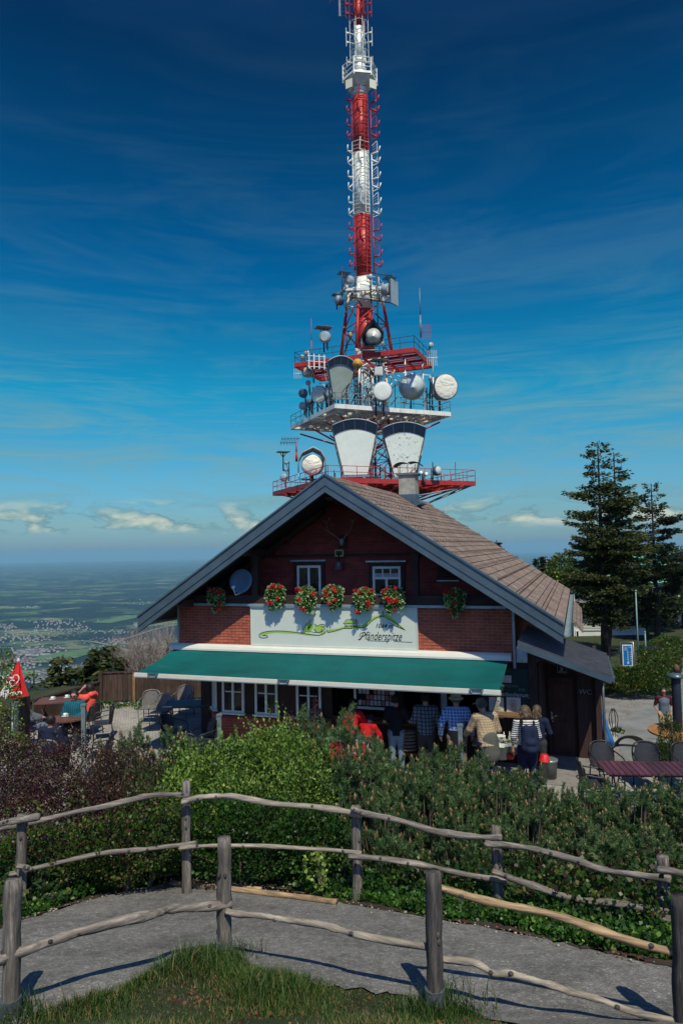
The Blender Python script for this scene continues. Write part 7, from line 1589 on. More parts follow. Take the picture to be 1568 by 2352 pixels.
# white building behind the firs and the green roofed hall
def house_box(name, label, px0, px1, ptop, pbot, Y, depth, roofm, wallm, rh, rz=0.0):
    a = AT(px0, pbot, Y); b = AT(px1, ptop, Y); w = b.x-a.x; h = b.z-a.z; t = thing(name, label, 'building', (a.x, Y, a.z), rz); mb = MB(); mb.b2((0, 0, -2), (w, depth, h)); mb.build('wall', wallm, t)
    mb = MB(); mb.prism([(-.4, -.6, h), (-.4, depth+.6, h), (-.4, depth/2, h+rh)], (w+.8, 0, 0)); mb.build('roof', roofm, t); return t, w, h
M_wwall = plain('white_render', (.52, .55, .50), .9, vary=.1, scale=1)
t, w, h = house_box('white_building', 'low white building with a shuttered window behind the firs', 1318, 1480, 1402, 1482, 47, 7, plain('grey_roof', (.12, .13, .14), .8), M_wwall, 1.2)
o = window(t, .55, 1.9, h-1.3, h-.25, -.01, 1, 1, sill=False); mb = MB()
for i in range(9): z = h-1.25+i*.11; mb.b2((.62, -.08, z), (1.84, -.055, z+.07))
mb.build('shutter_slats', M_cream, o); window(t, 3.0, 3.9, h-1.3, h-.3, -.01, 1, 1); window(t, .1, .35, 0, 1, -.01, 1, 1, sill=False)
t, w, h = house_box('green_roofed_hall', 'long pale hall with a mint green roof behind the trees at the right', 1408, 1640, 1335, 1400, 62, 10, plain('mint_roof', (.16, .42, .30), .5, .2), M_wwall, 2.4); 
for i in range(4): window(t, 1+i*2, 2+i*2, h-1.6, h-.6, -.01, 2, 1)
t, w, h = house_box('far_outbuilding', 'white outbuilding wall seen beside the leafy dark trees at the right edge', 1528, 1600, 1383, 1405, 52, 6, plain('grey_roof', (.12, .13, .14)), M_wwall, .8)
p = GP(1530, 1430); 
# ---- serving area
def small(name, label, cat, px, py, Y, fn, mat, group=None):
    mb = MB(); fn(mb); return tag(mb.build(name, mat, None, AT(px, py, Y)), label, cat, group)
p = HX(-3.25, -1.15, 0); t = thing('ice_cream_freezer', 'white chest freezer with a red front panel behind the pines', 'freezer', p+Vector((0, 0, .02)), -HA); mb = MB(); mb.b2((-.45, -.3, .04), (.45, .3, .86)); mb.build('body', plain('freezer_grey_white', (.42, .46, .48), .4), t)
mb = MB(); mb.b2((-.46, -.31, .86), (.46, .31, .90)); mb.build('lid', M_slate, t); mb = MB(); mb.b2((-.38, -.312, .14), (.40, -.303, .78)); mb.build('front_panel', plain('freezer_red', (.42, .015, .025), .4), t); textmesh('panel_lettering', 'OP', .17, frame_uz(.10, -.316, .56), M_paper, t, .001, 0, .005); mb = MB(); strokes(mb, smooth_pts([(-.2, .3), (-.05, .42), (.1, .36), (.2, .2), (.32, .3)]), .035, -.316); mb.build('panel_swirl', M_paper, t)
p = HX(-4.4, -.35, 0); mb = MB(); mb.prism([(-.28, 0, 0), (.30, 0, 0), (.14, .25, 1.1), (-.12, .25, 1.1)], (0, .05, 0)); tag(mb.build('leaning_board', plain('slate_board', (.06, .075, .09), .6), None, p), 'grey folded board leaning against the wall right of the windows', 'board')
t = thing('service_table', 'side table with bottles and plates below the menu sheets', 'table', HX(-.25, -.55, 0), -HA); mb = MB(); mb.b2((-.55, -.25, .72), (.75, .3, .76)); mb.b2((-.5, -.2, .25), (.7, .28, .28)); mb.build('tabletop', plain('table_grey', (.2, .22, .23), .6), t)
for sx in (-.5, .68): mb = MB(); mb.b2((sx-.02, -.2, 0), (sx+.02, -.16, .72)); mb.b2((sx-.02, .22, 0), (sx+.02, .26, .72)); mb.build('leg', M_frd, t)
bc = [(.9, .0, 'tall clear bottle'), (.0, 0, '')]
for i, (u, w, h, kind, lab) in enumerate(((-.18, -.62, .22, 'bottle', 'left clear bottle of the group on the side table'), (-.08, -.5, .20, 'bottle', 'second clear bottle from the left on the side table'), (.10, -.62, .26, 'bottle', 'tall bottle with amber label in the middle of the side table'), (.2, -.52, .24, 'bottle', 'clear bottle nearest the striped shirt woman'), (-.4, -.6, .14, 'glass', 'beer glass at the left end of the side table'), (-.3, -.48, .13, 'glass', 'second beer glass beside the plate'))):
    t = thing(kind, lab, kind, HX(u, w, .76), 0, 'bottles and glasses on the side table'); mb = MB(); r = .032
    mb.lathe([(r, 0), (r, h*.62), (.013, h*.8), (.013, h), (.001, h)] if kind == 'bottle' else [(r*.8, 0), (r, h), (r*.9, h), (r*.7, .01)], n=12); mb.build('body', plain('pale_glass', (.32, .38, .36), .12, 0, .2, 8, 0, spec=.8), t)
    if kind == 'bottle': mb = MB(); mb.lathe([(r+.001, h*.2), (r+.001, h*.5)], n=12); mb.build('label_band', plain('amber_label', (.45, .25, .06) if i == 2 else (.4, .36, .2), .6), t); mb = MB(); mb.lathe([(.015, h), (.015, h+.02)], n=8); mb.build('cap', M_paper, t)
small('plate', 'white plate with leftovers on the side table', 'plate', 1148, 1692, 13.9, lambda m: m.lathe([(.05, 0), (.11, .02), (.1, .025), (.04, .008)], n=18), M_cup)
small('bucket', 'white plastic bucket under the side table', 'bucket', 1151, 1726, 13.7, lambda m: m.lathe([(.10, -.14), (.125, .12), (.13, .12), (.12, .10), (.09, -.12)], n=18), plain('bucket_white', (.45, .50, .48), .5)); small('red_bowl', 'bright red bowl beside the white bucket', 'bowl', 1170, 1738, 13.7, lambda m: m.lathe([(.07, -.04), (.12, .05), (.11, .05)], n=14), plain('bowl_red', (.5, .02, .02), .4))
t = thing('trash_bin', 'round grey metal bin beside the porch step', 'bin', HX(.66, -.2, .02), 0); mb = MB(); mb.lathe([(.14, 0), (.165, .36), (.17, .38), (.155, .38), (.13, .03)], n=20); mb.build('body', plain('bin_steel', (.16, .19, .18), .4, .6), t); mb = MB(); mb.lathe([(.170, .34), (.178, .36), (.178, .385), (.165, .39)], n=20); mb.build('rim', M_alu, t)
small('red_bucket', 'bright red plastic tub right of the backpack woman', 'tub', 1249, 1738, 12.9, lambda m: m.lathe([(.105, -.08), (.10, -.07), (.065, .04), (.060, .045), (.001, .045)], n=16), MATS['bowl_red'])
small('shelf_loaves', 'stack of flat pale loaves on the shelf behind the people', 'bread', 937, 1700, 14.6, lambda m: [m.ell((0, 0, -.18+i*.07), (.2, .14, .03), 14, 6) for i in range(6)], plain('bread_brown', (.14, .11, .07), .9))
# ================================================================== PEOPLE
def surf_nets(f, lo, hi, h):
    ax = [np.arange(lo[i]-2*h, hi[i]+2*h, h) for i in range(3)]; G = np.stack(np.meshgrid(*ax, indexing='ij'), -1).astype(np.float32); D = f(G.reshape(-1, 3)).reshape(G.shape[:3]); S = D < 0
    nx, ny, nz = S.shape; c = [(i, j, k) for i in (0, 1) for j in (0, 1) for k in (0, 1)]; cnt = sum(S[i:nx-1+i, j:ny-1+j, k:nz-1+k].astype(int) for i, j, k in c); act = (cnt > 0) & (cnt < 8)
    acc = np.zeros((nx-1, ny-1, nz-1, 3), np.float32); num = np.zeros((nx-1, ny-1, nz-1), np.float32)
    for a in range(8):
        for b in range(a+1, 8):
            A, B = c[a], c[b]
            if sum(abs(A[q]-B[q]) for q in range(3)) != 1: continue
            sa = D[A[0]:nx-1+A[0], A[1]:ny-1+A[1], A[2]:nz-1+A[2]]; sb = D[B[0]:nx-1+B[0], B[1]:ny-1+B[1], B[2]:nz-1+B[2]]; cr_ = (sa < 0) != (sb < 0); t = np.where(cr_, sa/(sa-sb+1e-12), 0)
            for q in range(3): acc[..., q] += np.where(cr_, A[q]+(B[q]-A[q])*t, 0)
            num += cr_
    idx = -np.ones(act.shape, int); I = np.argwhere(act); idx[act] = np.arange(len(I)); V = (I+acc[act]/num[act][:, None])*h+np.array([a[0] for a in ax]); F = []
    for q in range(3):
        s0 = [slice(1, -1)]*3; s0[q] = slice(0, -1); s1 = [slice(1, -1)]*3; s1[q] = slice(1, None); A_, B_ = S[tuple(s0)], S[tuple(s1)]; E = np.argwhere(A_ != B_); flip = A_[A_ != B_]; E = E+1; E[:, q] -= 1; u, v = (q+1) % 3, (q+2) % 3
        def at_(du, dv): e = E.copy(); e[:, u] += du; e[:, v] += dv; return idx[e[:, 0], e[:, 1], e[:, 2]]
        Q = np.stack([at_(-1, -1), at_(0, -1), at_(0, 0), at_(-1, 0)], 1); Q[~flip] = Q[~flip][:, ::-1]; F.append(Q)
    return V, np.concatenate(F)
def cap(P, a, b, ra, rb, sq=None, axis=None):
    a, b = np.array(a, float), np.array(b, float)
    if sq is not None:                            # squash front to back: stretch the sampling along `axis`
        ax = np.array(axis, float); P = P+np.outer((P-a) @ ax, ax)*(1/sq-1); b = b+ax*((b-a) @ ax)*(1/sq-1)
    ab = b-a; t = np.clip(((P-a) @ ab)/max(ab @ ab, 1e-9), 0, 1); return (np.linalg.norm(P-a-t[:, None]*ab, axis=1)-(ra+(rb-ra)*t))*(1 if sq is None else (.5+.5*sq))
def smin(a, b, k): h = np.clip(.5+.5*(b-a)/k, 0, 1); return b+(a-b)*h-k*h*(1-h)
def union(prims, k=.035):
    def f(P):
        d = None
        for q in prims: e = q(P); d = e if d is None else smin(d, e, k)
        return d
    return f
M_skin = plain('skin', (.36, .19, .13), .6, 0, .08, 6, 0); M_lip = plain('lips', (.28, .09, .08), .6, bump=0); M_eye = plain('eyes', (.02, .015, .012), .3, bump=0)
def person(label, px, ptop, Y, yaw, pose, wear, hgt=1.74, z=None, h=.02, cat='person', stretch=None):
    """pose: overrides of the joints in body axes (x right, y forward, z up) for a 1.75 m figure. Placed so the head top meets the pixel."""
    J = dict(pel=(0, 0, .94), wai=(0, 0, 1.08), che=(0, .01, 1.30), nec=(0, -.01, 1.47), hed=(0, .02, 1.635), sL=(-.175, 0, 1.42), sR=(.175, 0, 1.42), eL=(-.24, -.02, 1.14), eR=(.24, -.02, 1.14), hL=(-.25, .08, .90), hR=(.25, .08, .90),
             pL=(-.09, 0, .92), pR=(.09, 0, .92), kL=(-.10, .02, .50), kR=(.10, .02, .50), aL=(-.105, -.03, .08), aR=(.105, -.03, .08)); J.update({k: v for k, v in pose.items() if k in J})
    look = pose.get('look', 0.0); nod = pose.get('nod', 0.0); s = hgt/1.75; J = {k: np.array(v, float) for k, v in J.items()}; top = J['hed'][2]+.125
    p = AT(px, ptop, Y); g = gzs(p.x, Y)+.02 if z is None else z
    if z is None: s = (p.z-g)/top*1.0
    ca, sa = math.cos(yaw), math.sin(yaw); hx, hy = J['hed'][0]*s, J['hed'][1]*s; o = Vector((p.x-(hx*ca-hy*sa), Y-(hx*sa+hy*ca), g)); t = thing('person', label, cat, o, yaw); t.scale = (s, s, s)
    sp = J['che']-J['wai']; sp /= np.linalg.norm(sp); xx = J['sR']-J['sL']; xx /= np.linalg.norm(xx); fw = np.cross(sp, xx); fw /= np.linalg.norm(fw)
    ly = math.radians(look); hf = np.array([-math.sin(ly)*math.cos(math.radians(nod)), math.cos(ly)*math.cos(math.radians(nod)), -math.sin(math.radians(nod))]); hr = np.array([math.cos(ly), math.sin(ly), 0]); hu = np.cross(hr, hf); H_ = J['hed']
    HP_ = lambda x, y, zz: H_+hr*x+hf*y+hu*zz; fat = wear.get('fat', 1.0)
    def torso(e=0.0, low=None): a = J['pel'] if low is None else low; return [lambda P: cap(P, a, J['wai'], (.150*fat+e), (.135*fat+e), .72, fw), lambda P: cap(P, J['wai'], J['che'], .135*fat+e, .155+e, .70, fw), lambda P: cap(P, J['sL'], J['sR'], .062+e, .062+e), lambda P: cap(P, J['che'], J['nec'], .13+e, .062+e*.6, .75, fw)]
    def arm(sd, e=0.0, to=1.0, ru=.046, rf=.036, rw=.026):
        S_, E_, W_ = J['s'+sd], J['e'+sd], J['h'+sd]
        if to <= .5: E2 = S_+(E_-S_)*to*2; return [lambda P: cap(P, S_, E2, ru+.008+e, ru+e)]
        W2 = E_+(W_-E_)*(to-.5)*2; return [lambda P: cap(P, S_, E_, ru+.008+e, rf+.004+e), lambda P: cap(P, E_, W2, rf+.004+e, rw+e)]
    def leg(sd, e=0.0, to=1.0):
        a, b, c = J['p'+sd], J['k'+sd], J['a'+sd]
        if to <= .5: b2 = a+(b-a)*to*2; return [lambda P: cap(P, a, b2, .090+e, .072+e)]
        c2 = b+(c-b)*(to-.5)*2; return [lambda P: cap(P, a, b, .090+e, .060+e), lambda P: cap(P, b, c2, .060+e, .038+e*1.4)]
    head = [lambda P: cap(P, HP_(0, -.012, .03), HP_(0, .0, .0), .088, .082), lambda P: cap(P, HP_(0, .02, -.06), HP_(0, .035, -.075), .055, .040), lambda P: cap(P, J['nec']-np.array([0, 0, .03]), HP_(0, -.015, -.06), .058, .052)]
    feat = [lambda P: cap(P, HP_(0, .082, .01), HP_(0, .108, -.028), .010, .015), lambda P: cap(P, HP_(-.088, -.01, .01), HP_(-.09, -.01, -.03), .013, .010), lambda P: cap(P, HP_(.088, -.01, .01), HP_(.09, -.01, -.03), .013, .010), lambda P: cap(P, HP_(-.03, .083, .022), HP_(.03, .083, .022), .010, .010)]
    hands = []
    for sd in 'LR':
        W_ = J['h'+sd]; d = W_-J['e'+sd]; d = d/np.linalg.norm(d); hands.append((sd, W_, d)); hands_p = W_+d*.075
        head.append(lambda P, a=W_, b=hands_p: cap(P, a, b, .026, .034))
    feet = [(lambda P, a=J['a'+sd]: cap(P, a+np.array([0, -.01, -.035]), a+np.array([0, .15, -.045]), .042, .036)) for sd in 'LR']
    allp = torso(-.012)+arm('L', -.006)+arm('R', -.006)+leg('L', -.008)+leg('R', -.008)+feet+head
    def bounds(prim_pts, r=.2): A_ = np.array(prim_pts); return A_.min(0)-r, A_.max(0)+r
    jj = list(J.values()); lo, hi = bounds(jj, .26); lo = lo-(.22 if 'extra' in wear else 0)*np.array([.3, 1, .3])
    fb = union(allp, .03); ff = union(feat, .01)
    V, F = surf_nets(lambda P: smin(fb(P), ff(P), .012), lo, hi, h)
    cen = V[F].mean(1)-H_; fx, fy, fz = cen @ hr, cen @ hf, cen @ hu; mi = np.zeros(len(F), int); front = fy > .055
    mi[front & (np.abs(fz+.058) < .010) & (np.abs(fx) < .028)] = 1; mi[front & (np.abs(fz-.0) < .011) & (np.abs(np.abs(fx)-.033) < .014)] = 2
    # five fingers on each hand, rooted in the palm
    fm = MB(); fm.mi = 0
    for sd, W_, d in hands:
        n_ = np.cross(d, np.array([0, 0, 1.])); n_ = n_/np.linalg.norm(n_) if np.linalg.norm(n_) > .2 else np.array([1., 0, 0]); across = n_ if abs(d[2]) < .7 else np.array([0, 1., 0]); curl = np.cross(across, d); curl *= -1 if curl[2] > 0 else 1
        for q, (of, L) in enumerate(((-.027, .062), (-.009, .074), (.009, .070), (.026, .056))):
            b0 = W_+d*.085+across*of; p1 = b0+d*L*.45+curl*.006; p2 = p1+(d*.75+curl*.65)*L*.32; p3 = p2+(d*.35+curl*.9)*L*.25; fm.tube([tuple(b0-d*.02), tuple(b0), tuple(p1), tuple(p2), tuple(p3)], [.010, .0095, .009, .008, .006], 6)
        b0 = W_+d*.035-across*.026; fm.tube([tuple(b0), tuple(b0+d*.028-across*.022+curl*.008), tuple(b0+d*.058-across*.026+curl*.016)], [.012, .010, .008], 6)
    nb = len(V); fv = np.array(fm.V); ff_ = [f for f in fm.F]
    me = bpy.data.meshes.new('body'); me.from_pydata([tuple(v) for v in V]+[tuple(v) for v in fv], [], [tuple(f) for f in F]+[tuple(i+nb for i in f) for f in ff_]); me.polygons.foreach_set('material_index', list(mi)+[0]*len(ff_)); me.polygons.foreach_set('use_smooth', [True]*(len(F)+len(ff_))); me.update()
    link('body', me, [wear.get('skin', M_skin), M_lip, M_eye], t)
    def cloth(name, prims, mat, k=.03, clip=None, hh=None):
        f0 = union(prims, k)
        def f(P):
            d = f0(P)
            for c_, n_ in (clip or []): d = np.maximum(d, (P-np.array(c_)) @ np.array(n_))
            return d
        V, F = surf_nets(f, lo, hi, hh or h)
        if len(F): npmesh(name, V, F, mat, t, smooth=True)
    hem = J['pel']+(J['pel']-J['wai'])*wear.get('hem', .35)
    if 'trousers' in wear:
        e = wear.get('tro_e', .014); prims = leg('L', e)+leg('R', e)+[lambda P: cap(P, J['pL'], J['pR'], .10+e*.5, .10+e*.5, .85, fw), lambda P: cap(P, J['pel'], J['pel']+(J['wai']-J['pel'])*.75, .148*fat+e*.4, .140*fat+e*.4, .72, fw)]
        cloth('trousers', prims, wear['trousers'], .03, [(J['aL']*.5+J['aR']*.5+np.array([0, 0, -.02]), (0, 0, -1))] if J['kL'][2] < J['pel'][2]-.1 and J['aL'][2] < .3 else None)
    if 'shirt' in wear:
        e = wear.get('shi_e', .014); sl = wear.get('sleeve', .97); prims = torso(e, hem)+arm('L', e+.004, sl)+arm('R', e+.004, sl); cloth('shirt', prims, wear['shirt'], .03, [(hem-sp*.02, tuple(-sp)), (J['nec']+np.array([0, 0, .035]), (0, 0, 1))])
    for nm, prims, mt in wear.get('extra', lambda J, HP_, fw, sp: [])(J, HP_, fw, sp): cloth(nm, prims, mt, .03)
    hair = wear.get('hair')
    if hair:
        hp = [lambda P: cap(P, HP_(0, -.018, .038), HP_(0, -.02, .0), .100, .094)]; cl_ = [(HP_(0, .045, .04), tuple(hf*.85-hu*.52))]
        if hair[0] == 'long': hp += [lambda P: cap(P, HP_(0, -.05, .0), HP_(0, -.075, -.16), .088, .060)]
        if hair[0] == 'bob': hp += [lambda P: cap(P, HP_(0, -.04, .0), HP_(0, -.05, -.07), .098, .085)]
        if hair[0] != 'long' and hair[0] != 'bob': cl_.append((HP_(0, 0, -.055), tuple(-hu)))
        cloth('hair', hp, hair[1], .03, cl_, min(h, .014))
        rg = np.random.default_rng(int(px)); n_ = 420; d_ = unit(rg.normal(size=(n_, 3))); lo_ = {'long': -.16, 'bob': -.09}.get(hair[0], -.03); tt = rg.uniform(0, 1, n_)*(lo_-.03)+.03; ring = hr[None]*(d_[:, :1]*.098)+hf[None]*(d_[:, 1:2]*.098-.03)+hu[None]*(tt+np.abs(d_[:, 2])*.09)[:, None]
        ok_ = ((ring @ hf) < .045+.6*np.clip(ring @ hu-.02, 0, 1)); Ph = (H_+ring)[ok_]; Ah = -hu[None]*1.0+ring[ok_]*2.2+rg.normal(size=Ph.shape)*.22; V_, F_ = leaf_arrays(Ph, Ah, np.full(len(Ph), .055 if lo_ < -.05 else .03)*rg.uniform(.6, 1.4, len(Ph)), .14, rg, .1); npmesh('hair_strands', V_, F_, wear.get('strand', hair[1]), t)
    if 'hat' in wear:
        kd, hm = wear['hat']; mb = MB(); 
        if kd == 'bucket': mb.lathe([(.145, .015), (.150, .02), (.105, .055), (.098, .115), (.08, .145), (.001, .155)], HP_(0, -.01, -.0), hu, 20)
        else: mb.lathe([(.098, .03), (.100, .05), (.085, .105), (.05, .135), (.001, .142)], HP_(0, -.012, -.0), hu, 18); c_ = HP_(0, .12, .045); mb.tube([tuple(HP_(-.07, .06, .05)), tuple(HP_(-.05, .14, .045)), tuple(HP_(.05, .14, .045)), tuple(HP_(.07, .06, .05))], .012, 6); mb.quad(tuple(HP_(-.075, .06, .055)), tuple(HP_(-.05, .145, .048)), tuple(HP_(.05, .145, .048)), tuple(HP_(.075, .06, .055)))
        mb.build('hat', hm, t)
    if 'glasses' in wear:
        zz, mt = wear['glasses']; mb = MB()
        for sx in (-.034, .034): mb.ell(HP_(sx, .098 if zz < .03 else .075, zz), (.027, .012, .019), 8, 5)
        mb.tube([tuple(HP_(-.09, 0, zz)), tuple(HP_(-.06, .09 if zz < .03 else .07, zz)), tuple(HP_(.06, .09 if zz < .03 else .07, zz)), tuple(HP_(.09, 0, zz))], .005, 4); mb.build('glasses', mt, t)
    if 'shoes' in wear: cloth('shoes', [(lambda P, a=J['a'+sd]: cap(P, a+np.array([0, -.02, -.03]), a+np.array([0, .16, -.042]), .052, .042)) for sd in 'LR'], wear['shoes'], .01)
    return t
def cl_mat(name, a, b=None, mode='h', sc=28, th=.5, rot=0.0):
    m, t, p = newmat(name, .85, 0, .15); v = t.obj(); s = t.sep(v); base = t.ramp(t.noise(v, 7, 4), ((.3, tuple(c*.8 for c in a)), (.7, tuple(c*1.1 for c in a))))
    if b:
        def wv(x, k): return t.ramp(t.math('SINE', t.math('MULTIPLY', x, k)), ((th-.06, 0.), (th+.06, 1.)))
        if mode == 'h': f = t.ramp(t.math('ADD', t.math('MULTIPLY', t.math('SINE', t.math('MULTIPLY', s[2], sc*6.28)), .5), .5), ((th-.08, 0.), (th+.08, 1.)))
        elif mode == 'v': f = t.ramp(t.math('ADD', t.math('MULTIPLY', t.math('SINE', t.math('MULTIPLY', t.math('ADD', s[0], t.math('MULTIPLY', s[1], .6)), sc*6.28)), .5), .5), ((th-.08, 0.), (th+.08, 1.)))
        else:
            g = lambda x: t.ramp(t.math('ADD', t.math('MULTIPLY', t.math('SINE', t.math('MULTIPLY', x, sc*6.28)), .5), .5), ((th-.08, 0.), (th+.08, 1.))); f = t.math('MAXIMUM', g(s[2]), g(t.math('ADD', s[0], t.math('MULTIPLY', s[1], .5))))
        base = t.mix(base, b, f)
    t.put(p.inputs['Base Color'], base); t.put(p.inputs['Normal'], t.bump(t.noise(v, 9, 4, .6, .6), .5, .03)); return m
H_dk = plain('dark_hair', (.015, .011, .010), .6, vary=.4, scale=40); H_gr = plain('grey_brown_hair', (.10, .085, .07), .7, vary=.4, scale=40); H_bl = plain('blond_streaked_hair', (.15, .105, .06), .6, vary=.75, scale=50, stretch=(1, 1, .2), isl=.7)
c_black = cl_mat('black_tee', (.012, .013, .016)); c_jean = cl_mat('pale_jeans', (.13, .20, .25)); c_dkt = cl_mat('dark_trousers', (.035, .035, .036)); c_plaid = cl_mat('grey_plaid_shirt', (.13, .17, .20), (.035, .04, .05), 'c', 13, .78); c_blue = cl_mat('blue_check_shirt', (.035, .12, .36), (.28, .38, .50), 'c', 17, .8); c_tan = cl_mat('beige_check_shirt', (.40, .32, .20), (.24, .18, .11), 'c', 22, .8)
c_khaki = cl_mat('khaki_trousers', (.17, .155, .125)); c_navy = cl_mat('navy_cloth', (.012, .018, .045)); c_stripe = cl_mat('striped_top', (.58, .60, .56), (.015, .015, .02), 'h', 26, .55); c_red = cl_mat('red_jacket', (.42, .012, .015)); c_coral = cl_mat('coral_jacket', (.70, .10, .07)); c_teal = cl_mat('teal_striped_shirt', (.010, .12, .155), (.008, .05, .075), 'v', 22, .6); c_grey = cl_mat('grey_fleece', (.085, .10, .12)); c_greyj = cl_mat('grey_jacket', (.085, .09, .078)); c_cream = cl_mat('cream_hat', (.40, .36, .25)); c_capg = cl_mat('grey_cap', (.20, .20, .18)); c_maroon = cl_mat('maroon_tee', (.07, .015, .022)); c_slv = cl_mat('slate_vest', (.10, .13, .17)); c_beig = cl_mat('beige_trousers', (.42, .34, .17))
V3 = lambda *a: np.array(a, float)
fwdhands = dict(eL=(-.27, .02, 1.16), eR=(.27, .02, 1.16), hL=(-.20, .26, 1.08), hR=(.20, .26, 1.08))
FC = R_(0)   # yaw 0 = facing away from the camera (towards +y)
person('man in black T-shirt and pale blue jeans at the serving counter', 908, 1595, 14.6, R_(-8), dict(fwdhands, hR=(.34, .34, 1.10), eR=(.30, .04, 1.16), look=8), dict(shirt=c_black, sleeve=.32, trousers=c_jean, hair=('short', H_dk), shoes=M_black, shi_e=.022))
person('man in grey plaid shirt and dark trousers at the counter, seen from behind', 976, 1590, 14.4, R_(-12), dict(fwdhands, hL=(-.16, .28, 1.05), hR=(.16, .28, 1.05)), dict(shirt=c_plaid, trousers=c_dkt, hair=('short', H_dk), fat=1.12, shi_e=.024, hem=.15, shoes=M_black))
person('man in bright blue check shirt and cream sun hat, seen from behind', 1046, 1591, 13.9, R_(-10), dict(eL=(-.29, -.03, 1.18), eR=(.28, -.03, 1.18), hL=(-.31, .08, .93), hR=(.29, .10, .93), kL=(-.10, .04, .5)), dict(shirt=c_blue, trousers=c_khaki, hair=('short', H_gr), hat=('bucket', c_cream), shi_e=.024, hem=.05, shoes=M_black, extra=lambda J, HPx, fw, sp: [('tied_jacket', [lambda P: cap(P, J['pel']+V3(0, 0, .04), J['pel']+V3(0, -.02, -.22), .185, .165, .75, V3(0, 1, 0))], c_black)]))
person('man in beige check shirt and grey cap with a grey jacket tied round his waist', 1103, 1604, 13.6, R_(14), dict(wai=(0, .04, 1.08), che=(0, .10, 1.29), nec=(0, .15, 1.45), hed=(-.02, .22, 1.60), sL=(-.175, .12, 1.40), sR=(.175, .10, 1.40), eL=(-.26, .22, 1.16), hL=(-.26, .42, 1.02), eR=(.26, .10, 1.14), hR=(.16, .30, 1.0), look=35, nod=14), dict(shirt=c_tan, trousers=c_navy, hair=('short', H_gr), hat=('cap', c_capg), fat=1.15, shi_e=.026, shoes=M_black, extra=lambda J, HPx, fw, sp: [('tied_jacket', [lambda P: cap(P, J['pel']+V3(.02, -.02, .06), J['pel']+V3(.04, -.05, -.20), .175, .175, .68, V3(0, 1, 0)), lambda P: cap(P, J['pel']+V3(-.15, .12, .05), J['pel']+V3(-.12, .17, -.1), .04, .035)], c_greyj)]))
def pack(J, HPx, fw, sp): return [('backpack', [lambda P: cap(P, V3(-.03, -.19, 1.34), V3(-.05, -.22, 1.02), .085, .10), lambda P: cap(P, V3(.09, -.19, 1.34), V3(.11, -.22, 1.02), .085, .10), lambda P: cap(P, V3(.0, -.29, 1.12), V3(.06, -.29, 1.12), .065, .065), lambda P: cap(P, V3(.0, -.30, 1.0), V3(.06, -.30, 1.0), .07, .07)], c_navy), ('strap', [lambda P: cap(P, V3(-.10, -.10, 1.47), V3(-.11, -.14, 1.16), .024, .020), lambda P: cap(P, V3(.12, -.10, 1.47), V3(.13, -.14, 1.16), .024, .020), lambda P: cap(P, V3(-.10, -.10, 1.47), V3(-.11, .08, 1.45), .024, .02)], c_black)]
person('woman in black and white striped top with a dark backpack and streaked blond hair', 1204, 1621, 13.2, R_(-6), dict(wai=(0, .02, 1.08), che=(0, .06, 1.29), nec=(0, .09, 1.45), hed=(0, .14, 1.58), sL=(-.165, .06, 1.40), sR=(.165, .06, 1.40), eL=(-.24, .04, 1.15), hL=(-.25, .10, .92), eR=(.23, .08, 1.15), hR=(.18, .25, 1.0), nod=24), dict(shirt=c_stripe, sleeve=.74, trousers=c_navy, hair=('bob', H_bl), shoes=M_black, extra=pack))
person('blond woman in dark navy top standing beside the one with the backpack', 1232, 1620, 13.9, R_(-20), dict(fwdhands, look=-15, nod=15), dict(shirt=c_navy, trousers=c_dkt, hair=('long', H_bl), shoes=M_black))
person('person in red rain jacket with a beige shoulder bag at the freezer', 812, 1606, 14.6, R_(-30), dict(wai=(0, .05, 1.08), che=(0, .13, 1.28), nec=(0, .20, 1.42), hed=(0, .28, 1.55), sL=(-.17, .17, 1.38), sR=(.17, .17, 1.38), eR=(.26, .32, 1.20), hR=(.26, .52, 1.04), eL=(-.24, .25, 1.13), hL=(-.2, .42, 1.0), look=-35, nod=20), dict(shirt=c_red, trousers=c_navy, hair=('short', H_dk), shi_e=.035, shoes=M_black, extra=lambda J, HPx, fw, sp: [('shoulder_bag', [lambda P: cap(P, V3(.10, -.14, .98), V3(.10, -.16, .84), .12, .13, .6, V3(0, 1, 0))], plain('bag_khaki', (.10, .08, .05), .8)), ('hood', [lambda P: cap(P, J['nec']+V3(-.06, -.05, .0), J['nec']+V3(.06, -.05, .0), .075, .075)], c_red)]))
person('child in red jacket reaching over the ice cream freezer', 850, 1640, 14.5, R_(-35), dict(wai=(0, .06, 1.05), che=(0, .16, 1.25), nec=(0, .24, 1.38), hed=(0, .33, 1.50), sL=(-.16, .20, 1.34), sR=(.16, .20, 1.34), eR=(.24, .34, 1.12), hR=(.22, .46, .92), eL=(-.22, .32, 1.10), hL=(-.2, .48, .95), nod=35), dict(shirt=c_red, trousers=c_black, hair=('short', H_dk), shi_e=.04, shoes=M_black), hgt=1.3)
person('man in slate sleeveless top, dark sunglasses and beige trousers walking on the lane', 1522, 1579, 21, R_(172), dict(eL=(-.27, -.08, 1.14), eR=(.27, -.08, 1.14), hL=(-.19, .06, .95), hR=(.19, .06, .95), kL=(-.12, .10, .5), aL=(-.13, .05, .09), look=-4), dict(shirt=c_maroon, sleeve=.34, trousers=c_beig, hair=('short', H_dk), glasses=(0.0, M_black), shoes=M_black, shi_e=.012, extra=lambda J, HPx, fw, sp: [('vest', [lambda P: cap(P, J['pel']+V3(0, 0, .02), J['wai'], .168, .155, .74, V3(0, 1, 0)), lambda P: cap(P, J['wai'], J['che'], .158, .176, .74, V3(0, 1, 0)), lambda P: cap(P, J['sL']+V3(.03, 0, -.03), J['sR']+V3(-.03, 0, -.03), .075, .075)], c_slv)]))
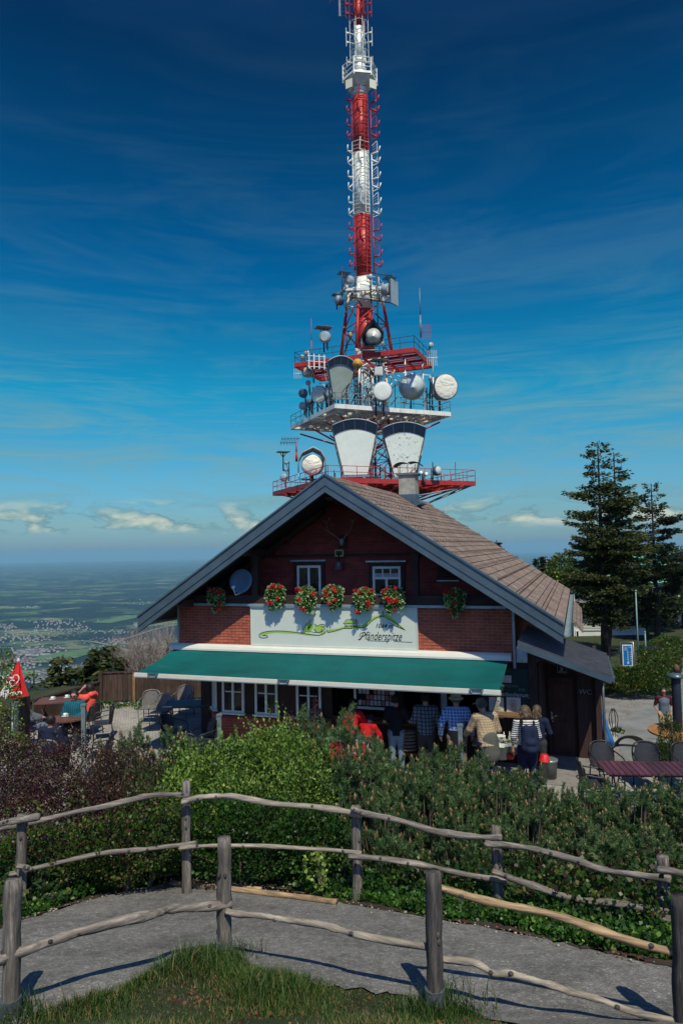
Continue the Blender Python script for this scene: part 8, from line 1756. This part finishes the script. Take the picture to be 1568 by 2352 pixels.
sit = dict(pel=(0, 0, .52), wai=(0, .0, .66), che=(0, .02, .88), nec=(0, .01, 1.05), hed=(0, .04, 1.215), sL=(-.175, .01, 1.0), sR=(.175, .01, 1.0), eL=(-.26, .06, .74), eR=(.26, .06, .74), hL=(-.20, .28, .72), hR=(.20, .28, .72), pL=(-.09, .0, .52), pR=(.09, 0, .52), kL=(-.12, .44, .52), kR=(.12, .44, .52), aL=(-.12, .42, .10), aR=(.12, .42, .10))
ZT = TZ0+.02
person('man with glasses in a teal striped shirt sitting facing the camera', 171, 1592, 17.3, R_(188), dict(sit, look=-6, hL=(-.05, .26, .70), hR=(.10, .28, .70)), dict(shirt=c_teal, trousers=c_dkt, hair=('short', H_dk), fat=1.3, shi_e=.03, glasses=(0.0, M_black), shoes=M_black), z=ZT)
person('person with dark hair in a coral jacket holding both arms up to the face', 205, 1566, 18.2, R_(70), dict(sit, eL=(-.25, .26, 1.06), eR=(.22, .24, 1.0), hL=(-.10, .16, 1.22), hR=(.08, .18, 1.20)), dict(shirt=c_coral, trousers=c_dkt, hair=('bob', H_dk), shi_e=.035, shoes=M_black, extra=lambda J, HPx, fw, sp: [('hood', [lambda P: cap(P, J['nec']+V3(-.06, -.08, .02), J['nec']+V3(.06, -.08, .02), .075, .075)], c_coral)]), z=ZT)
person('person in navy pullover with red sunglasses pushed up, seen from behind', 118, 1628, 14.8, R_(-12), dict(sit, look=10), dict(shirt=c_navy, trousers=c_dkt, hair=('short', H_dk), fat=1.2, shi_e=.035, glasses=(.075, MATS['bowl_red']), shoes=M_black), z=ZT)
person('person in grey fleece leaning far back with folded hands, head hidden by the red parasol', 40, 1590, 17.0, R_(-78), dict(sit, wai=(0, -.04, .66), che=(0, -.14, .84), nec=(0, -.24, .96), hed=(0, -.32, 1.10), sL=(-.175, -.2, .94), sR=(.175, -.2, .94), eL=(-.27, -.02, .74), eR=(.27, -.02, .74), hL=(-.10, .22, .72), hR=(.08, .24, .74), kL=(-.12, .46, .62), kR=(.12, .46, .58)), dict(shirt=c_grey, trousers=c_slv, hair=('short', H_gr), shi_e=.035, shoes=M_black), z=ZT)
# printed word on the black shirt
